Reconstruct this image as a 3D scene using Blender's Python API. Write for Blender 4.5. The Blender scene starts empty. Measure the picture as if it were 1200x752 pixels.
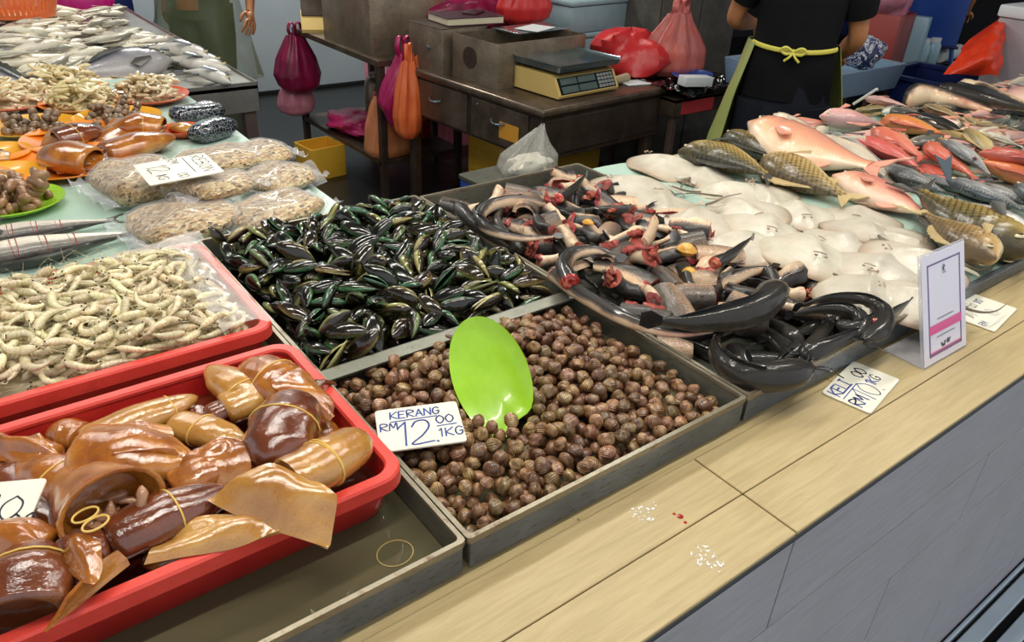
import bpy, bmesh, math, random
import numpy as np
from mathutils import Vector, Matrix, Euler
R = random.Random(7); NR = np.random.default_rng(7)
SC = bpy.context.scene; COL = SC.collection
PI = math.pi
# ------------------------------------------------------------------ camera
FPX, PIT, ROL, YAW = 892.3, .5239, .0517, .6699
O = np.array([0, 0, 1.70])
_cp, _sp = math.cos(PIT), math.sin(PIT)
FW = np.array([math.sin(YAW)*_cp, math.cos(YAW)*_cp, -_sp])
_r = np.cross(FW, [0, 0, 1]); _r /= np.linalg.norm(_r); _u = np.cross(_r, FW)
RT = math.cos(ROL)*_r + math.sin(ROL)*_u; UP = -math.sin(ROL)*_r + math.cos(ROL)*_u
def ray(x, y): return FW + RT*(x-600)/FPX - UP*(y-376)/FPX
def at(x, y, z):                       # point of the place seen at pixel x, y on the level z
    d = ray(x, y); return O + d*(z-O[2])/d[2]
def aty(x, y, Y):
    d = ray(x, y); return O + d*(Y-O[1])/d[1]
def atd(x, y, t): return O + ray(x, y)*t
cam = bpy.data.cameras.new('camera'); co = bpy.data.objects.new('camera', cam); COL.objects.link(co)
cam.sensor_width = 36; cam.lens = FPX/1200*36; cam.clip_start = .02
m = Matrix(((RT[0], UP[0], -FW[0], O[0]), (RT[1], UP[1], -FW[1], O[1]), (RT[2], UP[2], -FW[2], O[2]), (0, 0, 0, 1)))
co.matrix_world = m; SC.camera = co
# ------------------------------------------------------------------ materials
def hx(h):
    if not isinstance(h, str): return tuple(h)+(1,)
    c = [int(h[i:i+2], 16)/255 for i in (0, 2, 4)]
    return tuple(v/12.92 if v <= .04045 else ((v+.055)/1.055)**2.4 for v in c)+(1,)
def ramp(nt, cols, interp='LINEAR'):
    n = nt.nodes.new('ShaderNodeValToRGB'); n.color_ramp.interpolation = interp
    cols = [(i/(max(1, len(cols)-1)), c) if isinstance(c, str) else c for i, c in enumerate(cols)]
    el = n.color_ramp.elements
    while len(el) < len(cols): el.new(.5)
    for e, (p, c) in zip(el, cols): e.position = p; e.color = hx(c)
    return n
def coords(nt, stretch=(1, 1, 1), rot=(0, 0, 0), kind='Object'):
    tc = nt.nodes.new('ShaderNodeTexCoord'); mp = nt.nodes.new('ShaderNodeMapping')
    mp.inputs['Scale'].default_value = stretch; mp.inputs['Rotation'].default_value = rot
    nt.links.new(tc.outputs[kind], mp.inputs['Vector']); return mp.outputs['Vector']
def noise(nt, vec, scale, detail=4, rough=.55, dist=0, fac=True):
    n = nt.nodes.new('ShaderNodeTexNoise'); n.inputs['Scale'].default_value = scale
    n.inputs['Detail'].default_value = detail; n.inputs['Roughness'].default_value = rough
    n.inputs['Distortion'].default_value = dist
    if vec is not None: nt.links.new(vec, n.inputs['Vector'])
    return n.outputs['Fac']
def mixc(nt, fac, a, b, mode='MIX'):
    n = nt.nodes.new('ShaderNodeMix'); n.data_type = 'RGBA'; n.blend_type = mode
    for s, v in ((n.inputs[0], fac), (n.inputs[6], a), (n.inputs[7], b)):
        if hasattr(v, 'links'): nt.links.new(v, s)
        else: s.default_value = hx(v) if isinstance(v, str) else v
    return n.outputs[2]
def math_(nt, op, a, b=0., c=0.):
    n = nt.nodes.new('ShaderNodeMath'); n.operation = op
    for s, v in zip(n.inputs, (a, b, c)):
        if hasattr(v, 'links'): nt.links.new(v, s)
        else: s.default_value = v
    return n.outputs[0]
def vary(nt, col, amt, hue=0):
    oi = nt.nodes.new('ShaderNodeObjectInfo'); hs = nt.nodes.new('ShaderNodeHueSaturation')
    v = math_(nt, 'MULTIPLY_ADD', oi.outputs['Random'], 2*amt, 1-amt)
    nt.links.new(v, hs.inputs['Value'])
    if hue:
        r2 = math_(nt, 'FRACT', math_(nt, 'MULTIPLY', oi.outputs['Random'], 17.3))
        nt.links.new(math_(nt, 'MULTIPLY_ADD', r2, 2*hue, .5-hue), hs.inputs['Hue'])
    nt.links.new(col, hs.inputs['Color']); return hs.outputs['Color']
MATS = {}
def base(name):
    m = bpy.data.materials.new(name); m.use_nodes = True; MATS[name] = m
    nt = m.node_tree; b = nt.nodes['Principled BSDF']; return m, nt, b
def finish(nt, b, col=None, rough=.5, metal=0, coat=0, bump=0, bscale=60, sss=0, vec=None, bdetail=3, spec=.5, sscol=(1, .35, .15), croug=.06):
    if col is not None:
        if hasattr(col, 'links'): nt.links.new(col, b.inputs['Base Color'])
        else: b.inputs['Base Color'].default_value = hx(col)
    b.inputs['Roughness'].default_value = rough; b.inputs['Metallic'].default_value = metal
    b.inputs['Coat Weight'].default_value = coat; b.inputs['Coat Roughness'].default_value = croug
    b.inputs['Specular IOR Level'].default_value = spec
    if sss:
        b.inputs['Subsurface Weight'].default_value = sss; b.inputs['Subsurface Scale'].default_value = .012
        b.inputs['Subsurface Radius'].default_value = sscol
    if bump:
        if vec is None: vec = coords(nt)
        f = noise(nt, vec, bscale, bdetail)
        bn = nt.nodes.new('ShaderNodeBump'); bn.inputs['Strength'].default_value = bump
        bn.inputs['Distance'].default_value = .004
        nt.links.new(f, bn.inputs['Height']); nt.links.new(bn.outputs[0], b.inputs['Normal'])
        if coat: nt.links.new(bn.outputs[0], b.inputs['Coat Normal'])
def mat(name, cols, scale=8, detail=4, stretch=(1, 1, 1), var=0, hue=0, interp='LINEAR', nrough=.55, kind='Object', **k):
    m, nt, b = base(name)
    if isinstance(cols, str): cols = [cols]
    vec = coords(nt, stretch, kind=kind)
    if len(cols) > 1:
        r = ramp(nt, cols, interp); nt.links.new(noise(nt, vec, scale, detail, nrough), r.inputs[0]); col = r.outputs[0]
    else:
        r = nt.nodes.new('ShaderNodeRGB'); r.outputs[0].default_value = hx(cols[0]); col = r.outputs[0]
    if var or hue: col = vary(nt, col, var, hue)
    finish(nt, b, col, vec=vec if stretch != (1, 1, 1) else None, **k); return m
def film(name, col, opaq=.25, rough=.15, cr=(0, 1), scale=30):     # thin plastic film, partly see-through
    m, nt, b = base(name)
    vec = coords(nt); f = noise(nt, vec, scale, 3)
    finish(nt, b, col, rough=rough, bump=.5, bscale=scale)
    tr = nt.nodes.new('ShaderNodeBsdfTransparent'); tr.inputs[0].default_value = hx(col) if opaq > .4 else (1, 1, 1, 1)
    mx = nt.nodes.new('ShaderNodeMixShader')
    lw = nt.nodes.new('ShaderNodeLayerWeight'); lw.inputs[0].default_value = .35
    fac = math_(nt, 'MULTIPLY_ADD', lw.outputs['Facing'], .34, opaq)
    fac = math_(nt, 'MULTIPLY', fac, math_(nt, 'MULTIPLY_ADD', f, .9, .55)); 
    n = nt.nodes['Material Output']
    nt.links.new(math_(nt, 'MINIMUM', fac, 1), mx.inputs[0]); nt.links.new(tr.outputs[0], mx.inputs[1]); nt.links.new(b.outputs[0], mx.inputs[2])
    nt.links.new(mx.outputs[0], n.inputs[0]); return m
# ------------------------------------------------------------------ geometry
def rotm(yaw=0, pitch=0, roll=0): return np.array(Euler((roll, pitch, yaw)).to_matrix())
class G:
    def __init__(s): s.v = []; s.f = []; s.mi = []; s.n = 0
    def add(s, V, F, mi=0):
        V = np.asarray(V, float).reshape(-1, 3); o = s.n
        s.v.append(V); s.n += len(V)
        for f in F: s.f.append(tuple(int(i)+o for i in f)); s.mi.append(mi)
        return s
    def loft(s, rings, cap=(1, 1), mi=0, closed=True):
        A = np.asarray(rings, float); m, n = A.shape[:2]; F = []
        for i in range(m-1):
            for j in range(n if closed else n-1):
                k = (j+1) % n; F.append((i*n+j, i*n+k, (i+1)*n+k, (i+1)*n+j))
        if closed and cap[0]: F.append(tuple(range(n-1, -1, -1)))
        if closed and cap[1]: F.append(tuple((m-1)*n+j for j in range(n)))
        return s.add(A.reshape(-1, 3), F, mi)
    def box(s, c, d, rot=None, bev=0, mi=0, seg=2):
        bm = bmesh.new(); bmesh.ops.create_cube(bm, size=1)
        for v in bm.verts: v.co = Vector((v.co.x*d[0], v.co.y*d[1], v.co.z*d[2]))
        if bev: bmesh.ops.bevel(bm, geom=bm.edges[:], offset=bev, segments=seg, affect='EDGES', profile=.5)
        bm.verts.index_update(); V = np.array([v.co for v in bm.verts]); F = [[v.index for v in f.verts] for f in bm.faces]; bm.free()
        if rot is not None: V = V @ np.asarray(rot).T
        return s.add(V+np.asarray(c, float), F, mi)
    def bb(s, x0, x1, y0, y1, z0, z1, bev=0, **k): return s.box(((x0+x1)/2, (y0+y1)/2, (z0+z1)/2), (x1-x0, y1-y0, z1-z0), bev=bev, **k)
    def tube(s, P, r, n=10, cap=(1, 1), mi=0, flat=1., up=(0, 0, 1), closed=False):
        P = np.asarray(P, float); r = np.broadcast_to(np.asarray(r, float), (len(P),))
        s.loft(tube_rings(P, r, r*flat, n, up), cap, mi); return s
    def sheet(s, P, th=0., mi=0):          # grid of points m x n, optional thickness
        A = np.asarray(P, float); m, n = A.shape[:2]
        F = [(i*n+j, i*n+j+1, (i+1)*n+j+1, (i+1)*n+j) for i in range(m-1) for j in range(n-1)]
        if not th: return s.add(A.reshape(-1, 3), F, mi)
        du = np.gradient(A, axis=0); dv = np.gradient(A, axis=1); N = np.cross(du, dv); N /= np.linalg.norm(N, axis=2, keepdims=True)+1e-12
        B = A-N*th; k = m*n
        F2 = [tuple(reversed([i+k for i in f])) for f in F]
        edge = [i*n for i in range(m)]+[(m-1)*n+j for j in range(1, n)]+[i*n+n-1 for i in range(m-2, -1, -1)]+[j for j in range(n-2, 0, -1)]
        E = [(edge[i], edge[(i+1) % len(edge)], edge[(i+1) % len(edge)]+k, edge[i]+k) for i in range(len(edge))]
        return s.add(np.concatenate([A.reshape(-1, 3), B.reshape(-1, 3)]), F+F2+E, mi)
    def lathe(s, prof, c=(0, 0, 0), n=32, mi=0, cap=(1, 1), sx=1, sy=1):
        a = np.arange(n)/n*2*PI
        return s.loft([np.stack([r*sx*np.cos(a)+c[0], r*sy*np.sin(a)+c[1], np.full(n, z+c[2])], 1) for r, z in prof], cap, mi)
    def prism(s, poly, z0, z1, mi=0):
        P = np.asarray(poly, float); n = len(P)
        return s.loft([np.c_[P, np.full(n, z0)], np.c_[P, np.full(n, z1)]], (1, 1), mi)
    def xf(s, Mx=None, t=(0, 0, 0)):
        s.v = [(V if Mx is None else V @ np.asarray(Mx).T)+np.asarray(t, float) for V in s.v]; return s
    def mesh(s, name, mats, smooth=True, ang=40, fix=True):
        me = bpy.data.meshes.new(name); V = np.concatenate(s.v)
        me.from_pydata(V.tolist(), [], s.f)
        for m in (mats if isinstance(mats, (list, tuple)) else [mats]): me.materials.append(m)
        me.polygons.foreach_set('material_index', s.mi)
        if fix:
            bm = bmesh.new(); bm.from_mesh(me); bmesh.ops.recalc_face_normals(bm, faces=bm.faces[:]); bm.to_mesh(me); bm.free()
        if smooth:
            me.shade_smooth(); me.set_sharp_from_angle(angle=math.radians(ang))
        me.update(); return me
    def build(s, name, mats, parent=None, loc=None, rot=None, **k): return new(name, s.mesh(name, mats, **k), parent, loc, rot)
def tube_rings(P, rw, rh, n=10, up=(0, 0, 1)):
    P = np.asarray(P, float); T = np.gradient(P, axis=0); T /= np.linalg.norm(T, axis=1, keepdims=True)+1e-12
    a = np.arange(n)/n*2*PI; out = []
    U = np.asarray(up, float); S0 = None
    for i in range(len(P)):
        S = np.cross(U, T[i]); l = np.linalg.norm(S)
        if l < .15 and S0 is not None: S = S0-T[i]*(S0@T[i]); l = np.linalg.norm(S)
        elif l < 1e-3: S = np.cross((1, 0, .1), T[i]); l = np.linalg.norm(S)
        S = S/l
        if S0 is not None and S@S0 < 0: S = -S
        S0 = S; N = np.cross(T[i], S)
        out.append(P[i]+np.outer(np.cos(a)*rw[i], S)+np.outer(np.sin(a)*rh[i], N))
    return np.array(out)
def new(name, me, parent=None, loc=None, rot=None):
    o = bpy.data.objects.new(name, me); COL.objects.link(o)
    if parent is not None: o.parent = parent
    if loc is not None: o.location = loc
    if rot is not None: o.rotation_euler = rot
    return o
def tag(o, label=None, cat=None, group=None, kind=None):
    if label: o['label'] = label
    if cat: o['category'] = cat
    if group: o['group'] = group
    if kind: o['kind'] = kind
    return o
def thing(name, label, cat, loc=(0, 0, 0), rot=(0, 0, 0), group=None):
    o = new(name, None, None, loc, rot); o.empty_display_size = .05; return tag(o, label, cat, group)
def stk(l, ax): return np.stack(np.broadcast_arrays(*l), ax)
def lerp(a, b, t): return np.asarray(a, float)+(np.asarray(b, float)-np.asarray(a, float))*t
def interp(t, xs, ys): return np.interp(t, xs, ys)
def smooth_path(pts, m=24):            # Catmull-Rom through pts
    P = np.asarray(pts, float); P = np.vstack([2*P[0]-P[1], P, 2*P[-1]-P[-2]]); n = len(P)-3; out = []
    for u in np.linspace(0, n-1e-9, m):
        i = int(u); t = u-i; a, b, c, d = P[i:i+4]
        out.append(.5*((2*b)+(-a+c)*t+(2*a-5*b+4*c-d)*t*t+(-a+3*b-3*c+d)*t**3))
    return np.array(out)
_nz = NR.random((64, 64, 8))
def nz(x, y, k=0):                     # smooth 2-D value noise 0..1
    x = np.asarray(x, float); y = np.asarray(y, float); xi = np.floor(x).astype(int); yi = np.floor(y).astype(int)
    fx = x-xi; fy = y-yi; fx = fx*fx*(3-2*fx); fy = fy*fy*(3-2*fy); t = _nz[:, :, k]
    g = lambda a, b: t[a % 64, b % 64]
    return (g(xi, yi)*(1-fx)+g(xi+1, yi)*fx)*(1-fy)+(g(xi, yi+1)*(1-fx)+g(xi+1, yi+1)*fx)*fy
# a heap that things are laid on one by one; each comes to rest on what lies below it
class Heap:
    def __init__(s, x0, x1, y0, y1, res, z):
        s.x0, s.y0, s.res = x0, y0, res; s.nx = int((x1-x0)/res); s.ny = int((y1-y0)/res)
        s.H = np.full((s.nx, s.ny), float(z)); s.own = np.full((s.nx, s.ny), -1)
        s.X, s.Y = np.meshgrid(x0+(np.arange(s.nx)+.5)*res, y0+(np.arange(s.ny)+.5)*res, indexing='ij')
    def cells(s, V):
        i = ((V[:, 0]-s.x0)/s.res).astype(int); j = ((V[:, 1]-s.y0)/s.res).astype(int)
        if V[:, 0].min() < s.x0 or V[:, 1].min() < s.y0 or i.max() >= s.nx or j.max() >= s.ny: return None
        u, inv = np.unique(i*s.ny+j, return_inverse=True); lo = np.full(len(u), 9.); np.minimum.at(lo, inv, V[:, 2])
        hi = np.full(len(u), -9.); np.maximum.at(hi, inv, V[:, 2]); return u, lo, hi
    def fit(s, V, q=.95):
        c = s.cells(V)
        if c is None: return None
        return float(np.quantile(s.H.ravel()[c[0]]-c[1], q)), c
    def put(s, z, c, idx=0):
        h = s.H.ravel(); o = s.own.ravel(); t = c[2]+z; w = t > h[c[0]]
        h[c[0][w]] = t[w]; o[c[0][w]] = idx
    def at(s, x, y):
        i = min(max(int((x-s.x0)/s.res), 0), s.nx-1); j = min(max(int((y-s.y0)/s.res), 0), s.ny-1); return s.H[i, j]
def pts_of(me, k=700):
    V = np.array([v.co for v in me.vertices]); C = np.array([p.center for p in me.polygons]); V = np.vstack([V, C])
    return V[NR.permutation(len(V))[:k]] if len(V) > k else V
def pts_parts(parts, k=900): return np.vstack([pts_of(p[1], k//len(parts)+60) for p in parts])
def spawn(parts, name, label, cat, M4, group=None):       # one more individual of a kind, with its own objects for the parts
    if len(parts) == 1:
        o = new(name, parts[0][1]); o.matrix_world = M4; return tag(o, label, cat, group)
    e = new(name, None); e.empty_display_size = .03; e.matrix_world = M4; tag(e, label, cat, group)
    kids = []
    for p in parts:
        c = new(p[0], p[1], e if len(p) < 4 or p[3] is None else kids[p[3]])
        if len(p) > 2 and p[2]: c['label'] = p[2]
        kids.append(c)
    return e
def m4(Rm, t, s=1.):
    A = np.eye(4); A[:3, :3] = np.asarray(Rm)*s; A[:3, 3] = t; return Matrix(A.tolist())
# ------------------------------------------------------------------ the setting
def rrect(x0, x1, y0, y1, r, n=5, z=0.):
    P = []
    for cx, cy, a0 in ((x1-r, y1-r, 0), (x0+r, y1-r, 90), (x0+r, y0+r, 180), (x1-r, y0+r, 270)):
        for k in range(n):
            a = math.radians(a0+90*k/(n-1)) if n > 1 else math.radians(a0+45)
            P.append((cx+r*math.cos(a), cy+r*math.sin(a), z))
    return np.array(P)
mat('wet_floor', ['0c0e0f', '191b1c', '232524'], 3, 6, rough=.28, bump=.25, bscale=18)
mat('street_floor', ['6a6b6c', '8c8c8a'], 5, rough=.5)
mat('wall_paint', ['9fb0ba', 'aebcc4', '8fa0aa'], 1.5, 5, rough=.6)
mat('wall_base', ['101214', '1c1f22'], 6, rough=.5)
mat('dark_wall', ['15171b', '22262c', '2e2a30'], 1.2, 5, rough=.7)
mat('ceiling_paint', ['8a8d8c', '9a9c9a'], 2, rough=.8)
g = G(); g.bb(-4, 12, .2, 9, -.1, 0); tag(g.build('floor', MATS['wet_floor'], smooth=False), kind='structure')
g = G(); g.bb(-4, 12, -4, .2, -.1, 0); tag(g.build('floor_street', MATS['street_floor'], smooth=False), kind='structure')
g = G(); g.bb(-4, 4.4, 6.6, 6.75, 0, 3.6); tag(g.build('wall_back', MATS['wall_paint'], smooth=False), kind='structure')
g = G(); g.bb(-4, 4.4, 6.58, 6.60, 0, .03, bev=.004); tag(g.build('baseboard_back', MATS['wall_base'], smooth=False), kind='structure')
g = G(); g.bb(4.4, 12, 6.8, 6.95, 0, 3.6); tag(g.build('wall_rear', MATS['dark_wall'], smooth=False), kind='structure')
g = G(); g.bb(11.9, 12, -.7, 7, 0, 3.6); tag(g.build('wall_right', MATS['dark_wall'], smooth=False), kind='structure')
g = G(); g.bb(-4, 12, -.7, 9, 3.6, 3.7); tag(g.build('ceiling', MATS['ceiling_paint'], smooth=False), kind='structure')
# counter: planks of tile over a dark bed, gaps are the grout
def tile_mat(name, cols, rough):
    m, nt, b = base(name); vec = coords(nt, (2.2, 30, 30)); v2 = coords(nt)
    r = ramp(nt, cols); nt.links.new(noise(nt, vec, 4, 5, .6, .4), r.inputs[0])
    r2 = ramp(nt, [(0, 'd8d4cc'), (.5, 'ffffff'), (1, 'ffffff')]); nt.links.new(noise(nt, v2, 5, 6), r2.inputs[0])
    sp = ramp(nt, [(0, '6b5a3c'), (.215, '6b5a3c'), (.235, 'ffffff'), (1, 'ffffff')]); nt.links.new(noise(nt, v2, 55, 2), sp.inputs[0])
    c = mixc(nt, .55, r.outputs[0], r2.outputs[0], 'MULTIPLY'); c = mixc(nt, .6, c, sp.outputs[0], 'MULTIPLY')
    finish(nt, b, c, rough=rough, bump=.12, bscale=14, vec=vec); return m
tile_mat('ledge_tile', ['998558', 'ad996c', 'bda97c', 'a48f62'], .38)
tile_mat('front_tile', ['8c8b90', '9d9ca1', 'abaaae', '949398'], .5)
mat('grout', ['30261a', '453723'], 30, rough=.85)
mat('dark_trim', ['2a2c30', '383a3e'], 20, rough=.45)
ctr = thing('market_counter', 'long market counter with pale wood-look tile top and grey tiled front', 'counter', (0, 0, 0))
g = G(); g.bb(-1.2, 5.2, .333, 1.50, 0, .992); g.build('body', MATS['grout'], ctr, smooth=False)
g = G(); X = [.737-1.2*2, .737-1.2, .737, .737+1.2, .737+2.4, .737+3.6, 5.2]
for y0, y1 in ((.3255, .4105), (.412, .4965)):
    for a, b_ in zip(X, X[1:]): g.bb(a+.0012, b_-.0012, y0, y1, .988, 1.0, bev=.001, seg=1)
for a, b_ in zip(X, X[1:]): g.bb(a+.35, b_+.348, .4975, 1.495, .985, .9985, bev=.001, seg=1)
g.build('tile_top', MATS['ledge_tile'], ctr, smooth=False)
g = G(); zs = [.985, .815, .645, .475, .305, .135, .012]; off = [.737, 1.41, 1.155, .55, 1.56, .9]
for k in range(6):
    xs = [off[k]+1.2*i for i in range(-2, 4)]; xs = [-1.2]+[x for x in xs if -1.2 < x < 5.2]+[5.2]
    for a, b_ in zip(xs, xs[1:]): g.bb(a+.0018, b_-.0018, .325, .334, zs[k+1]+.0018, zs[k]-.0018, bev=.0008, seg=1)
g.build('front_tiles', MATS['front_tile'], ctr, smooth=False)
g = G(); g.bb(-1.2, 5.2, .3235, .336, .986, .9945, bev=.002); g.build('edge_trim', MATS['dark_trim'], ctr, smooth=False)
# salt stains and a spot of blood on the ledge are marks on the tile
m, nt, b = base('chalk_stain'); vec = coords(nt); r = ramp(nt, [(.0, '000000'), (.52, '000000'), (.62, 'ffffff')])
nt.links.new(noise(nt, vec, 190, 3), r.inputs[0]); finish(nt, b, 'e9e7e0', rough=.8)
tr = nt.nodes.new('ShaderNodeBsdfTransparent'); mx = nt.nodes.new('ShaderNodeMixShader')
nt.links.new(r.outputs[0], mx.inputs[0]); nt.links.new(tr.outputs[0], mx.inputs[1]); nt.links.new(b.outputs[0], mx.inputs[2]); nt.links.new(mx.outputs[0], nt.nodes['Material Output'].inputs[0])
mat('blood', ['8a1c14', 'b02a20'], 30, rough=.2)
g = G()
for px, py, rx, ry in ((755, 600, .020, .014), (829, 655, .017, .022)):
    p = at(px, py, 1.0); a = np.arange(28)/28*2*PI; rr = 1+.22*np.sin(3*a+px)+.12*np.sin(7*a)
    g.add(np.c_[p[0]+rx*rr*np.cos(a), p[1]+ry*rr*np.sin(a), np.full(28, 1.0006)], [range(28)])
g.build('chalky_stain', MATS['chalk_stain'], ctr, smooth=False)['label'] = 'white chalky stains on the ledge'
g = G()
for px, py, r0 in ((797, 605, .0045), (803, 612, .0025), (790, 602, .0022)):
    p = at(px, py, 1.0); g.lathe([(r0, 0), (r0*.9, .0006), (.0002, .0009)], (p[0], p[1], 1.0), 14)
g.build('blood_spot', MATS['blood'], ctr)['label'] = 'small red blood spots'
# floor drain grating along the foot of the counter
mat('bar_steel', ['a8b8c4', 'bccad4', 'd0dce4'], 8, rough=.35, metal=.1)
mat('shade_black', ['050606'], rough=.9)
dr = thing('drain_grate', 'steel bar drain grating at the foot of the grey counter front', 'drain grate', (0, 0, 0))
g = G(); g.bb(.2, 4.5, -.14, .30, .002, .006); g.build('pit', MATS['shade_black'], dr, smooth=False)  # flat plate under the bars, shade of the drain put into its black colour
g = G()
for k in range(8): y = .300-.062*k; g.bb(.2, 4.5, y-.040, y, .014, .03, bev=.003)
g.build('bars', MATS['bar_steel'], dr, smooth=False)
g = G(); g.bb(.2, 4.5, .310, .320, .002, .034, bev=.003); g.build('frame_rail', MATS['bar_steel'], dr, smooth=False)
# ------------------------------------------------------------------ steel trays
def steel(name, a, b_, c, rust=None, rough=.4, metal=.55):
    m, nt, b = base(name); vec = coords(nt); v2 = coords(nt, (3, 3, 14))
    r = ramp(nt, [(.25, a), (.5, b_), (.78, c)]); nt.links.new(noise(nt, vec, 7, 7, .65), r.inputs[0]); col = r.outputs[0]
    if rust:
        k = ramp(nt, [(0, '000000'), (.55, '000000'), (.68, 'ffffff')]); nt.links.new(noise(nt, v2, 16, 5, .7), k.inputs[0])
        col = mixc(nt, math_(nt, 'MULTIPLY', k.outputs[0], .8), col, rust)
    finish(nt, b, col, rough=rough, metal=metal, bump=.12, bscale=35, vec=vec); return m
steel('tray_steel', '5b5d50', '73756a', '8b8c82', rust='5a4a35')
steel('tray_front', '4d5358', '697079', '838a92', rust='3a332c')
steel('rim_steel', '6e6654', '8e8673', 'a39d8e', rust='5d4027', rough=.35)
steel('table_steel', '8c8a84', 'a3a19b', 'b8b6b0', rough=.3, metal=.7)
def tray(label, x0, x1, y0, y1, z0=1.0, z1=1.05, divider=None):
    t = thing('steel_tray', label, 'tray', ((x0+x1)/2, (y0+y1)/2, z0)); L = lambda v: v-np.array([(x0+x1)/2, (y0+y1)/2, z0])
    w = .0025; g = G()
    q = lambda d, z, r=.006: L(rrect(x0+d, x1-d, y0+d, y1-d, r, 4, z))
    g.loft([q(.004, z0+.001), q(.001, z1-.006), q(.001, z1), q(.001+w, z1), q(.004+w, z0+.003)]); g.build('pan', MATS['tray_steel'], t, ang=25)
    g = G(); g.loft([q(-.001, z1-.010), q(-.0025, z1-.004), q(-.002, z1+.001), q(.004, z1+.0012), q(.0045, z1-.004), q(.001, z1-.006)], (0, 0)); g.build('rim', MATS['rim_steel'], t, ang=25)
    g = G(); g.bb(x0+.002, x1-.002, y0-.0006, y0+.003, z0+.001, z1-.009, bev=.001, seg=1); g.xf(None, -np.array([(x0+x1)/2, (y0+y1)/2, z0])); g.build('front_wall', MATS['tray_front'], t, smooth=False)
    if divider:
        yd = divider; g = G()
        P = [(yd+.004, z0+.003), (yd+.004, z1-.001), (yd-.001, z1+.001), (yd-.022, z1-.004), (yd-.022, z1-.007), (yd-.003, z1-.004), (yd, z1-.008), (yd, z0+.003)]
        g.loft([[L((x, y, z)) for y, z in P] for x in (x0+.004, x1-.004)]); g.build('divider', MATS['tray_steel'], t, ang=25)
    return t
tray('long steel tray split by a divider, holding mussels behind and cockles in front', .360, .858, .513, 1.475, divider=.915)
tray('steel tray of dark catfish beside the printed payment stand', .864, 1.356, .513, 1.462)
tray('steel tray of murky water under the two red crates', -.42, .354, .513, 1.475)
mat('murky_water', ['4d4a38', '5a563f', '656048'], 3, rough=.06, spec=.5)
g = G(); g.bb(-.415, .3475, .5195, 1.469, 1.0035, 1.013); tag(g.build('water', MATS['murky_water'], smooth=False), 'shallow murky water lying in the steel tray under the red crates', 'water', kind='stuff')
mat('rubber_band', ['a89050', 'b8a060'], 20, rough=.4)
def ring(name, c, rx, ry, tr, mt, ang=0, n=32):
    a = np.arange(n+1)/n*2*PI; ca, sa = math.cos(ang), math.sin(ang)
    P = np.c_[rx*np.cos(a)*ca-ry*np.sin(a)*sa, rx*np.cos(a)*sa+ry*np.sin(a)*ca, np.zeros(n+1)]
    g = G(); g.tube(P, tr, 6, (0, 0)); return g.build(name, MATS[mt], None, c)
p = at(463, 648, 1.0135); tag(ring('rubber_band', p, .0215, .0195, .0008, 'rubber_band'), 'loose tan rubber band floating on the murky tray water', 'rubber band')
# ------------------------------------------------------------------ red crates
m, nt, b = base('red_plastic'); v = coords(nt); r = ramp(nt, [(.3, 'a81c1c'), (.55, 'c02a26'), (.8, 'cc382f')]); nt.links.new(noise(nt, v, 9, 6, .65), r.inputs[0]); finish(nt, b, r.outputs[0], rough=.3, coat=.3, bump=.06, bscale=40)
m, nt, b = base('red_rim'); v = coords(nt); r = ramp(nt, [(.3, 'd03a30'), (.6, 'de4a3e'), (.72, 'c03a32')]); nt.links.new(noise(nt, v, 14, 7, .7), r.inputs[0]); finish(nt, b, r.outputs[0], rough=.36, bump=.08, bscale=60)
def crate(label, x0, x1, y0, y1, z0, z1):
    c = np.array([(x0+x1)/2, (y0+y1)/2, z0]); t = thing('red_crate', label, 'crate', c)
    q = lambda d, z, r: rrect(x0+d, x1-d, y0+d, y1-d, r, 7, z)-c
    g = G(); g.loft([q(.026, z0, .02), q(.024, z0+.004, .02), q(.011, z1-.022, .026), q(.0115, z1-.004, .026), q(.0155, z1-.004, .024), q(.0275, z0+.008, .018)]); g.build('tub', MATS['red_plastic'], t, ang=35)
    g = G(); g.loft([q(.002, z1-.021, .033), q(0, z1-.020, .035), q(.0005, z1-.003, .035), q(.003, z1, .033), q(.015, z1, .025), q(.0175, z1-.003, .022), q(.0175, z1-.007, .022), q(.012, z1-.006, .026), q(.003, z1-.006, .033)], (0, 0)); g.build('rim', MATS['red_rim'], t, ang=35)
    return t
CX1 = .343
crate('red plastic crate full of large brown squid', -.25, CX1, .611, .970, 1.014, 1.088)
crate('red plastic crate heaped with pale raw prawns', -.27, CX1, 1.014, 1.392, 1.014, 1.088)
mat('brine', ['5e2012', '74301a'], 5, rough=.04, spec=.6)
g = G(); g.loft([rrect(-.226, CX1-.0195, .635, .946, .02, 6, z) for z in (1.023, 1.052)]); tag(g.build('brine', MATS['brine'], ang=30), 'reddish brown liquid pooled in the squid crate', 'liquid', kind='stuff')
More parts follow.
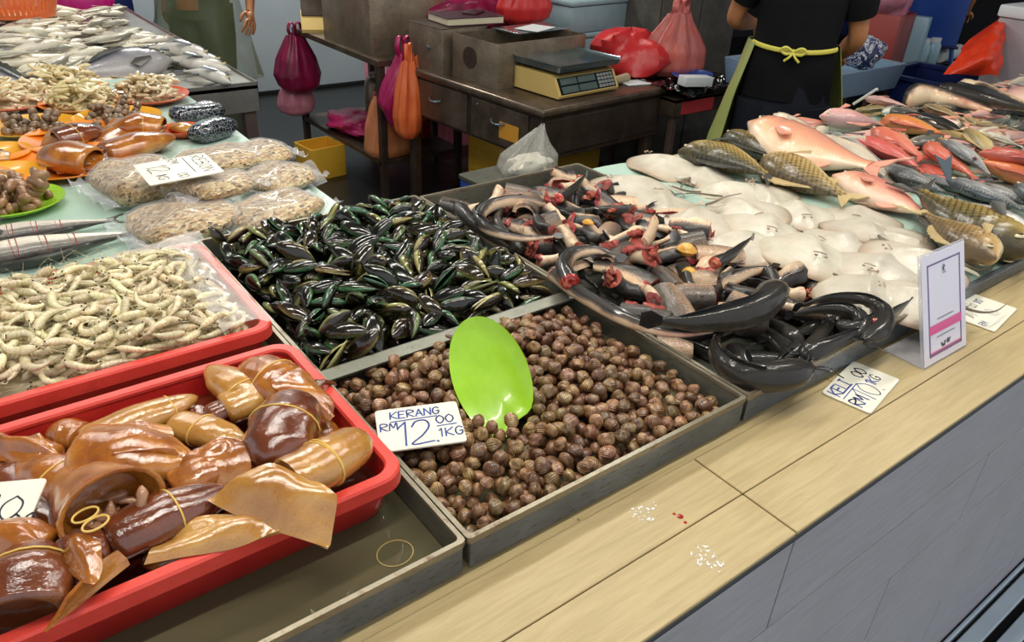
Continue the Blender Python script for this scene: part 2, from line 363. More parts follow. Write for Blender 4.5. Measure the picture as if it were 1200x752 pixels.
# ------------------------------------------------------------------ tables beside and behind the counter
mat('green_sheet', ['94b5a4', 'adc8ba', 'a2bfb0'], 5, rough=.3, bump=.3, bscale=9)
mat('dark_steel', ['2b2826', '3d3833', '4e4740'], 5, 6, rough=.38, metal=.55, bump=.1, bscale=25)
mat('leg_steel', ['5c4a44', '75665f'], 9, rough=.45, metal=.5)
def table(name, label, x0, x1, y0, y1, z, mt, lip=.05, leg=.035, legs=None, th=.02, up=0):
    t = thing(name, label, 'table', ((x0+x1)/2, (y0+y1)/2, 0)); c = np.array([(x0+x1)/2, (y0+y1)/2, 0])
    g = G(); g.bb(x0, x1, y0, y1, z-th, z, bev=.003); g.xf(None, -c); g.build('table_top', MATS[mt], t, smooth=False)
    g = G()
    for a in ((x0, x1, y0, y0+.004), (x0, x1, y1-.004, y1), (x0, x0+.004, y0, y1), (x1-.004, x1, y0, y1)): g.bb(*a, z-lip, z+up, bev=.001, seg=1)
    g.xf(None, -c); g.build('apron', MATS[mt], t, smooth=False)
    for lx, ly in legs or ((x0+.04, y0+.04), (x1-.04, y0+.04), (x0+.04, y1-.04), (x1-.04, y1-.04)):
        g = G(); g.box((lx, ly, (z-th)/2), (leg, leg, z-th), bev=.004); g.xf(None, -c); g.build('leg', MATS['leg_steel'], t, smooth=False)
    return t
table('stall_table', 'steel stall table covered by pale green plastic under the seafood bags and plates', -1.1, .715, 1.505, 3.16, .997, 'dark_steel')
table('fish_table', 'steel table with a raised edge under the pale fish pile', -1.6, 1.13, 3.22, 5.5, .915, 'table_steel', .11, .05, up=.012)
def sheet_over(name, label, x0, x1, y0, y1, z, amp, mt, edge=None):
    n, k = 70, 50; u = np.linspace(x0, x1, n)[:, None]+np.zeros((1, k)); v = np.linspace(0, 1, k)[None, :]+np.zeros((n, 1)); v = y0+v*((np.interp(u, *edge) if edge else y1)-y0)
    zz = z+amp*nz(u*9, v*9, 1)
    g = G(); g.sheet(np.stack([u, v, zz], 2), .0012); return tag(g.build(name, MATS[mt]), label, 'plastic sheet')
sheet_over('plastic_sheet', 'pale green plastic sheet spread under the plates and seafood bags', -1.09, .735, 1.50, 3.15, .9995, .004, 'green_sheet')
brd = thing('display_board', 'raised steel display board under the rays and whole fish', 'display board', (3.2, 1, 1.0))
g = G(); g.prism([(1.362, .532), (5, .532), (5, 1.40), (1.95, 1.40), (1.50, 1.475), (1.362, 1.475)], 1.0, 1.018); g.xf(None, (-3.2, -1, -1.0)); g.build('board', MATS['tray_steel'], brd, smooth=False)
g = G(); g.bb(1.362, 5, .517, .531, 1.0, 1.03, bev=.003); g.xf(None, (-3.2, -1, -1.0)); g.build('front_lip', MATS['tray_front'], brd, smooth=False)
sheet_over('plastic_sheet', 'pale green plastic sheet under the white rays', 1.364, 5, .533, 1.47, 1.0195, .003, 'green_sheet', ([1.36, 1.5, 1.95, 5], [1.473, 1.473, 1.398, 1.398]))
# ------------------------------------------------------------------ hand-written price cards
FONT = {'K': ['0,0 0,1', '.6,1 0,.45 .62,0'], 'E': ['.55,1 0,1 0,0 .58,0', '0,.52 .45,.54'], 'R': ['0,0 0,1 .5,.95 .55,.7 .05,.5 .6,0'], 'A': ['0,0 .3,1 .62,0', '.1,.35 .52,.37'],
 'N': ['0,0 .02,1 .58,0 .6,1'], 'G': ['.58,.82 .35,1 .08,.8 .02,.35 .22,.02 .5,.1 .58,.45 .34,.45'], 'M': ['0,0 .08,1 .36,.35 .64,1 .72,0'], 'L': ['0,1 0,0 .55,.02'], 'I': ['.1,1 .1,0', '-.1,1 .3,1', '-.1,0 .3,0'], 'B': ['0,0 0,1 .42,.95 .42,.6 .02,.52 .5,.42 .5,.08 0,0'],
 'O': ['.3,1 .05,.7 .05,.3 .3,0 .55,.3 .55,.7 .3,1'], '0': ['.3,1 .03,.7 .03,.3 .3,0 .57,.3 .57,.7 .3,1'], '1': ['.0,.75 .22,1 .2,0'], '2': ['.02,.75 .15,.97 .42,.97 .5,.7 .3,.35 .0,.02 .6,.05'], '.': ['.05,.04 .09,.0'],
 'a': ['.5,.6 .2,.65 .05,.3 .2,.02 .48,.2 .5,.62 .52,0'], 'r': ['.05,.6 .08,0', '.08,.4 .25,.62 .42,.58']}
def strokes(g, segs, w, z):           # flat felt-pen lines
    for P in segs:
        P = np.asarray(P, float)
        if len(P) > 2: P = smooth_path(P, 5*len(P)) if len(P) > 4 else P
        for a, b in zip(P, P[1:]):
            d = b-a; l = np.linalg.norm(d)
            if l < 1e-6: continue
            n = np.array([-d[1], d[0]])/l*w/2; e = d/l*w*.3
            V = [a-n-e, b-n+e, b+n+e, a+n-e]; g.add([(v[0], v[1], z) for v in V], [(0, 1, 2, 3)])
def text_segs(s, x, y, h, sp=.78, skew=.05):
    out = []
    for ch in s:
        if ch == ' ': x += h*.5; continue
        for pl in FONT[ch]:
            P = np.array([[float(q) for q in t.split(',')] for t in pl.split()]); out.append(np.c_[x+h*(P[:, 0]+skew*P[:, 1]), y+h*P[:, 1]])
        x += h*(sp+(.16 if ch == 'M' else -.45 if ch in '.' else -.25 if ch in '1I' else 0))
    return out
mat('card_white', ['dcd8c4', 'e6e3d2', 'd2ceba'], 6, rough=.4)
mat('blue_ink', ['243f8c', '2f4d9a'], 40, rough=.5)
mat('black_ink', ['1c2233', '2a2f42'], 40, rough=.5)
def card(label, tl, tr, bl, lines, ink='blue_ink', th=.003):
    tl, tr, bl = map(lambda p: np.asarray(p, float), (tl, tr, bl)); w = np.linalg.norm(tr-tl); h = np.linalg.norm(bl-tl)
    u = (tr-tl)/w; v = (tl-bl)/h; v = v-u*(u@v); v /= np.linalg.norm(v); n = np.cross(u, v)
    t = new('price_card', None); t.matrix_world = m4(np.c_[u, v, n], (tr+bl)/2+n*0.0); tag(t, label, 'price card'); t.empty_display_size = .03
    g = G(); q = lambda d, z: rrect(-w/2+d, w/2-d, -h/2+d, h/2-d, .005, 5, z)
    g.loft([q(.0006, 0), q(0, .0006), q(0, th-.0006), q(.0006, th)]); g.build('card', MATS['card_white'], t, ang=30)
    g = G()
    for kind, *a in lines:
        if kind == 'line': strokes(g, [np.array([[a[0]*w, a[1]*h], [a[2]*w, a[3]*h]])-[w/2, h/2]], a[4] if len(a) > 4 else .0018, th+.0003)
        else: strokes(g, [P-[w/2, h/2] for P in text_segs(kind, a[0]*w, a[1]*h, a[2]*h, *(a[4:]))], a[3], th+.0003)
    g.build('handwriting', MATS[ink], t, smooth=False, fix=False); return t
card('white price card reading KERANG 12.00 lying on the cockles', at(430, 485, 1.057), at(526, 473, 1.060), at(455, 530, 1.056),
     [('KERANG', .17, .73, .17, .0023), ('line', .17, .66, .72, .68, .0024), ('RM', .04, .46, .17, .0022), ('12.', .22, .07, .55, .0027, .62), ('00', .70, .49, .19, .0022), ('line', .70, .43, .93, .44, .0022), ('1KG', .70, .17, .19, .0022)])
card('white price card reading KELI 10.00 on the tiled ledge', at(962, 461, 1.0005), at(999, 424, 1.0005), at(1020, 486, 1.0005),
     [('KELI', .06, .66, .26, .0028, .72), ('line', .05, .58, .48, .60, .0018), ('RM', .04, .20, .26, .0028, .72), ('10.', .27, .10, .50, .0018, .66), ('00', .66, .60, .26, .0024, .7), ('1KG', .62, .30, .22, .0022, .68)])
card('white price card lying behind the printed payment stand', at(1108, 370, 1.0005), at(1137, 345, 1.0005), at(1166, 389, 1.0005),
     [('KELI', .04, .70, .16, .0014, .6), ('line', .28, .50, .40, .92, .0012), ('00', .50, .66, .16, .0014, .6), ('1KG', .70, .66, .15, .0014, .6), ('10.', .45, .20, .3, .0008, .6), ('RM', .05, .2, .16, .0014, .6)])
card('white price card tilted on the bags of dried seafood', at(219, 174, 1.112), at(241, 195, 1.108), at(177, 202, 1.106),
     [('REBON', .08, .76, .17, .0024, .8), ('line', .06, .66, .8, .66, .0024), ('RM', .04, .44, .13, .002), ('12.', .22, .12, .27, .0026, .62), ('00', .74, .42, .13, .002, .65), ('1KG', .64, .16, .13, .002, .62)], 'black_ink')
card('white price card lying on the squid at the crate rear', at(-40, 570, 1.118), at(53, 562, 1.118), at(-70, 640, 1.112),
     [('RM', .1, .5, .25, .002), ('10.', .35, .3, .4, .002), ('00', .72, .14, .24, .0022)], 'black_ink')
# printed payment stand: slanted acrylic sleeve on a folded base
m, nt, b = base('acrylic'); finish(nt, b, 'd9dce6', rough=.1)
b.inputs['Alpha'].default_value = .35
mat('print_white', ['e3e0ee', 'dcd9e8'], 4, rough=.25, coat=.6)
mat('print_purple', ['5b3a7a', '6b4688'], 10, rough=.3, coat=.5)
mat('print_pink', ['d63a86', 'df4a92'], 10, rough=.3, coat=.5)
mat('print_ink', ['25303a'], rough=.4)
a0 = at(1082, 434, 1.0); b0 = at(1134, 406, 1.0); b0 = np.array([b0[0], a0[1]-.002, 1.0])
def atx(x, y, X): d = ray(x, y); return O+d*(X-O[0])/d[0]
tp = atx(1077, 302, a0[0]); lean = tp-a0
u = b0-a0; W_ = np.linalg.norm(u); u /= W_; v = lean-u*(u@lean); H_ = np.linalg.norm(v); v /= H_; n = np.cross(u, v)
st = new('payment_stand', None); st.matrix_world = m4(np.c_[u, v, n], a0+np.array([0, 0, .001])); tag(st, 'upright white and purple printed payment stand on the tiled ledge', 'sign stand')
g = G(); g.bb(0, W_, 0, H_, -.005, -.0005, bev=.001)
ub = np.array([0, 0, 0]); Rl = np.c_[u, v, n]; back = Rl.T @ np.array([0, .075, 0]); P = lambda x, t: np.array([x, 0, 0])+back*t
g.add([P(0, 0), P(W_, 0), P(W_, 1), P(0, 1), P(0, 0)+Rl.T@np.array([0, 0, .003]), P(W_, 0)+Rl.T@np.array([0, 0, .003]), P(W_, 1)+Rl.T@np.array([0, 0, .003]), P(0, 1)+Rl.T@np.array([0, 0, .003])], [(0, 1, 2, 3), (4, 5, 6, 7), (0, 1, 5, 4), (1, 2, 6, 5), (2, 3, 7, 6), (3, 0, 4, 7)])
g.build('acrylic_sleeve', MATS['acrylic'], st, smooth=False)
g = G(); g.bb(.003, W_-.003, .003, H_-.003, 0, .0012); g.build('poster', MATS['print_white'], st, smooth=False)
z = .0016; g = G()
for x0, x1, y0, y1 in ((.13, .87, .885, .9), (.13, .87, .075, .10), (.13, .155, .075, .9), (.845, .87, .075, .9)): g.add([(x0*W_, y0*H_, z), (x1*W_, y0*H_, z), (x1*W_, y1*H_, z), (x0*W_, y1*H_, z)], [(0, 1, 2, 3)])
g.build('border', MATS['print_purple'], st, smooth=False, fix=False)
g = G(); g.add([(.13*W_, .275*H_, z+.0003), (.87*W_, .275*H_, z+.0003), (.87*W_, .355*H_, z+.0003), (.13*W_, .355*H_, z+.0003)], [(0, 1, 2, 3)])
g.add([(.155*W_, .1*H_, z), (.845*W_, .1*H_, z), (.845*W_, .112*H_, z), (.155*W_, .112*H_, z)], [(0, 1, 2, 3)]); g.build('pink_band', MATS['print_pink'], st, smooth=False, fix=False)
g = G(); z2 = z+.0005
strokes(g, text_segs('R', .47*W_, .80*H_, .05*H_), .0016, z2); strokes(g, [np.array([[.46, .785], [.54, .785]])*[W_, H_]], .001, z2)
strokes(g, [np.array([[.32, .395], [.68, .395]])*[W_, H_], np.array([[.3, .235], [.7, .235]])*[W_, H_]], .0012, z2)
strokes(g, [np.array([[.40, .16], [.42, .135], [.46, .135], [.48, .165]])*[W_, H_]], .004, z2); strokes(g, text_segs('ar', .52*W_, .14*H_, .05*H_), .002, z2)
g.build('print', MATS['print_ink'], st, smooth=False, fix=False)
# ------------------------------------------------------------------ cockles
def attr(me, name, vals):
    a = me.attributes.new(name, 'FLOAT', 'POINT'); a.data.foreach_set('value', list(map(float, vals)))
def cockle_mesh(nl, nt_, seed):
    r = random.Random(seed); L, H, T = 1.0, .82+.06*r.random(), .70+.1*r.random(); V = []; A = []; F = []
    for i in range(1, nt_):
        th = PI*i/nt_
        for j in range(nl):
            ph = 2*PI*j/nl; rib = (1 if j % 2 else .90) if nl > 20 else 1
            s, c = math.sin(th), math.cos(th); z = math.sin(ph); x = math.cos(ph)
            zz = math.copysign(abs(z)**.75, z); pl = 1-.13*math.exp(-(z/.16)**2)
            V.append((.5*L*s*x*pl*rib*(1+.08*c*x), .5*H*(-c*(1 if c < 0 else 1.08)), .5*T*s*zz*pl*rib*(1.0+.35*c)))
            A.append(float(j % 2) if nl > 20 else .65)
    for i in range(nt_-2):
        for j in range(nl): F.append((i*nl+j, i*nl+(j+1) % nl, (i+1)*nl+(j+1) % nl, (i+1)*nl+j))
    F.append(tuple(range(nl))); F.append(tuple((nt_-2)*nl+j for j in range(nl)))
    g = G(); g.add(V, F); return g, A
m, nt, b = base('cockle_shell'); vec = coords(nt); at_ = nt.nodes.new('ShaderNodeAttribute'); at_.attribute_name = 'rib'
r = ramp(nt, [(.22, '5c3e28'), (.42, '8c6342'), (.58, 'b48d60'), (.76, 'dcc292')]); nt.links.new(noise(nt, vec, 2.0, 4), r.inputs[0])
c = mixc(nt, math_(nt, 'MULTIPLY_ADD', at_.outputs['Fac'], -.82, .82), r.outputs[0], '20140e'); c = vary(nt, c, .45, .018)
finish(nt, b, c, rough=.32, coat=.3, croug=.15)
cock = []
for k in range(4):
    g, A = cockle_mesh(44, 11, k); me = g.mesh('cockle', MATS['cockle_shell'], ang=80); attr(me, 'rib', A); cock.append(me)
cock_lo, _a = cockle_mesh(14, 8, 9); LO = np.concatenate(cock_lo.v)
hp = Heap(.366, .852, .521, .911, .003, 1.004)
def cmound(x, y):
    u = (x-.366)/.486; v = (y-.521)/.39
    h = 1.012+.034*np.clip((1.0-u)*2.6, 0, 1)**.8*np.clip(.25+u*3, 0, 1)*np.clip(.55+v*1.2, 0, 1)*np.clip((1.12-v)*3.2, 0, 1)+.012*np.exp(-((u-.62)/.2)**2-((v-.78)/.25)**2)+.006*nz(x*22, y*22, 2)
    return h-.004*np.clip(.3-u, 0, 1)*3*np.clip(.4-v, 0, 1)*2
# frame of the lime plate that stands in the heap (across, along, facing)
_t, _b = at(551, 373, 1.135), at(601, 512, 1.018); PLH = np.linalg.norm(_t-_b)/2; PLC = (_t+_b)/2; PLW = PLH*.60
_up = (_t-_b)/np.linalg.norm(_t-_b); _v = O-PLC; _v = _v-_up*(_up @ _v); _v /= np.linalg.norm(_v); PLB = np.c_[np.cross(_up, _v), _up, _v]
TG = cmound(hp.X, hp.Y); PC = [pts_of(me, 350) for me in cock]
items = []; fails = 0
while fails < 160 and len(items) < 2200:
    ok = np.argwhere(hp.H < TG-.005)
    if len(ok) < 30: break
    best = None
    for _ in range(4):
        i, j = ok[NR.integers(len(ok))]; k = R.randrange(4); s = R.uniform(.0195, .0265)
        Rm = rotm(R.uniform(0, 6.3), R.gauss(0, .5), R.gauss(0, .5)+R.choice((0, 0, 1.57, PI)))
        V = (PC[k]*s) @ Rm.T; x, y = hp.X[i, j], hp.Y[i, j]; V = V+(x, y, 0); f = hp.fit(V, .88)
        if f and (best is None or f[0]+V[:, 2].mean()-TG[i, j] < best[0]): best = (f[0]-TG[i, j], f, Rm, (x, y), k, s)
    if not best or best[0]+.006 > .016: fails += 1; continue
    q = (np.array([*best[3], best[1][0]])-PLC) @ PLB
    if -.016 < q[2] < .026 and (q[0]/(PLW+.008))**2+(q[1]/(PLH+.008))**2 < 1: fails += .05; continue
    _, f, Rm, xy, k, s = best; hp.put(f[0], f[1], len(items)); items.append((k, Rm, (xy[0], xy[1], f[0]), s))
cnt = np.bincount(hp.own[hp.own >= 0].ravel(), minlength=len(items))
dist = np.array([np.linalg.norm(np.array(t[2])-O) for t in items]); score = cnt/dist**2
order = np.argsort(-score); pick = order[:300]; rest = [i for i in order[300:] if cnt[i] > 0 or True]
for i in pick:
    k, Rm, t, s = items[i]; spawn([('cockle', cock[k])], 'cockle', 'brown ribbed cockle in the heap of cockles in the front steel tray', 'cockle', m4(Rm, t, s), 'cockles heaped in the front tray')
g = G()
for i in rest:
    k, Rm, t, s = items[i]; g.add((LO*s) @ Rm.T+t, cock_lo.f)
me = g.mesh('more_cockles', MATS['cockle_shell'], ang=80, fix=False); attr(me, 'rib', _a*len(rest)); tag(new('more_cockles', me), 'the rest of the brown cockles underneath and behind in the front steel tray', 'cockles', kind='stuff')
g = G(); g.bb(.3665, .8515, .5205, .908, 1.0035, 1.0105); tag(g.build('water', MATS['murky_water'], smooth=False), 'thin muddy water under the heap of cockles', 'water', kind='stuff')
# the chipped lime melamine plate stuck upright in the cockles
mat('lime_plastic', ['6f9c14', '94c624', 'a2d432', '8cc020'], 26, 6, nrough=.7, rough=.28, coat=.3)
# ------------------------------------------------------------------ mussels
m, nt, b = base('mussel_shell'); vec = coords(nt); sx = nt.nodes.new('ShaderNodeSeparateXYZ'); nt.links.new(vec, sx.inputs[0])
atm = nt.nodes.new('ShaderNodeAttribute'); atm.attribute_name = 'edge'
nn = noise(nt, coords(nt, (2, 12, 12)), 3.2, 5, .65)
e = math_(nt, 'ADD', atm.outputs['Fac'], math_(nt, 'MULTIPLY_ADD', nn, .9, -.45))
r = ramp(nt, [(0, '0d0e0a'), (.32, '1b1d12'), (.55, '353a1c'), (.8, '2c5a3a'), (1, '5f9068')]); nt.links.new(e, r.inputs[0])
r2 = ramp(nt, [(0, '120e08'), (.40, '3a2c16'), (.65, '665c2c'), (1, '94905a')]); nt.links.new(e, r2.inputs[0])
oi = nt.nodes.new('ShaderNodeObjectInfo'); sel = ramp(nt, [(0, '000000'), (.4, '000000'), (.85, 'ffffff')]); nt.links.new(oi.outputs['Random'], sel.inputs[0])
c = mixc(nt, sel.outputs[0], r.outputs[0], r2.outputs[0]); c = vary(nt, c, .35, .03)
finish(nt, b, c, rough=.16, coat=.6, bump=.15, bscale=5, vec=vec)
def mussel_mesh(open_=0., seed=0):
    r = random.Random(seed); g = G(); A = []; m_, n_ = 13, 16
    for side in (1, -1):
        rings = []
        for i in range(m_):
            t = i/(m_-1); x = .5-t; w = .235*math.sin(PI*min(1, t**.62))**.6*(.55+.45*min(1, t*1.7)) if 0 < t < 1 else .004
            th = .145*math.sin(PI*t**.75)**.7 if 0 < t < 1 else .003
            yc = .05*math.sin(PI*t)*(1 if True else 0)-.02; ring = []
            for j in range(n_):
                a = PI*j/(n_-1); ring.append((x, yc+w*math.cos(a), side*th*math.sin(a)**.8 if 0 < j < n_-1 else side*.002)); A.append(1-math.sin(a)**.9 if 0 < t < 1 else .3)
            rings.append(ring)
        Q = np.array(rings)
        if open_: Q = (Q.reshape(-1, 3)-(.45, -.1, 0)) @ rotm(0, 0, side*open_).T @ rotm(0, -side*open_*.35, 0).T+(.45, -.1, 0); Q = Q.reshape(m_, n_, 3)
        g.loft(Q, closed=False)
    return g, A
mus = []
for k, o in enumerate((0, 0, .0, .22)):
    g, A = mussel_mesh(o, k); me = g.mesh('mussel', MATS['mussel_shell'], ang=70); attr(me, 'edge', A); mus.append(me)
hp = Heap(.367, .851, .922, 1.468, .004, 1.004)
def mmound(x, y):
    u = (x-.367)/.484; v = (y-.922)/.546; e = np.minimum(np.minimum(u, 1-u)*4.5, np.minimum(v*3, (1-v)*6)); e = np.clip(e, 0, 1)
    return 1.036+.034*e**.7+.006*nz(x*14, y*14, 3)
TG = mmound(hp.X, hp.Y); hp.H = np.maximum(hp.H, TG-.042); base_H = hp.H.copy(); PMs = [pts_of(me, 420) for me in mus]; items = []; fails = 0
while fails < 140 and len(items) < 800:
    ok = np.argwhere(hp.H < TG-.010)
    if len(ok) < 40: break
    best = None
    for _ in range(5):
        i, j = ok[NR.integers(len(ok))]; k = R.choice((0, 1, 2, 2, 0, 3)); s = R.uniform(.058, .084)
        Rm = rotm(R.uniform(0, 6.3), R.gauss(0, .42), R.gauss(0, .8)+R.choice((0, 0, 1.4, PI)))
        V = (PMs[k]*s) @ Rm.T+(hp.X[i, j], hp.Y[i, j], 0); f = hp.fit(V, .80)
        if f and (best is None or f[0]-TG[i, j] < best[0]): best = (f[0]-TG[i, j], f, Rm, (hp.X[i, j], hp.Y[i, j]), k, s)
    if not best or best[0] > .012: fails += 1; continue
    _, f, Rm, xy, k, s = best; hp.put(f[0], f[1], len(items)); items.append((k, Rm, (*xy, f[0]), s))
cnt = np.bincount(hp.own[hp.own >= 0].ravel(), minlength=len(items)); dist = np.array([np.linalg.norm(np.array(t[2])-O) for t in items])
order = np.argsort(-cnt/dist**2); NM = len(items)
for i in order[:300]:
    k, Rm, t, s = items[i]; lab = 'glossy dark green mussel in the mussel heap behind the cockles'
    spawn([('mussel', mus[k])], 'mussel', lab, 'mussel', m4(Rm, t, s), 'mussels heaped in the tray behind the cockles')
g = G(); A = []; mg, ma = mussel_mesh(0, 3); MV = np.concatenate(mg.v)
for i in order[300:]:
    k, Rm, t, s = items[i]; g.add((MV*s) @ Rm.T+t, mg.f); A += ma
n1, n2 = base_H[::4, ::4].shape; g.sheet(np.stack([hp.X[::4, ::4], hp.Y[::4, ::4], base_H[::4, ::4]-.004], 2)); A += [0]*(n1*n2)
me = g.mesh('more_mussels', MATS['mussel_shell'], ang=70, fix=False); attr(me, 'edge', A); tag(new('more_mussels', me), 'the rest of the dark mussels underneath in the same tray', 'mussels', kind='stuff')
# ------------------------------------------------------------------ prawns
m, nt, b = base('prawn_flesh'); vec = coords(nt, (9, 2, 2)); v2 = coords(nt)
r = ramp(nt, [(.2, 'a8966c'), (.42, 'cdbd90'), (.6, 'dfd4b4'), (.8, 'bdae88')]); nt.links.new(noise(nt, vec, 2, 4), r.inputs[0])
k = ramp(nt, [(0, '000000'), (.64, '000000'), (.72, 'ffffff')]); nt.links.new(noise(nt, v2, 16, 2), k.inputs[0])
c = mixc(nt, math_(nt, 'MULTIPLY', k.outputs[0], .45), r.outputs[0], '7a5a3a'); c = vary(nt, c, .22, .018); finish(nt, b, c, rough=.22, coat=.4, sss=.12, bump=.15, bscale=22, vec=v2)
mat('prawn_eye', ['120c0a'], rough=.15)
def prawn_mesh(curl, seed, lo=False):
    r = random.Random(seed); g = G(); m_ = 10 if lo else 22; n_ = 7 if lo else 10; P = []; rr = []
    t = np.linspace(0, 1, m_); ang = -curl*(np.clip(t-.3, 0, 1)/.7)**1.15*2.2; d = 1/(m_-1); p = np.array([0., 0, 0])
    for i in range(m_):
        P.append(p.copy()); p = p+np.array([-math.cos(ang[i]), math.sin(ang[i]), 0])*d
    P = np.array(P); rad = np.interp(t, [0, .06, .18, .34, .42, .6, .85, 1], [.016, .07, .122, .130, .120, .104, .060, .026])
    if not lo: rad = rad*.92*(1+.10*np.sin(t*2*PI*7)*(t > .36))
    c = P.mean(0); P = P-c; g.loft(tube_rings(P, rad, rad*.85, n_, (0, 0, 1)))
    e = P[-1]; T = P[-1]-P[-2]; T /= np.linalg.norm(T); S = np.array([-T[1], T[0], 0])
    for q in (-.55, -.2, .2, .55):
        a = T*math.cos(q)+S*math.sin(q); b_ = np.array([-a[1], a[0], 0])*.035
        pts = [e-b_*.4, e+a*.09-b_, e+a*.17, e+a*.09+b_, e+b_*.4]; g.add([*pts, *[x+(0, 0, .012) for x in pts]], [(0, 1, 2, 3, 4), (9, 8, 7, 6, 5), (0, 5, 6, 1), (1, 6, 7, 2), (2, 7, 8, 3), (3, 8, 9, 4)])
    if lo: return g
    h = P[0]; T0 = (P[0]-P[2])/np.linalg.norm(P[0]-P[2]); S0 = np.array([-T0[1], T0[0], 0])
    g.tube([h+S0*-.04, h+T0*.1-S0*.05, h+T0*.2-S0*.03], [.014, .009, .003], 5)
    for q in (-.03, .03):
        g.tube([h, h+T0*.15+S0*.03, h+T0*.4+S0*(.1+q*3)+(0, 0, q), h+T0*.75+S0*(.02+q*8)+(0, 0, q)], [.006, .005, .004, .003], 4)
        g.lathe([(.001, -.024), (.018, -.015), (.024, 0), (.018, .015), (.001, .024)], h-T0*.02+S0*-.005+np.array([0, 0, q*2.0]), 7, mi=1)
    for k in range(5):
        i = 4+k*2; q = P[i]+S0*.06*(1 if True else 0); g.tube([P[i]+S0*.05, P[i]+S0*.12+T0*.03, P[i]+S0*.2-T0*.03*(k-2)], [.012, .008, .004], 4)
    return g
pra = [prawn_mesh(c_, i).mesh('prawn', [MATS['prawn_flesh'], MATS['prawn_eye']], ang=60) for i, c_ in enumerate((.35, .75, 1.1, 1.4, .6))]
plo = prawn_mesh(.9, 3, True); PLV = np.concatenate(plo.v)
hp = Heap(-.246, CX1-.018, 1.032, 1.374, .004, 1.03)
def pmound(x, y):
    u = (x+.246)/(CX1-.018+.246); v = (y-1.032)/.342; e = np.clip(np.minimum((1-u)*5, np.minimum(v*6, (1-v)*5)), 0, 1)
    return 1.070+.036*e**.8+.008*nz(x*12, y*12, 4)
TG = pmound(hp.X, hp.Y); hp.H = TG-.034; base_H = hp.H.copy(); PP = [pts_of(me, 420) for me in pra]; items = []; fails = 0
while fails < 500 and len(items) < 1100:
    ok = np.argwhere(hp.H < TG-.008)
    if len(ok) < 40: break
    best = None
    for _ in range(5):
        i, j = ok[NR.integers(len(ok))]; k = R.randrange(5); s = R.uniform(.050, .066); Rm = rotm(R.uniform(0, 6.3), R.gauss(0, .25), R.gauss(0, .35)+R.choice((0, PI)))
        V = (PP[k]*s) @ Rm.T+(hp.X[i, j], hp.Y[i, j], 0); f = hp.fit(V, .72)
        if f and (best is None or f[0]-TG[i, j] < best[0]): best = (f[0]-TG[i, j], f, Rm, (hp.X[i, j], hp.Y[i, j]), k, s)
    if not best or best[0] > .013: fails += 1; continue
    _, f, Rm, xy, k, s = best; hp.put(f[0], f[1], len(items)); items.append((k, Rm, (*xy, f[0]), s))
cnt = np.bincount(hp.own[hp.own >= 0].ravel(), minlength=len(items)); dist = np.array([np.linalg.norm(np.array(t[2])-O)+(9 if (np.array(t[2])-O) @ RT/((np.array(t[2])-O) @ FW) < -.7 else 0) for t in items])
order = np.argsort(-cnt/dist**2); NP_ = len(items)
for i in order[:300]:
    k, Rm, t, s = items[i]; spawn([('prawn', pra[k])], 'prawn', 'pale yellowish raw prawn in the heap of the red crate', 'prawn', m4(Rm, t, s), 'prawns heaped in the red crate')
g = G()
for i in order[300:]:
    k, Rm, t, s = items[i]; g.add((PLV*s) @ Rm.T+t, plo.f)
g.sheet(np.stack([hp.X[::4, ::4], hp.Y[::4, ::4], base_H[::4, ::4]-.003], 2))
tag(new('more_prawns', g.mesh('more_prawns', [MATS['prawn_flesh']], ang=60, fix=False)), 'the rest of the pale prawns underneath in the same red crate', 'prawns', kind='stuff')
film('liner_film', 'e6e6e0', .08, .15, scale=20)
U = np.linspace(0, 1, 40)[:, None]; V = np.linspace(0, 1, 14)[None, :]; g = G()
g.sheet(stk([CX1-.004-.075*V**1.2+.006*(nz(U*9, V*4, 1)-.5), 1.022+.362*U, 1.0905+.016*np.sin(V*2.6)+.007*(nz(U*11, V*5, 2)-.5)], 2), .0006)
g.sheet(stk([.16+.175*U, 1.388-.06*V**1.2, 1.091+.022*np.sin(V*2.4)*(.4+U)+.008*(nz(U*8, V*5, 3)-.5)], 2), .0006)
tag(g.build('plastic_liner', MATS['liner_film'], ang=80), 'clear plastic liner folded over the right end of the prawn crate', 'plastic liner')
print('COUNTS cock mus prawn', NM, NP_)
# ------------------------------------------------------------------ catfish
m, nt, b = base('catfish_skin'); vec = coords(nt); a_ = nt.nodes.new('ShaderNodeAttribute'); a_.attribute_name = 'back'
nn = noise(nt, vec, 26, 4); e = math_(nt, 'ADD', a_.outputs['Fac'], math_(nt, 'MULTIPLY_ADD', nn, .5, -.25))
r = ramp(nt, [(.06, 'dcc6a6'), (.26, 'c0a082'), (.36, '6a5c50'), (.52, '2c2824'), (1, '1b1917')]); nt.links.new(e, r.inputs[0])
k = ramp(nt, [(0, '000000'), (.56, '000000'), (.70, 'ffffff')]); nt.links.new(noise(nt, vec, 3.1, 5, .65), k.inputs[0])
bl = ramp(nt, [(.25, 'ffffff'), (.42, '000000')]); nt.links.new(a_.outputs['Fac'], bl.inputs[0]); c = mixc(nt, math_(nt, 'MULTIPLY', math_(nt, 'MULTIPLY', k.outputs[0], bl.outputs[0]), .75), r.outputs[0], 'a83a30'); c = vary(nt, c, .2); finish(nt, b, c, rough=.45, coat=.55, croug=.07, spec=.3, bump=.2, bscale=14, vec=vec)
m, nt, b = base('catfish_dark'); vec = coords(nt); a_ = nt.nodes.new('ShaderNodeAttribute'); a_.attribute_name = 'back'
nn = noise(nt, vec, 60, 4); e = math_(nt, 'ADD', a_.outputs['Fac'], math_(nt, 'MULTIPLY_ADD', nn, .4, -.2))
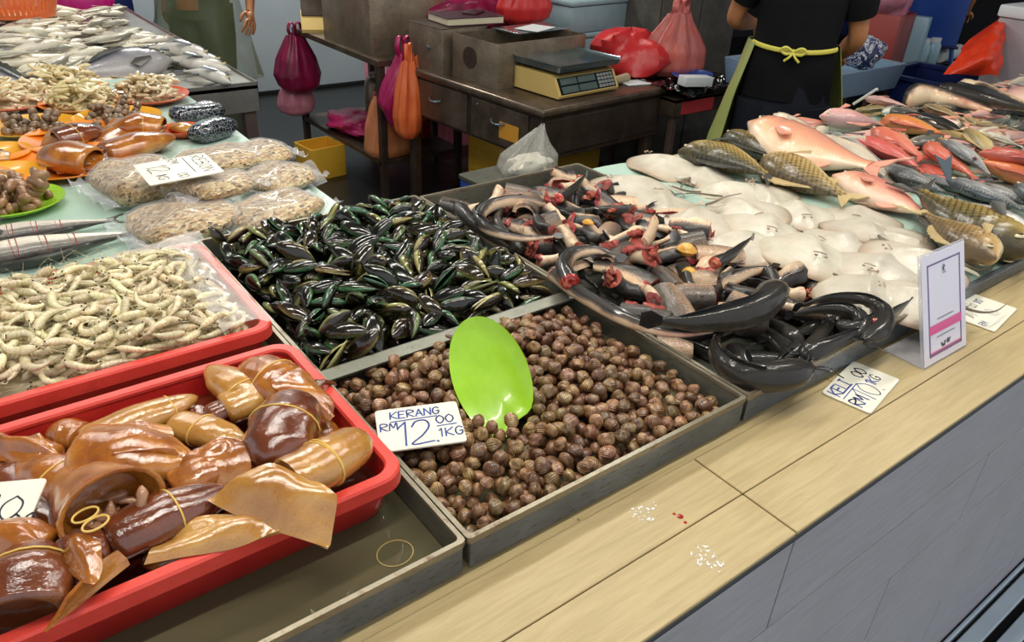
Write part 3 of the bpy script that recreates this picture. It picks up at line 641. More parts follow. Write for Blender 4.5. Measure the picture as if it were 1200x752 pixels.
r = ramp(nt, [(.05, '8a7c68'), (.22, '4e463a'), (.5, '2c2822'), (1, '1c1a17')]); nt.links.new(e, r.inputs[0]); finish(nt, b, r.outputs[0], rough=.5, coat=.55, croug=.07, spec=.25, bump=.25, bscale=70, vec=vec)
m, nt, b = base('cut_flesh'); vec = coords(nt); r = ramp(nt, [(.22, '3f0a0b'), (.40, '86181a'), (.52, 'b0352c'), (.62, 'd08468'), (.78, 'e2bfa0')]); oi = nt.nodes.new('ShaderNodeObjectInfo')
nt.links.new(noise(nt, vec, 55, 5, .65, .6), r.inputs[0]); c = vary(nt, r.outputs[0], .2, .012); finish(nt, b, c, rough=.15, coat=.7, bump=.6, bscale=90, vec=vec)
mat('fin_dark', ['16181a', '25282a'], 30, rough=.25, coat=.4)
mat('roe', ['c8821c', 'd9a236', 'b8641a'], 60, rough=.2, coat=.6, bump=.6, bscale=150)
def backattr(me, rings, n, extra=0):
    A = [0.5+.5*math.sin(2*PI*j/n) for j in range(n)]*rings+[.5]*extra; attr(me, 'back', A[:len(me.vertices)]+[.5]*(len(me.vertices)-len(A)))
CW = [0, .05, .12, .2, .35, .55, .78, .95, 1]; CWW = [.35, .8, 1.02, 1.0, .86, .68, .42, .2, .1]; CWH = [.22, .5, .72, .85, .9, .78, .55, .32, .2]
def catfish(label, P, rad, up, mt='catfish_dark', heap=None, sink=.7, group=None, barbels=True, cut=False, idx=0):
    P = smooth_path(P, 26); n = 14; t = np.linspace(0, 1, 26)
    if cut: t = .25+.75*t
    rw = np.interp(t, CW, CWW)*rad; rh = np.interp(t, CW, CWH)*rad
    rings = tube_rings(P, rw, rh, n, up); c = P.mean(0); dz = 0
    if heap is not None:
        f = heap.fit(rings.reshape(-1, 3)-(0, 0, c[2]), sink)
        if f: dz = f[0]-c[2]; heap.put(f[0], f[1], idx)
    e = thing('catfish', label, 'catfish', (c[0], c[1], c[2]+dz), group=group); L = rings-c
    g = G(); g.loft(L); me = g.mesh('body', MATS[mt], ang=70); backattr(me, 26, n); new('body', me, e)
    tops = L[:, n//4]; N = (tops-(P-c)); N /= np.linalg.norm(N, axis=1, keepdims=True)+1e-9
    sl = slice(8, 24); base_ = tops[sl]-N[sl]*.003; hgt = rad*.42*np.sin(np.linspace(.15, 1, 16)*PI)[:, None]**.5
    g = G(); g.sheet(np.stack([base_, base_+N[sl]*hgt*.6, base_+N[sl]*hgt], 1), .0012); g.build('dorsal_fin', MATS['fin_dark'], e)
    T = P[-1]-P[-3]; T /= np.linalg.norm(T); q = L[-1].mean(0); s = rad*.8
    g = G(); g.sheet(np.array([[q+N[-1]*s*.3*w, q+T*s*.8+N[-1]*s*.75*w, q+T*s*1.5+N[-1]*s*.5*w] for w in (-1, -.5, 0, .5, 1)]), .0014); g.build('tail_fin', MATS['fin_dark'], e)
    if not cut and barbels:
        h = L[0].mean(0); T0 = P[0]-P[2]; T0 /= np.linalg.norm(T0); S = np.cross(T0, np.asarray(up, float)); S /= np.linalg.norm(S)
        for w in (-1, -.5, .5, 1):
            g = G(); g.tube(smooth_path([h+S*w*rad*.3, h+T0*rad*.8+S*w*rad*.9, h+T0*rad*.9+S*w*rad*1.7+(0, 0, .004)], 8), [.0016]*4+[.001]*4, 5); g.build('barbel', MATS['fin_dark'], e)
    if cut:
        g = G(); R0 = L[0]; cc = R0.mean(0); T0 = L[0].mean(0)-L[1].mean(0); T0 /= np.linalg.norm(T0); g.loft([R0*.999+cc*.001, cc+(R0-cc)*.9+T0*.004, cc+(R0-cc)*.5+T0*.007, cc+(R0-cc)*.1+T0*.005], (0, 1)); g.build('cut_face', MATS['cut_flesh'], e)['label'] = 'raw red cut face'
    return e
def chunk_parts(seed):
    r = random.Random(seed+5); long_ = seed < 5; L = r.uniform(2.2, 3.1) if long_ else r.uniform(1.2, 1.8); m_, n_ = 15, 16; bend = r.choice((-1, 1))*r.uniform(.10, .24)*(1 if long_ else .8); t = np.linspace(-.5, .5, m_)
    P = np.c_[t*L, bend*L*(t*t*4-.3)*.5+.05*np.sin(t*6+seed), np.zeros(m_)]; f = r.uniform(.58, .8); tp = r.uniform(.28, .45) if long_ else r.uniform(.7, .95); rr = .5*(1+(tp-1)*(t+.5)**.8); a_n = np.arange(n_)/n_*2*PI
    rings = tube_rings(P, rr*f, rr, n_, (0, 0, 1)); c_ = rings.mean(1, keepdims=True); rings = c_+(rings-c_)*(1+.16*(nz(np.cos(a_n)*1.6+t[:, None]*3+seed*7, np.sin(a_n)*1.6+t[:, None]*4, seed % 8)-.5)*2)[:, :, None]; sl = r.uniform(-.45, .45)
    rings[0] += np.outer((rings[0]-rings[0].mean(0))[:, 2]*sl+(rings[0]-rings[0].mean(0))[:, 1]*r.uniform(-.5, .5), (1, 0, 0)); rings[-1] += np.outer((rings[-1]-rings[-1].mean(0))[:, 2]*-sl, (1, 0, 0))
    g = G(); g.loft(rings); me = g.mesh('body', MATS['catfish_skin'], ang=60); backattr(me, m_, n_); out = [('body', me)]
    for k, s in ((0, -1), (-1, 1)) if not long_ else ((0, -1),):
        R0 = rings[k]; c = R0.mean(0); T0 = rings[k].mean(0)-rings[1 if k == 0 else -2].mean(0); D = T0/np.linalg.norm(T0); g = G(); jit = lambda q: (np.array([[r.uniform(-.04, .04) for _ in range(3)] for _ in range(n_)]))*q
        g.loft([R0, c+(R0-c)*.94+D*.02+jit(.4), c+(R0-c)*.62+D*.05+jit(2), c+(R0-c)*.25-D*.03+jit(1.5)], (0, 1)); out.append(('cut_face', g.mesh('cut_face', MATS['cut_flesh'], ang=80), 'raw red cut face', None))
    if long_:
        q = rings[-1].mean(0); D = P[-1]-P[-2]; D /= np.linalg.norm(D); S = np.array([-D[1], D[0], 0]); g = G(); g.sheet(np.array([[q+S*w*.14, q+D*.22+S*w*.28, q+D*.5+S*w*.24+(0, 0, .05*w)] for w in (-1, -.5, 0, .5, 1)]), .03); out.append(('tail_fin', g.mesh('tail_fin', MATS['fin_dark'])))
    if seed % 3 == 0:
        g = G()
        for q in range(7):
            a = r.uniform(0, 6.3); p = rings[0].mean(0)+np.array([-.05, .25*math.cos(a), .2*math.sin(a)]); g.tube([p, p+(-.15, r.uniform(-.2, .2), r.uniform(-.15, .15)), p+(-.3, r.uniform(-.3, .3), r.uniform(-.3, .1))], [.09, .1, .04], 7)
        out.append(('offal', g.mesh('offal', MATS['cut_flesh'], ang=80), 'ragged red offal', None))
    return out
def belly_parts(seed):                 # opened piece: curved wall of skin with raw flesh inside
    r = random.Random(seed); L = r.uniform(1.2, 1.9); m_, k_ = 9, 11; A = np.linspace(-.2, PI+.2+r.uniform(-.3, .3), k_); t = np.linspace(-.5, .5, m_); out_, in_ = [], []
    for q in t: s_ = .62*(1-.25*abs(q)); out_.append([(q*L, s_*math.cos(a), -s_*.8*math.sin(a)) for a in A]); in_.append([(q*L, s_*.72*math.cos(a), -s_*.8*.66*math.sin(a)+.02) for a in A])
    o_, i_ = np.array(out_), np.array(in_); n_ = 2*k_; rings = np.concatenate([o_, i_[:, ::-1]], 1); g = G(); g.loft(rings); me = g.mesh('body', MATS['catfish_skin'], ang=60)
    attr(me, 'back', ([float(.15+.5*(j/k_)) for j in range(k_)]+[.1]*k_)*m_); f_ = i_*np.array([.97, .985, .97])+(0, 0, .018); f_[:, :, 2] += np.array([[r.uniform(-.04, .05) for _ in range(k_)] for _ in range(m_)])
    g = G(); g.sheet(f_, .02); return [('body', me), ('raw_inside', g.mesh('raw_inside', MATS['cut_flesh'], ang=80), 'raw red flesh on the opened side', None)]
chunks = [chunk_parts(i) for i in range(8)]+[belly_parts(20), belly_parts(21)]; CP = [pts_parts(p, 500) for p in chunks]
hp = Heap(.872, 1.350, .522, 1.455, .005, 1.004); CH = hp
u = (hp.X-.872)/.478; v = (hp.Y-.522)/.933
TG = 1.052+.040*np.clip(np.minimum(u*4, (1-u)*3.2), 0, 1)*np.clip(np.minimum((v-.18)*4, (1.02-v)*3.5), 0, 1)
hp.H = np.maximum(hp.H, TG-.058)
# lower layer of whole dark catfish
for k in range(26):
    x, y, a, l = R.uniform(.96, 1.26), (R.uniform(.62, 1.36) if k < 14 else R.uniform(.58, .76)), R.uniform(0, 6.3), R.uniform(.10, .13); d = np.array([math.cos(a), math.sin(a), 0]); s_ = np.array([-d[1], d[0], 0])*R.uniform(-.05, .05)
    c = np.array([x, y, 1.06]); P = [c-d*l, c+s_, c+d*l]
    if all(.885 < p[0] < 1.335 and .54 < p[1] < 1.44 for p in P): catfish('whole dark catfish lying low in the catfish tray', P, .020, (R.uniform(-1, 1), R.uniform(-1, 1), .7), heap=hp, group='dark catfish at the bottom of the heap', barbels=False, idx=-2)
nch = 0; fails = 0
while fails < 90 and nch < 105:
    ok = np.argwhere((hp.H < TG-.012) & (v > .14))
    if len(ok) < 30: break
    best = None
    for _ in range(6):
        i, j = ok[NR.integers(len(ok))]; k = R.randrange(10); s = R.uniform(.040, .056); Rm = rotm(R.uniform(0, 6.3), R.gauss(0, .22), R.choice((0, .6, 2.2, 3.1, 1.5, -1.5, -2.4))+R.gauss(0, .5))
        V = (CP[k]*s) @ Rm.T+(hp.X[i, j], hp.Y[i, j], 0); f = hp.fit(V, .75)
        if f and (best is None or f[0]-TG[i, j] < best[0]): best = (f[0]-TG[i, j], f, Rm, (hp.X[i, j], hp.Y[i, j]), k, s)
    if not best or best[0] > .006: fails += 1; continue
    _, f, Rm, xy, k, s = best; hp.put(f[0], f[1], 1); nch += 1
    spawn(chunks[k], 'catfish_piece', 'cut piece of catfish with raw red ends in the steel tray', 'fish piece', m4(Rm, (*xy, f[0]), s), 'cut catfish pieces heaped in the tray')
print('COUNTS chunks', nch)
def pw(pts, z): return [at(x, y, z) for x, y in pts]
rtv = RT*np.array([1, 1, 0]); bkv = np.array([-.62, .78, 0.])
catfish('big glossy catfish curved across the front of the heap, head turned up', pw([(907, 331), (902, 348), (884, 364), (850, 373), (812, 378), (776, 376)], 1.09), .030, (-.25, .3, 1), heap=hp, sink=.8)
catfish('dark catfish bent in a hook at the front left corner of its tray', pw([(950, 428), (915, 440), (878, 441), (850, 428), (838, 408), (842, 388)], 1.06), .027, (.1, -.2, 1), heap=hp, sink=.8)
catfish('black catfish curled round the right front corner of its tray', pw([(1012, 398), (1034, 384), (1036, 365), (1012, 352), (975, 349), (940, 358)], 1.06), .018, (0, 0, 1), heap=hp, sink=.75)
catfish('black catfish nested inside the curled one at the right front corner', pw([(1003, 392), (1010, 376), (994, 364), (962, 362), (930, 368)], 1.06), .016, (0, .2, 1), heap=hp, sink=.75)
catfish('dark catfish lying against the front rim of its tray', pw([(938, 416), (965, 408), (995, 395), (1020, 384)], 1.055), .019, (0, -.3, 1), heap=hp, sink=.75)
catfish('headless pale-bellied catfish lying along the left rim', pw([(650, 322), (690, 350), (740, 377), (790, 390), (835, 388)], 1.07), .016, (.25, .5, .35), 'catfish_skin', hp, .8, cut=True)
catfish('pale-bellied catfish looped at the back left of the tray', pw([(640, 240), (606, 236), (575, 241), (561, 255), (575, 270), (610, 279), (648, 277)], 1.075), .017, (.15, .6, .25), 'catfish_skin', hp, .8, barbels=False)
catfish('slim dark catfish in the back left corner of its tray', pw([(536, 238), (548, 256), (568, 272), (596, 290)], 1.06), .018, (0, 0, 1), heap=hp, sink=.8)
catfish('pale arched catfish tail piece near the middle of the left rim', pw([(668, 330), (660, 312), (672, 297), (700, 293), (722, 300)], 1.085), .019, (.3, .5, .3), 'catfish_skin', hp, .8, cut=True)
catfish('tan headless catfish lying behind the hooked one', pw([(866, 388), (876, 402), (890, 420)], 1.07), .026, (.3, .2, 1), 'catfish_skin', hp, .8, cut=True)
catfish('brown headless catfish pointing down to the front rim', pw([(945, 388), (925, 402), (902, 420)], 1.07), .025, (-.3, .2, 1), 'catfish_skin', hp, .8, cut=True)
catfish('dark headless catfish with tail raised at the back corner', pw([(655, 232), (672, 222), (686, 205)], 1.085), .014, (0, 0, 1), cut=True)
catfish('dark headless catfish with tail raised over the right rim', pw([(838, 308), (858, 298), (880, 279)], 1.095), .014, (0, 0, 1), cut=True)
catfish('thin black catfish tail sticking over the right front corner of its tray', pw([(1025, 378), (1045, 366), (1066, 352)], 1.062), .010, (0, 0, 1), cut=True)
catfish('black catfish bent along the inner right rim', pw([(980, 378), (1002, 384), (1024, 372), (1020, 358)], 1.06), .014, (0, 0, 1), heap=hp, sink=.75, barbels=False)
OFF = []
for sd_ in range(4):
    r_ = random.Random(sd_+40); g = G()
    pts_ = [np.array([(k_-2)*.32, r_.uniform(-.2, .2), r_.uniform(-.08, .12)]) for k_ in range(5)]; q_ = smooth_path(pts_, 14); g.tube(q_, [.28*(.5+.9*r_.random()) for _ in range(13)]+[.05], 10, flat=.6); OFF.append(g.mesh('offal_piece', MATS['cut_flesh'], ang=80))
OP = [pts_of(m_, 250) for m_ in OFF]
for k in range(44):
    ok = np.argwhere(v > .24); i, j = ok[NR.integers(len(ok))]; q = R.randrange(4); s = R.uniform(.020, .036); Rm = rotm(R.uniform(0, 6.3), R.gauss(0, .2), R.gauss(0, .3)); V = (OP[q]*s) @ Rm.T+(hp.X[i, j], hp.Y[i, j], 0); f = hp.fit(V, .5)
    if f: hp.put(f[0], f[1], 1); spawn([('offal_piece', OFF[q])], 'offal_piece', 'raw red scrap of flesh lying on the cut catfish', 'fish scrap', m4(Rm, (hp.X[i, j], hp.Y[i, j], f[0]), s), 'red scraps on the cut catfish')
for (x, y), s, lab in (((806, 285), .020, 'orange lump of roe on the cut catfish'), ((812, 300), .017, 'smaller yellow lump of roe on the cut catfish'), ((690, 252), .012, 'yellowish scrap of roe at the back of the catfish')):
    p = at(x, y, 1.095); me = None; g = G()
    th = np.linspace(0, PI, 9); rr = [(s*math.sin(t)*(1+.1*math.sin(5*t))+1e-4, -s*.7*math.cos(t)) for t in th]; g.lathe(rr, n=14, sx=1, sy=.75)
    tag(g.build('roe_lump', MATS['roe'], None, (p[0], p[1], hp.at(p[0], p[1])+s*.35), (0, 0, x)), lab, 'fish roe')
# ------------------------------------------------------------------ squid
def squid_mat(name, a, b1, c1, spot):
    m, nt, b = base(name); vec = coords(nt); r = ramp(nt, [(.25, a), (.5, b1), (.75, c1)]); nt.links.new(noise(nt, vec, 14, 5, .6, .4), r.inputs[0])
    k = ramp(nt, [(0, '000000'), (.56, '000000'), (.66, 'ffffff')]); nt.links.new(noise(nt, vec, 520, 2), k.inputs[0])
    c = mixc(nt, math_(nt, 'MULTIPLY', k.outputs[0], .3), r.outputs[0], spot); finish(nt, b, c, rough=.12, coat=1, croug=.03, spec=.6, sss=.12, sscol=(1, .4, .15))
    f = noise(nt, vec, 75, 5, .65); bn = nt.nodes.new('ShaderNodeBump'); bn.inputs['Strength'].default_value = .32; bn.inputs['Distance'].default_value = .003; nt.links.new(f, bn.inputs['Height'])
    nt.links.new(bn.outputs[0], b.inputs['Normal']); nt.links.new(bn.outputs[0], b.inputs['Coat Normal'])
squid_mat('squid_orange', '6e3612', 'a86424', 'cf943e', '5a2810')
squid_mat('squid_brown', '4e2718', '70391f', '8c4f28', '34160e')
squid_mat('squid_pale', '96602a', 'b98640', 'd2a458', '7a3e1a')
mat('squid_inside', ['b5793c', 'c79a62', '8a4f30'], 30, rough=.25, coat=.8, bump=.5, bscale=60)
mat('squid_guts', ['7d5038', 'a87a58', '5a321f'], 45, rough=.2, coat=.8, bump=.4, bscale=80)
mat('latex', ['d8b050', 'e3c06a'], 20, rough=.35)
W3 = lambda q: at(*q)
def flap(name, pts, mt, parent, c, bulge=.012, wav=.006, th=.004, n=14):    # a sheet of flesh spanning four corners
    p00, p10, p11, p01 = [W3(q) for q in pts]; u = np.linspace(0, 1, n)[:, None, None]; v = np.linspace(0, 1, n)[None, :, None]
    Q = p00*(1-u)*(1-v)+p10*u*(1-v)+p11*u*v+p01*(1-u)*v; k = R.uniform(0, 30)
    U = u[:, :, 0]+0*v[:, :, 0]; V = v[:, :, 0]+0*u[:, :, 0]
    Q[:, :, 2] += bulge*16*(U*(1-U)*V*(1-V))+wav*(nz(U*3+k, V*3+k, 5)-.5)*2
    ctr = Q.mean((0, 1)); e = np.maximum(np.abs(U-.5), np.abs(V-.5))*2; r2 = np.sqrt((U-.5)**2+(V-.5)**2)*2
    Q = ctr+(Q-ctr)*(1-.10*np.clip(r2-1, 0, 1))[:, :, None]
    g = G(); g.sheet(Q-c, th); return g.build(name, MATS[mt], parent, ang=80)
def squid(label, path, Wd, mt='squid_orange', bands=(), open_=False, fins=(), arms=None, flat=.66, prof=None, sharp=1., roll=0):
    P = smooth_path([W3(q) for q in path], 28); t = np.linspace(0, 1, 28); c = P.mean(0)
    prof = prof or ([0, .06, .25, .55, .75, .9, .97, 1], [.80, .92, 1, .98, .82, .52, .28, .06]); r = np.interp(t, *prof)*Wd/2
    e = thing('squid', label, 'squid', c); n = 20; up = (math.sin(roll), 0, math.cos(roll))
    rings = tube_rings(P, r*(1+.03*np.sin(t*19)), r*flat*(1+.04*np.sin(t*13+1)), n, up)-c; g = G()
    if open_:
        rim = rings[0].mean(0); T = rings[1].mean(0)-rim
        inner = [rings[i].mean(0)+(rings[i]-rings[i].mean(0))*(.9-.01*i) for i in range(9, -1, -1)]
        g.loft(np.concatenate([np.array(inner), rings]), (1, 1))
    else: g.loft(rings)
    g.build('mantle', MATS[mt], e, ang=80)
    if open_ is True:
        g = G()
        for k in range(15):
            i = R.choice((2, 3, 4, 5)); q = rings[i].mean(0)+np.array([R.uniform(-.5, .5)*Wd*.5, R.uniform(-.5, .5)*Wd*.5, R.uniform(-.35, .1)*Wd*flat]); d = (rings[0].mean(0)-rings[6].mean(0)); d /= np.linalg.norm(d)
            e2 = np.array([R.uniform(-1, 1), R.uniform(-1, 1), R.uniform(-.4, .4)]); e2 = e2/np.linalg.norm(e2)*Wd; g.tube(smooth_path([q-e2*.16, q-e2*.05+d*Wd*.05, q+e2*.08+d*Wd*.03, q+e2*.2], 9), [Wd*x_ for x_ in (.02, .05, .065, .055, .07, .05, .055, .03, .012)], 8, flat=.7)
        g.build('innards', MATS['squid_guts'], e, ang=80)['label'] = 'pinkish brown innards'
    for bt in bands:
        i = bt*27; i0 = int(i); f = i-i0; Rg = rings[i0]*(1-f)+rings[min(27, i0+1)]*f; cc = Rg.mean(0); sk = (rings[min(27, i0+2)].mean(0)-cc)*R.uniform(-.8, .8)
        Rg = cc+(Rg-cc)*1.015+np.cos(np.arange(n)/n*2*PI+.6)[:, None]*sk; g = G(); g.tube(np.vstack([Rg, Rg[:1]]), .0011, 6, (0, 0), up=(.3, .2, .9)); g.build('rubber_band', MATS['latex'], e)['label'] = 'thin yellow rubber band'
    for fn in fins:
        flap('fin', fn[0], fn[1] if len(fn) > 1 and fn[1] else mt, e, c, *(fn[2:]))
    if arms:
        h = rings[0].mean(0); d = h-rings[5].mean(0); d /= np.linalg.norm(d); s = np.cross(d, (0, 0, 1)); s /= np.linalg.norm(s); L = arms
        g = G(); hp_ = [h-d*Wd*.15, h+d*Wd*.1, h+d*Wd*.3, h+d*Wd*.42]; g.tube(smooth_path(hp_, 8), np.interp(np.linspace(0, 1, 8), [0, .4, .8, 1], [Wd*.28, Wd*.32, Wd*.26, Wd*.12]), 12, flat=.7); g.build('head', MATS['squid_brown'], e)
        for k in range(7):
            a = (k-3)/3; q0 = h+d*Wd*.32+s*a*Wd*.2; w = R.uniform(-.5, .5)
            pts = [q0, q0+d*L*.4+s*a*L*.2+(0, 0, .006), q0+d*L*.75+s*(a*.45+w*.3)*L+(0, 0, -.002), q0+d*L*.9+s*(a*.4+w)*L+(0, 0, -.008)]
            g = G(); g.tube(smooth_path(pts, 12), np.linspace(.0065, .0016, 12), 7); g.build('arm', MATS['squid_brown'], e)
    return e
zb = 1.066
# lower layer
squid('orange squid mostly hidden under the open one at the left', [(118, 622, zb), (90, 604, zb), (60, 585, zb)], .075, arms=.03)
squid('brown squid lying low between the banded squid in the middle', [(190, 600, zb), (230, 585, zb), (275, 560, zb)], .07, 'squid_brown', arms=.04)
squid('orange squid lying low at the front left corner', [(50, 695, zb), (25, 675, zb), (-10, 640, zb)], .08)
squid('orange squid lying low near the front rim', [(238, 636, zb), (205, 648, zb), (165, 660, zb)], .05, 'squid_orange')
squid('brown squid lying low under the fold at the left', [(10, 560, zb), (40, 590, zb), (75, 640, zb)], .075, 'squid_brown', arms=.05)
squid('orange squid lying low beside the rear rim', [(170, 520, zb), (120, 545, zb), (60, 560, zb)], .07, 'squid_orange')
squid('short orange squid end beside the right rim', [(362, 512, 1.064), (380, 506, 1.064), (394, 500, 1.062)], .05, 'squid_orange', prof=([0, .5, .8, 1], [.8, 1, .8, .2]))
squid('small orange squid at the rear left behind the long one', [(95, 512, 1.07), (75, 508, 1.07), (52, 512, 1.07)], .05, 'squid_orange')
# upper layer
squid('orange banded squid with a broad curled fin in the rear right corner', [(347, 462, 1.088), (322, 447, 1.092), (289, 431, 1.088)], .078, 'squid_orange', (.52,), flat=.7,
      fins=[([(316, 456, 1.118), (350, 430, 1.116), (393, 478, 1.098), (388, 496, 1.088)], 'squid_orange', .012, .004)], prof=([0, .1, .4, .8, .93, 1], [.8, .95, 1, .95, .7, .2]))
squid('pale yellow banded squid standing between the rear rim and the dark one', [(262, 480, 1.082), (274, 464, 1.090), (284, 450, 1.09), (258, 431, 1.086)][0:1]+[(290, 466, 1.086), (268, 448, 1.09), (243, 430, 1.088)], .062, 'squid_pale', (.45,), arms=.03)
squid('long yellow-brown squid with one band along the rear rim', [(98, 520, 1.085), (160, 494, 1.090), (232, 464, 1.085)], .056, 'squid_pale', (.78,), fins=[([(120, 535, 1.09), (140, 500, 1.10), (200, 500, 1.098), (205, 520, 1.088)], 'squid_orange')])
squid('dark brown squid tied with one band in the middle of the right half', [(346, 470, 1.10), (333, 500, 1.108), (318, 548, 1.100)], .088, 'squid_brown', (.5,), flat=.7, prof=([0, .15, .45, .8, .95, 1], [.6, .85, 1, .93, .6, .3]), arms=.04)
squid('slim banded squid beside the dark brown one', [(205, 497, 1.082), (245, 506, 1.085), (290, 520, 1.082)], .05, 'squid_pale', (.4,))
squid('large orange squid with its cut mouth open beside the rear rim', [(96, 530, 1.096), (150, 533, 1.098), (232, 548, 1.090)], .088, 'squid_orange', (), True, fins=[([(118, 560, 1.085), (130, 530, 1.122), (205, 522, 1.118), (222, 548, 1.09)], 'squid_orange', .004, .003)])
squid('orange squid with a glossy folded fin in the middle of the crate', [(205, 575, 1.083), (235, 555, 1.092), (285, 535, 1.088)], .06, 'squid_orange', fins=[([(202, 583, 1.088), (214, 532, 1.112), (285, 512, 1.112), (297, 557, 1.092)], 'squid_orange', .010, .006)])
squid('dark brown banded squid lying diagonally near the front', [(130, 633, 1.098), (190, 605, 1.105), (268, 572, 1.098)], .062, 'squid_brown', (.58,), arms=.02, flat=.75,
      fins=[([(165, 662, 1.088), (210, 615, 1.100), (335, 596, 1.100), (346, 622, 1.093)], 'squid_pale', .006, .006)])
squid('pale double-banded squid whose wide fin hangs over the front rim', [(338, 563, 1.108), (380, 542, 1.104), (427, 512, 1.090)], .068, 'squid_pale', (.47, .52), flat=.75, prof=([0, .2, .6, .85, .95, 1], [.9, .95, 1, .88, .62, .15]),
      fins=[([(240, 588, 1.112), (318, 544, 1.134), (398, 584, 1.114), (386, 646, 1.080)], 'squid_pale', .013, .006, .004, 20)])
squid('open-mouthed orange squid holding two loose rubber bands', [(134, 596, 1.122), (112, 580, 1.106), (72, 552, 1.084)], .10, 'squid_orange', (), True, flat=.72, prof=([0, .12, .3, .6, .85, 1], [1.08, 1.0, .95, .85, .5, .1]))
squid('orange squid with one band lying under the white price card', [(92, 575, 1.085), (60, 556, 1.085), (20, 545, 1.08)], .06, 'squid_orange', (.35,), arms=.03)
squid('orange squid fold at the left end of the rear rim', [(60, 540, 1.08), (30, 530, 1.08), (-20, 525, 1.078)], .05, 'squid_orange', fins=[([(76, 536, 1.09), (44, 510, 1.105), (-10, 505, 1.10), (-10, 540, 1.085)], 'squid_orange')])
squid('broad brown banded squid in the front left corner', [(22, 722, 1.100), (28, 685, 1.105), (42, 635, 1.098)], .088, 'squid_brown', (.62,), 'empty', flat=.72)
squid('orange squid fold above the broad banded one at the left edge', [(55, 645, 1.10), (20, 630, 1.108), (-30, 625, 1.10)], .05, 'squid_orange', fins=[([(60, 652, 1.112), (30, 610, 1.125), (-20, 606, 1.122), (-20, 650, 1.115)], 'squid_orange')])
squid('orange squid with trailing arms and a long pointed fin at the front rim', [(88, 662, 1.098), (96, 644, 1.104), (110, 620, 1.102)], .058, 'squid_brown', arms=.03,
      fins=[([(154, 660, 1.098), (139, 642, 1.118), (80, 700, 1.112), (52, 745, 1.094)], 'squid_orange', .002, .003), ([(74, 660, 1.11), (88, 628, 1.122), (122, 640, 1.122), (112, 692, 1.11)], 'squid_orange', .012, .004)])
for k, (x, y) in enumerate(((100, 603), (112, 613))):
    tag(ring('rubber_band', at(x, y, 1.137), .0125, .0085, .0012, 'latex', .3), ('yellow rubber band loop, upper of two on the open-mouthed squid', 'yellow rubber band loop, lower of two on the open-mouthed squid')[k], 'rubber band')
# ------------------------------------------------------------------ fish
def fishmat(name, cols, scale=0, dark='1a1812', nscale=9, namt=.5, sbump=0, var=.12, hue=.012, rough=.3):
    m, nt, b = base(name); vec = coords(nt); a_ = nt.nodes.new('ShaderNodeAttribute'); a_.attribute_name = 'back'
    nn = noise(nt, coords(nt, (1, 2.5, 2.5)), nscale, 5, .6); e = math_(nt, 'ADD', a_.outputs['Fac'], math_(nt, 'MULTIPLY_ADD', nn, namt, -namt/2))
    r = ramp(nt, cols); nt.links.new(e, r.inputs[0]); c = r.outputs[0]; h = None
    if scale:
        vo = nt.nodes.new('ShaderNodeTexVoronoi'); vo.voronoi_dimensions = '2D'; vo.inputs['Scale'].default_value = scale; vo.inputs['Randomness'].default_value = .08
        v2 = coords(nt, (1, 1.15, 1), (0, 0, PI/4)); nt.links.new(v2, vo.inputs['Vector'])
        k = ramp(nt, [(0, '000000'), (.36, '000000'), (.60, 'ffffff')]); nt.links.new(vo.outputs['Distance'], k.inputs[0])
        s2 = ramp(nt, [(.1, '000000'), (.42, 'ffffff'), (1, 'ffffff')]); nt.links.new(a_.outputs['Fac'], s2.inputs[0])
        hd = nt.nodes.new('ShaderNodeAttribute'); hd.attribute_name = 'head'
        kk = math_(nt, 'MULTIPLY', math_(nt, 'MULTIPLY', k.outputs[0], s2.outputs[0]), math_(nt, 'SUBTRACT', 1, hd.outputs['Fac']))
        c = mixc(nt, math_(nt, 'MULTIPLY', kk, .88), c, dark)
    c = vary(nt, c, var, hue); finish(nt, b, c, rough=rough, coat=.3, croug=.12, bump=.2, bscale=60, vec=vec); return m
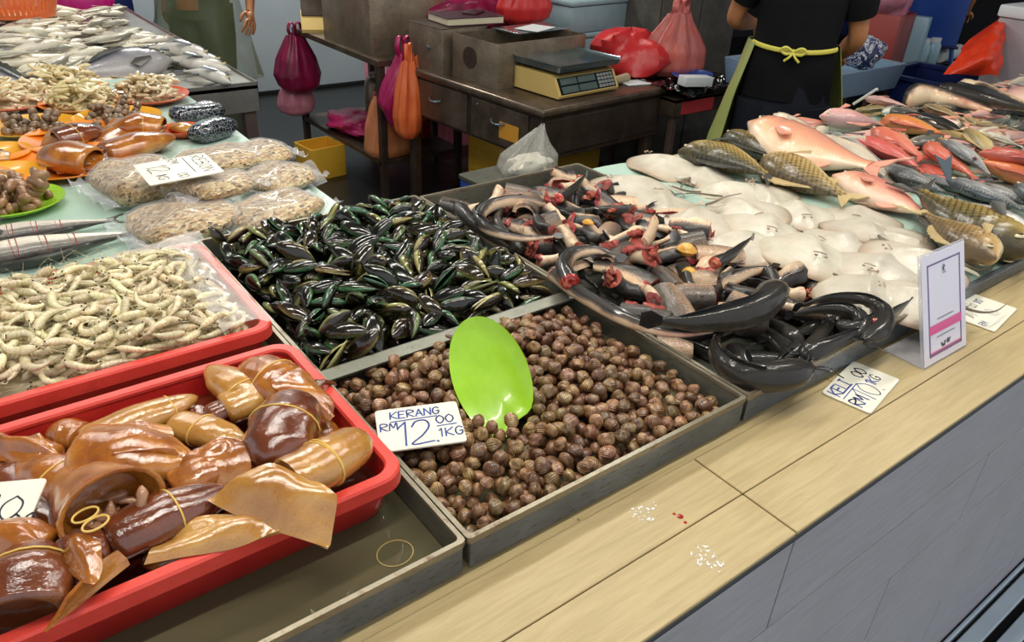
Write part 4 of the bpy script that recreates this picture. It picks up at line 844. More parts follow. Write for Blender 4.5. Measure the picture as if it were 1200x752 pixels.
def fish_parts(fm, finm, depth=.3, thick=.15, bend=0., sag=0., head=.27, fork=.5, hump=0., dors=.09, big=True, belly=1., eye=.018, slits=0, finlong=.0, pect=.16):
    m_, n_ = 30, 18; t = np.linspace(0, 1, m_); x = .5-t*.86
    top = np.interp(t, [0, .04, .14, .3, .45, .62, .8, .93, 1], [.04, .2, .62+hump, .95+hump*.5, 1, .82, .48, .26, .25])*depth/2
    bot = np.interp(t, [0, .04, .14, .3, .45, .62, .8, .93, 1], [.05, .18, .6, .92, 1, .8, .45, .24, .25])*depth/2*belly
    th = np.interp(t, [0, .05, .15, .3, .5, .75, .93, 1], [.12, .38, .82, 1, .95, .55, .2, .12])*thick/2
    def warp(V):
        V = np.array(V, float); q = V[..., 0]; V[..., 1] = V[..., 1]+bend*(q*q*4-.3)*.5; V[..., 2] = V[..., 2]-sag*(q*q*4-.3)*.5; return V
    a = np.arange(n_)/n_*2*PI; ca, sa = np.cos(a), np.sin(a); rings = []
    for i in range(m_):
        hh = np.where(sa > 0, top[i], bot[i]); rings.append(stk([np.full(n_, x[i]), hh*np.sign(sa)*np.abs(sa)**.9, th[i]*np.sign(ca)*np.abs(ca)**.8], 1))
    rings = np.array(rings)
    gl = np.exp(-((t-head)/.018)**2); rings[:, :, 2] *= (1-.10*gl[:, None]); rings[:, :, 2] *= (1+.05*(t < head)*(t > .1))[:, None]
    g = G(); g.loft(warp(rings)); me = g.mesh('body', MATS[fm], ang=70)
    attr(me, 'back', [float(.5+.5*s) for s in sa]*m_); attr(me, 'head', [float(np.clip((head-.01-tt)*25, 0, 1)) for tt in t for _ in range(n_)]); out = [('body', me)]
    # tail
    pd = top[-1]; U = np.linspace(0, 1, 7)[:, None]; Vv = np.linspace(-1, 1, 13)[None, :]
    X = -.345-U*(.155*(1-fork*(1-np.abs(Vv)**1.3))); Y = Vv*(pd*.9+(depth*.36+.045-pd)*U**.9); Z = 0*Y+.006*np.sin(Vv*9)*U
    g = G(); g.sheet(warp(stk([X, Y, Z], 2)), .008); out.append(('tail_fin', g.mesh('tail_fin', MATS[finm], ang=80)))
    # dorsal, anal and pectoral fins
    i0, i1 = int(m_*.33), int(m_*.80); xs = x[i0:i1]; yb = top[i0:i1]-.006; s = np.linspace(0, 1, len(xs)); hgt = dors*(np.sin(s*PI)**.45)*(1-.45*s)*(1+.1*np.sin(s*40))
    g = G(); g.sheet(warp(stk([stk([xs-.25*hgt*k, yb+hgt*k, 0*xs+.004*np.sin(s*9)*k], 1) for k in (0, .5, 1)], 1)), .008); out.append(('dorsal_fin', g.mesh('dorsal_fin', MATS[finm], ang=80)))
    i0, i1 = int(m_*.62), int(m_*.82); xs = x[i0:i1]; yb = -bot[i0:i1]+.006; s = np.linspace(0, 1, len(xs)); hgt = dors*.8*np.sin(s*2.6+.4)
    g = G(); g.sheet(warp(stk([stk([xs-.3*hgt*k, yb-hgt*k, 0*xs], 1) for k in (0, .5, 1)], 1)), .008); out.append(('anal_fin', g.mesh('anal_fin', MATS[finm], ang=80)))
    ip = int(m_*(head+.03)); L = pect+finlong
    for sd in (1, -1):
        q = np.array([x[ip], -bot[ip]*.25, sd*th[ip]*.93]); U = np.linspace(0, 1, 6)[:, None]; Vv = np.linspace(-1, 1, 5)[None, :]
        Pf = stk([q[0]-U*L*(1-.3*np.abs(Vv)), q[1]-U*.05+Vv*(.012+.03*U), q[2]+sd*(.004+.02*U)+0*Vv], 2)
        g = G(); g.sheet(warp(Pf), .005); out.append(('pectoral_fin', g.mesh('pectoral_fin', MATS[finm], ang=80)))
        if sd == 1 or big:
            ie = int(m_*.12); q = np.array([x[ie]+.0, top[ie]*.35, sd*th[ie]*.90]); g = G()
            g.lathe([(eye*1.25, 0), (eye*1.2, sd*.006), (eye*.75, sd*.011)], q, 14, cap=(0, 1)); g.lathe([(eye*.7, sd*.0105), (eye*.6, sd*.014), (eye*.1, sd*.016)], q, 12, mi=1, cap=(0, 1)); g.v = [warp(v) for v in g.v]
            out.append(('eye', g.mesh('eye', [MATS['fish_eye'], MATS['prawn_eye']], ang=60)))
    for k in range(slits):
        i = int(m_*(.30+.13*k)); Q = []
        for j in range(2, n_//2+n_//2-2):
            aa = -PI/2+PI*(j/(n_-1)); y = (top[i] if aa > 0 else bot[i])*math.sin(aa); z = th[i]*abs(math.cos(aa))**.8*1.012+.001; w = .014*math.cos(aa)**.5+.001; Q.append([(x[i]-w, y, z), (x[i], y, z-.012), (x[i]+w, y, z)])
        g = G(); g.sheet(warp(np.array(Q)), .002); out.append(('cut', g.mesh('cut', MATS['cut_flesh'], ang=80), 'red knife cut', None))
    return out
mat('fish_eye', ['d8d0b0', 'c8b88a'], 30, rough=.1)
FM = {}
for nm, cols, k in (('pink', ['f0d8c0', 'eab896', 'e0977a', 'c98a78', 'a87f74'], dict(scale=58, dark='cf8d78')), ('carp', ['d8c08a', 'c9a868', 'a88a50', '6a5c3a', '3e3a2a'], dict(scale=32, dark='17150f')),
                    ('carp_gold', ['e0cc9c', 'd2b67c', 'b89a62', '8a744a', '5a4c34'], dict(scale=32, dark='2a2214')), ('white', ['efe6d2', 'e8dcc4', 'd8cab0', 'b8b0a0', '8a8880'], dict()), ('silver', ['e6e2d8', 'd0ccc2', 'aaa9a4', '707474', '434a50'], dict(scale=40, dark='8a8a86')),
                    ('orange', ['f2d2a4', 'ecb070', 'e49450', 'd67a48', 'bc6444'], dict()), ('red', ['efc4ac', 'e49a80', 'd87462', 'c85a50', 'a84a44'], dict(scale=60, dark='c0685c')), ('tan', ['e8dab4', 'dcc694', 'c8ac74', 'a08a5c', '6e6448'], dict()),
                    ('grey', ['c8c2b4', 'a09c92', '7a7872', '54544f', '3a3b38'], dict(scale=34, dark='3f3f3a')), ('scad', ['eee8d6', 'e6dfc8', 'd8d2ba', 'bcb6a2', '8c8a7e'], dict()), ('tuna', [(0, 'd2cecb'), (.35, 'a9a6a8'), (.58, '7d7c84'), (.74, '2a2b33'), (1, '121318')], dict(namt=.25)), ('mack', ['f2ecde', 'eae2d2', 'dcd4c4', '8a847a', '2e2b27'], dict(namt=.3)),
                    ('pinkpale', ['f2e0d4', 'ecc9b8', 'e0aea0', 'c99a94', 'a98a88'], dict())):
    fishmat('fish_'+nm, cols, **k)
for nm, c in (('pink', ['d88a74', 'e8b09a']), ('dark', ['3a3a38', '54544e']), ('white', ['d8cdb8', 'c0b49e']), ('red', ['c8584c', 'd87c6a']), ('tan', ['b8a070', 'cdb888']), ('steel', ['39444e', '55626c'])): mat('finm_'+nm, c, 20, stretch=(4, 30, 4), rough=.3, coat=.4)
K = {}
def kind(nm, **k):
    K[nm] = [fish_parts('fish_'+k['m'], 'finm_'+k['f'], bend=b_, sag=s_, **{a: v for a, v in k.items() if a not in 'mf'}) for b_, s_ in ((0, .03), (.10, .06), (-.10, .05))]
kind('bream', m='pink', f='pink', depth=.34, thick=.19, hump=.04); kind('carp', m='carp', f='dark', depth=.30, thick=.20); kind('goldcarp', m='carp_gold', f='tan', depth=.31, thick=.20)
kind('white', m='white', f='white', depth=.24, thick=.17, fork=.6); kind('silver', m='silver', f='dark', depth=.25, thick=.14, fork=.7); kind('orange', m='orange', f='red', depth=.30, thick=.16); kind('red', m='red', f='red', depth=.28, thick=.15)
kind('tan', m='tan', f='tan', depth=.32, thick=.12, fork=.7); kind('grey', m='grey', f='dark', depth=.28, thick=.16); kind('scad', m='scad', f='white', depth=.24, thick=.14, fork=.7, big=False); kind('tuna', m='tuna', f='dark', depth=.27, thick=.2, fork=.85, head=.26, eye=.014, dors=.06, finlong=.05)
kind('mack', m='mack', f='dark', depth=.18, thick=.12, fork=.8, dors=.03, slits=4, pect=.07); kind('pinkpale', m='pinkpale', f='pink', depth=.28, thick=.17); kind('slim', m='silver', f='steel', depth=.14, thick=.10, fork=.8, dors=.05, big=False)
PF = {k: [pts_parts(p[:1], 500) for p in v] for k, v in K.items()}
def fish(kd, hpx, tpx, label, heap, z=1.05, dors=1, var=0, cat='fish', group=None, q=.8, sx=1., name='fish', roll=0.):
    a, b_ = at(*hpx, z), at(*tpx, z)
    for it in range(2):
        d = a-b_; L = np.linalg.norm(d[:2]); yaw = math.atan2(d[1], d[0]); c = (a+b_)/2
        pit = math.atan2(heap.at(a[0]*.8+c[0]*.2, a[1]*.8+c[1]*.2)-heap.at(b_[0]*.8+c[0]*.2, b_[1]*.8+c[1]*.2), L*.8) if heap else 0
        Rm = rotm(yaw, -pit*.6, roll if dors > 0 else PI-roll); V = (PF[kd][var]*L*np.array([1, sx, sx])) @ Rm.T+(c[0], c[1], 0); f = heap.fit(V, q) if heap else None
        zz = f[0] if f else z
        if it == 0 and f: a, b_ = at(*hpx, zz), at(*tpx, zz)
    if f: heap.put(f[0], f[1], 1)
    M = m4(Rm, (c[0], c[1], zz), L); M = M @ Matrix.Diagonal((1, sx, sx, 1))
    return spawn(K[kd][var], name, label, cat, M, group)
# ------------------------------------------------------------------ white rays, lying belly up beside the catfish
m, nt, b = base('ray_skin'); vec = coords(nt); a_ = nt.nodes.new('ShaderNodeAttribute'); a_.attribute_name = 'rim'
r = ramp(nt, [(.3, 'b4ac9a'), (.5, 'c6bfae'), (.7, 'd0cabb')]); nt.links.new(noise(nt, vec, 4, 5, .6), r.inputs[0])
e = math_(nt, 'MULTIPLY', math_(nt, 'POWER', a_.outputs['Fac'], 6.), .85); c = mixc(nt, e, r.outputs[0], 'a08468'); c = vary(nt, c, .07, .008)
k = ramp(nt, [(0, '000000'), (.60, '000000'), (.75, 'ffffff')]); nt.links.new(noise(nt, vec, 3, 3), k.inputs[0]); c = mixc(nt, math_(nt, 'MULTIPLY', k.outputs[0], .35), c, 'd9a894')
finish(nt, b, c, rough=.38, coat=.22, sss=.06, bump=.5, bscale=11, bdetail=5, vec=vec)
mat('ray_tail', ['5a4e42', '8a7a68'], 20, rough=.3); mat('ray_mouth', ['9a8472', 'b09a88'], 30, rough=.4)
def ray_parts(seed, rough_=.0):
    r = random.Random(seed); nr, na = 12, 44; a = np.arange(na)/na*2*PI; ex = 1.85+r.uniform(-.1, .2)
    rad = (np.abs(np.cos(a)/.5)**ex+np.abs(np.sin(a)/.52)**ex)**(-1/ex)*(1+.05*np.cos(a)); rings = []; rim = []
    f1, f2 = r.uniform(0, 6), r.uniform(0, 6)
    zf = lambda s, x, y: .075*(1-s**2.2)+.05*np.exp(-(y/.10)**2)*(1-s**2)*(x < .5)+.012*np.sin(3*a+f1)*s**2+.01*np.sin(5*a+f2)*s**3-.055*s*s
    S = np.linspace(.02, 1, nr)
    for s in S: rings.append(stk([rad*s*np.cos(a), rad*s*np.sin(a), zf(s, rad*s*np.cos(a), rad*s*np.sin(a))], 1)); rim += [float(s)]*na
    bot = [stk([rad*s*np.cos(a), rad*s*np.sin(a), zf(s, rad*s*np.cos(a), rad*s*np.sin(a))-.012-.04*(1-s)], 1) for s in S[::-1]]; rim += [float(s) for s in S[::-1] for _ in range(na)]
    g = G(); g.loft(np.concatenate([np.array(rings), np.array(bot)])); me = g.mesh('body', MATS['ray_skin'], ang=75); attr(me, 'rim', rim); out = [('body', me)]
    w = r.uniform(-.35, .35); g = G(); g.tube(smooth_path([(-.42, 0, .03), (-.62, w*.15, -.005), (-.80, w*.6, -.02), (-.98, w*1.6, -.045)], 16), np.linspace(.018, .004, 16), 7); out.append(('tail', g.mesh('tail', MATS['ray_tail'])))
    for sd in (1, -1):
        g = G(); U = np.linspace(0, 1, 6)[:, None]; V = np.linspace(-1, 1, 5)[None, :]; g.sheet(stk([-.40-U*.13, sd*(.05+U*.07)+V*.045*(1-.3*U), .02-.02*U+0*V], 2), .014); out.append(('pelvic_fin', g.mesh('pelvic_fin', MATS['ray_skin'], ang=80)))
    g = G(); g.tube([(.30, y, .085+.012-abs(y)*.12) for y in np.linspace(-.055, .055, 7)], .006, 6); out.append(('mouth', g.mesh('mouth', MATS['ray_mouth'])))
    for sd in (1, -1):
        g = G(); g.lathe([(.013, .076), (.013, .089), (.006, .092)], (.35, sd*.04, .0), 9); out.append(('nostril', g.mesh('nostril', MATS['ray_mouth'])))
    return out
rays = [ray_parts(i) for i in range(4)]; RP = [pts_parts(p[:1], 600) for p in rays]
HR = Heap(1.362, 4.9, .535, 1.75, .008, 1.021)
def ray_(px, py, wd, yaw, label, z=1.05, k=0, tilt=(0, 0), q=.62):
    p = at(px, py, z)
    for it in range(2):
        Rm = rotm(yaw, *tilt); V = (RP[k]*wd) @ Rm.T+(p[0], p[1], 0); f = HR.fit(V, q); zz = f[0] if f else z
        if it == 0 and f: p = at(px, py, zz)
    if f: HR.put(f[0], f[1], 1)
    return spawn(rays[k], 'white_ray', label, 'ray', m4(Rm, (p[0], p[1], zz), wd))
RL = [(745, 218, .165, 2.6, 'white ray nearest the back corner of the catfish tray'), (1015, 342, .15, .4, 'white ray low beside the stand, edge under its neighbours'), (1070, 350, .14, 2.2, 'white ray lying partly behind the printed payment stand'),
      (805, 262, .17, 3.4, 'white ray lying along the right rim of the catfish tray, third from the back'), (775, 240, .15, .9, 'white ray along the catfish tray rim, second from the back'), (860, 285, .16, 2.9, 'white ray along the catfish tray rim behind the spotted pale one'),
      (895, 235, .17, 1.2, 'white ray beneath the scaled carp at the pile centre'), (935, 250, .16, 4.0, 'white ray lying before the gold scaled carp'), (1000, 255, .16, .3, 'white ray lying before the pink fish tail'), (1040, 285, .16, 5.2, 'white ray under the carp tails'),
      (1075, 305, .16, 2.4, 'white ray just left of the brown carp heads'), (790, 197, .19, 2.0, 'large white ray at the far left top of the ray pile'), (900, 266, .165, 3.8, 'white ray with mouth showing behind the broad front one'),
      (1030, 312, .155, 3.3, 'white ray right of the broad front one'), (985, 285, .15, 2.9, 'white ray peeking out behind the broad front one'), (848, 225, .16, 5.6, 'white ray folded over at the left of the scaled carp'), (948, 294, .185, 3.9, 'broad white ray lying flat at the front of the ray pile'),
      (826, 205, .15, .2, 'white ray lying against the dark scaled carp head'), (870, 248, .155, 4.4, 'white ray with thin dark tail over the middle of the ray pile'), (1012, 268, .14, .9, 'smallish white ray below the tail of the second pink fish')]
for i, (px, py, wd, yaw, lab) in enumerate(RL): ray_(px, py, wd*1.36, yaw, lab, k=i % 4, tilt=(R.uniform(-.14, .14), R.uniform(-.16, .16)))
# ------------------------------------------------------------------ the mixed fish heap at the right
for k in range(130):                    # low layer, hardly seen between the fish on top
    x = R.uniform(2.0, 4.4); y = R.uniform(.72, 1.36); L = R.uniform(.22, .3); yaw = R.choice((0, PI))+R.gauss(-.1, .25); kd = R.choice(('silver', 'grey', 'white', 'pinkpale')); vi = R.randrange(3)
    if x < 2.35 and y < 1.0+(2.35-x)*.6: continue
    Rm = rotm(yaw, 0, R.choice((0, PI))); V = (PF[kd][vi]*L) @ Rm.T+(x, y, 0); f = HR.fit(V, .8)
    if f and f[0] < 1.075: HR.put(f[0], f[1], 1); spawn(K[kd][vi], 'fish', 'fish lying low in the right-hand heap under the others', 'fish', m4(Rm, (x, y, f[0]), L), 'fish at the bottom of the mixed heap')
FL = [('bream', (910, 145), (978, 150), 'pale bream with white belly behind the big pink bream', 1, 0, 1.), ('white', (905, 140), (980, 162), 'white-bellied fish at the back edge behind the big pink bream', -1, 1, 1),
      ('pinkpale', (962, 140), (1042, 142), 'pale pink fish with open red gills at the back edge', 1, 0, 1.2), ('grey', (1042, 127), (1100, 143), 'grey fish at the back edge left of the tan ones', 1, 0, 1.), ('tan', (1000, 128), (1062, 134), 'tan fish at the back edge above the red ones', 1, 1, 1),
      ('pinkpale', (1015, 114), (1072, 126), 'small pale fish with rounded head on the rear edge', 1, 0, .9), ('tan', (1082, 125), (1140, 146), 'yellow-tan fish below the dark catfish tail', 1, 2, 1), ('tan', (1132, 133), (1176, 141), 'tan fish right of centre near the large silver catfish', 1, 0, 1),
      ('tan', (1105, 144), (1146, 172), 'tan fish slanting down behind the orange-red bream', 1, 0, 1.05), ('tan', (1136, 150), (1172, 172), 'tan fish parallel to the slanting one, on its right', 1, 1, 1.05), ('tan', (1140, 143), (1192, 150), 'tan fish lying level near the right end', 1, 2, .95), ('tan', (1102, 158), (1150, 178), 'tan fish lowest of the slanting tan group', 1, 0, 1), ('scad', (1150, 158), (1205, 166), 'pale olive fish at the right edge below the tan ones', 1, 0, 1), ('grey', (1068, 138), (1118, 152), 'grey fish between the orange one and the tan group', 1, 0, 1),
      ('carp', (802, 172), (915, 205), 'dark scaled carp at the left end of the fish heap', 1, 1, 1.1), ('carp', (850, 160), (935, 195), 'scaled carp lying behind the first dark one', 1, 0, 1.05), ('slim', (965, 165), (1040, 202), 'slim grey fish beside the big pink bream', 1, 0, 1.3),
      ('white', (948, 155), (1075, 199), 'long cream-white fish right of the big pink bream', 1, 1, 1.15), ('goldcarp', (892, 186), (1003, 235), 'gold scaled carp below the big pink bream', 1, 2, 1.1), ('bream', (983, 208), (1100, 256), 'second pink bream, tail towards the carps', -1, 2, 1.),
      ('bream', (876, 154), (1040, 203), 'big pink bream lying across the left of the heap', -1, 1, 1.05), ('red', (1018, 168), (1085, 196), 'red fish right of the long cream-white one', 1, 0, 1.1), ('red', (1008, 150), (1100, 180), 'long red fish between the orange one and the cream-white one', 1, 1, 1.1), ('orange', (1034, 142), (1112, 168), 'bright orange-yellow fish at the centre of the heap', 1, 0, 1.15), ('red', (1088, 165), (1134, 186), 'small orange-red fish right of the long red one', 1, 0, 1.1),
      ('red', (1080, 178), (1150, 212), 'red fish beneath the upright steel-grey tail', 1, 2, 1), ('silver', (1095, 195), (1165, 222), 'silver fish beneath the steel-grey tail', 1, 1, 1), ('silver', (1028, 196), (1120, 230), 'silver fish with pale belly below the cream-white one', 1, 0, 1.2), ('silver', (1070, 205), (1150, 232), 'silver fish in the middle of the lower row', 1, 1, 1.), ('slim', (1108, 218), (1215, 250), 'long slim silver fish in the lower row', 1, 0, 1.5),
      ('silver', (1128, 206), (1235, 235), 'silver-pink fish running to the right edge, lower row', 1, 1, 1.1), ('orange', (1230, 190), (1132, 182), 'orange bream at the right edge, back up', -1, 0, 1.25), ('red', (1142, 202), (1240, 212), 'pale red bream whose eye shows near the right edge', 1, 0, 1.15), ('slim', (1185, 230), (1240, 262), 'slim silver fish at the right edge above the carps', 1, 0, 1.6),
      ('goldcarp', (1170, 306), (1078, 246), 'scaled carp with brown head nearest the payment stand', -1, 1, 1.05), ('carp', (1202, 294), (1062, 222), 'large scaled carp, second brown head from the stand', -1, 2, 1.1), ('pinkpale', (1215, 122), (1152, 128), 'pink-white fish at the right edge below the big catfish', 1, 0, 1.2), ('silver', (1205, 265), (1110, 232), 'silver fish between the carps and the lower row', 1, 1, .9)]
for kd, h_, t_, lab, ds, vi, sx in FL: rl_ = R.uniform(-.05, .3); h_, t_ = np.array(h_), np.array(t_); c_ = (h_+t_)/2; fish(kd, c_+(h_-c_)*1.06, c_+(t_-c_)*1.06, lab, HR, 1.07, ds, vi, sx=sx*1.16, roll=rl_)
def bigcat(label, pts, z, rad, up, mt): return catfish(label, pw(pts, z), rad, up, mt, HR, .75, barbels=False)
bigcat('large silver catfish lying along the rear of the heap', [(1063, 112), (1085, 108), (1120, 114), (1165, 126)], 1.10, .045, (.1, .8, .05), 'catfish_skin')
bigcat('dark catfish lying before the large silver one', [(1062, 118), (1085, 122), (1115, 130), (1138, 140)], 1.12, .022, (0, 0, 1), 'catfish_dark')
bigcat('large pale-bellied catfish at the top right of the heap', [(1122, 92), (1150, 96), (1185, 107), (1230, 118)], 1.13, .05, (-.2, .8, -.3), 'catfish_skin')
bigcat('large black catfish at the top right before the pale-bellied one', [(1098, 100), (1120, 104), (1160, 114), (1210, 125)], 1.12, .034, (0, 0, 1), 'catfish_dark')
p = at(1112, 212, 1.09); q = at(1106, 186, 1.13); g = G()      # tail standing up out of the heap
tl = np.array([p+(q-p)*u_+RT*w_*(.006+.020*u_**1.6)+(q-p)*.35*abs(w_)*u_**2 for u_ in np.linspace(0, .9, 9) for w_ in np.linspace(-1, 1, 5)]).reshape(9, 5, 3)
g.sheet(tl-p, .003); tag(g.build('fish_tail', MATS['finm_steel'], None, p), 'steel-grey forked tail standing up from the heap', 'fish tail')
# ------------------------------------------------------------------ the green-covered table at the left: bags, plates, squid, slit fish
def speck(name, a, b1, c1, d1, sc):
    m, nt, b = base(name); vec = coords(nt); vo = nt.nodes.new('ShaderNodeTexVoronoi'); vo.inputs['Scale'].default_value = sc; nt.links.new(coords(nt, (1, 1.9, 1.4), (.3, .2, .6)), vo.inputs['Vector'])
    sp = nt.nodes.new('ShaderNodeSeparateColor'); nt.links.new(vo.outputs['Color'], sp.inputs[0]); r = ramp(nt, [(0, a), (.32, b1), (.58, c1), (.78, d1), (.90, '5a4628')], 'CONSTANT'); nt.links.new(sp.outputs[0], r.inputs[0])
    n = ramp(nt, [(.36, '76541e'), (.66, 'fff6e6')]); nt.links.new(noise(nt, vec, 7, 3), n.inputs[0]); c = mixc(nt, .55, r.outputs[0], n.outputs[0], 'MULTIPLY')
    bn = nt.nodes.new('ShaderNodeBump'); bn.inputs['Strength'].default_value = .9; bn.inputs['Distance'].default_value = .004; nt.links.new(vo.outputs['Distance'], bn.inputs['Height']); nt.links.new(bn.outputs[0], b.inputs['Normal'])
    finish(nt, b, c, rough=.5); return m
speck('dried_seafood', 'cbb285', 'b08a50', 'dccca4', '9c8a6a', 115)
film('clear_film', 'e8eaee', .02, .10, scale=16)
def pillow(g, sx, sy, sz, seed, n=44, m_=18, lump=.10, p=3.2):
    a = np.arange(n)/n*2*PI; sg = lambda x, e: np.sign(x)*np.abs(x)**e; rings = []
    for i in range(m_):
        ph = -PI/2+PI*(i+.0001)/(m_-1+.0002); w = max(1e-3, math.cos(ph))**.55
        x = sx/2*w*sg(np.cos(a), 2/p); y = sy/2*w*sg(np.sin(a), 2/p); k = 1+lump*(nz(np.cos(a)*2+seed*3, np.sin(a)*2+ph*1.5, seed % 8)-.5)*2*.5
        z = sz/2*math.sin(ph)*(1+.5*(nz(x*28+seed, y*28, (seed+2) % 8)-.5)); rings.append(np.stack([x*k, y*k, z], 1))
    return g.loft(np.array(rings))
def bag(label, p, sx, sy, sz, yaw, z0, seed, tilt=(0, 0)):
    e = new('seafood_bag', None); e.empty_display_size = .05; e.matrix_world = m4(rotm(yaw, *tilt), (p[0], p[1], z0+sz/2)); tag(e, label, 'bag of seafood')
    g = G(); pillow(g, sx*.94, sy*.93, sz*.92, seed); g.build('contents', MATS['dried_seafood'], e, ang=80)
    g = G(); pillow(g, sx, sy, sz*1.02, seed, lump=.16)
    for sd in (1, -1):
        U = np.linspace(0, 1, 6)[:, None]; V = np.linspace(-1, 1, 17)[None, :]; k = seed+sd
        g.sheet(stk([sd*(sx*.47+U*.030), V*sy*.46*(1-.08*U), .010*(nz(V*5+k, U*3, 2)-.5)*(1+2*U)-.1*sz], 2), .0006)
    g.build('plastic_film', MATS['clear_film'], e, ang=80); return e
BG = [('clear bag of small dried seafood at the rear left of the pile', (165, 207), .21, .26, .075, .15, 1.004, (0, 0)), ('clear bag of small dried seafood directly behind the prawn crate', (215, 253), .235, .20, .062, .15, 1.004, (0, 0)),
      ('clear bag of small dried seafood at the front right, behind the mussel tray', (322, 243), .24, .17, .05, .30, 1.004, (0, 0)), ('clear bag of dried seafood at the right table edge, second from front', (325, 207), .18, .17, .05, .45, 1.004, (0, 0)),
      ('clear bag of small dried seafood at the far right rear of the pile', (305, 178), .16, .17, .05, .2, 1.004, (0, 0)), ('clear bag of small dried seafood in the middle of the rear row', (258, 184), .22, .19, .055, .1, 1.004, (0, 0)), ('clear bag of small dried seafood lying on top in the middle of the pile', (254, 214), .19, .13, .05, .35, 1.040, (.10, 0))]
for i, (lab, q, sx, sy, sz, yaw, z0, tl) in enumerate(BG): bag(lab, at(*q, z0+sz*.6), sx, sy, sz, yaw, z0, i+1, tl)
g = G(); U = np.linspace(0, 1, 8)[:, None]; V = np.linspace(0, 1, 8)[None, :]; p = at(352, 200, 1.03)
g.sheet(stk([U*.08+V*.0, -V*.10+U*.02, .035*U*(1-V)+.01*nz(U*4, V*4, 1)], 2), .0008); tag(g.build('plastic_scrap', MATS['clear_film'], None, p-(.03, -.03, .028), ang=80), 'flap of clear plastic at the right edge of the green-covered table', 'plastic scrap')
# plates
mat('orange_melamine', ['e07a1e', 'ef8c28', 'e56f1a'], 6, rough=.25, coat=.4); mat('amber_melamine', ['e8a01c', 'f0b02c'], 6, rough=.25, coat=.4); mat('red_melamine', ['d8502a', 'e2643a'], 6, rough=.25, coat=.4)
def plate(label, p, r, mt, sx=1., yaw=0, z0=1.003):
    g = G(); g.lathe([(r*.55, 0), (r*.6, .002), (r*.82, .010), (r, .022), (r*.995, .0245), (r*.8, .014), (r*.58, .0055), (.001, .005)], n=40, sx=sx); o = g.build('plate', MATS[mt], None, (p[0], p[1], z0), (0, 0, yaw), ang=50); return tag(o, label, 'plate')
def prawn_pile(label, p, r, h, n, z0):
    H = Heap(p[0]-r*1.3, p[0]+r*1.3, p[1]-r*1.3, p[1]+r*1.3, .005, z0); d = np.hypot(H.X-p[0], H.Y-p[1])/r; T = z0+.012+h*np.clip(1-d*d, 0, 1); H.H = np.maximum(H.H, T-.03); b0 = H.H.copy(); g = G(); c = np.array([p[0], p[1], z0])
    for _ in range(n*3):
        ok = np.argwhere((H.H < T-.004) & (d < .95))
        if len(ok) < 8: break
        i, j = ok[NR.integers(len(ok))]; s = R.uniform(.05, .062); Rm = rotm(R.uniform(0, 6.3), R.gauss(0, .25), R.choice((0, PI))+R.gauss(0, .3)); V = (PLV*s) @ Rm.T+(H.X[i, j], H.Y[i, j], 0); f = H.fit(V, .75)
        if f: H.put(f[0], f[1], 1); g.add(V+(0, 0, f[0])-c, plo.f)
    A = np.arange(24)/24*2*PI; g.loft([np.c_[q*r*np.cos(A), q*r*np.sin(A), np.full(24, (.006 if q > .9 else max(.006, h*(1-q*q)-.016)))] for q in (.95, .9, .6, .3, .02)], (0, 1))
    return tag(g.build('prawn_pile', MATS['prawn_flesh'], None, c, fix=False), label, 'prawns', kind='stuff')
PLT = [('P4', (12, 118), .13, 'red_melamine', 'orange-red plate of prawns at the left edge of the table', 'pale prawns on the plate at the left edge'), ('P3', (78, 103), .11, 'orange_melamine', 'orange plate of prawns behind the others, near the tuna', 'pale prawns on the rearmost orange plate'),
       ('P2', (175, 112), .115, 'red_melamine', 'orange-red plate of prawns at the right rear of the table', 'pale prawns on the plate at the right rear'), ('P1', (97, 121), .115, 'orange_melamine', 'orange plate of prawns in the middle of the rear row', 'pale prawns on the middle rear plate')]
for k, q, r_, mt_, lab, lab2 in PLT: p = at(*q, 1.02); plate(lab, p, r_*1.1, mt_); prawn_pile(lab2, p, r_*.86, .045, 70, 1.006)
mat('snail_shell', ['3e2e20', '6a523a', '8a7258', '2a1e16'], 3, var=.3, rough=.35, coat=.3)
g = G(); g.lathe([(.001, -.5), (.2, -.45), (.42, -.2), (.45, .05), (.30, .2), (.31, .25), (.18, .38), (.17, .42), (.06, .52), (.001, .56)], n=12); snail = g.mesh('sea_snail', MATS['snail_shell'], ang=80); SNP = pts_of(snail, 200)
mat('brown_mollusc', ['6e4c34', '8f6a4a', 'a8835f'], 3, var=.25, rough=.25, coat=.6, bump=.3, bscale=9)
g = G(); g.lathe([(.001, -.5), (.16, -.46), (.3, -.3), (.34, 0), (.3, .28), (.16, .45), (.001, .5)], n=14, sy=.75); mol = g.mesh('mollusc', MATS['brown_mollusc'], ang=80); MOP = pts_of(mol, 200)
def fill(me, P, nm, cat, label, group, p, r, h, n, z0, s0, s1, flat=True):
    H = Heap(p[0]-r*1.3, p[0]+r*1.3, p[1]-r*1.3, p[1]+r*1.3, .003, z0); d = np.hypot(H.X-p[0], H.Y-p[1])/r; T = z0+.010+h*np.clip(1-d*d, 0, 1)
    for _ in range(n):
        ok = np.argwhere((H.H < T-.003) & (d < .95))
        if len(ok) < 8: break
        i, j = ok[NR.integers(len(ok))]; s = R.uniform(s0, s1); Rm = rotm(R.uniform(0, 6.3), R.gauss(0, .3), 0) @ rotm(0, PI/2, R.uniform(0, 6)); V = (P*s) @ Rm.T+(H.X[i, j], H.Y[i, j], 0); f = H.fit(V, .85)
        if f: H.put(f[0], f[1], 1); spawn([(nm, me)], nm, label, cat, m4(Rm, (H.X[i, j], H.Y[i, j], f[0]), s), group)
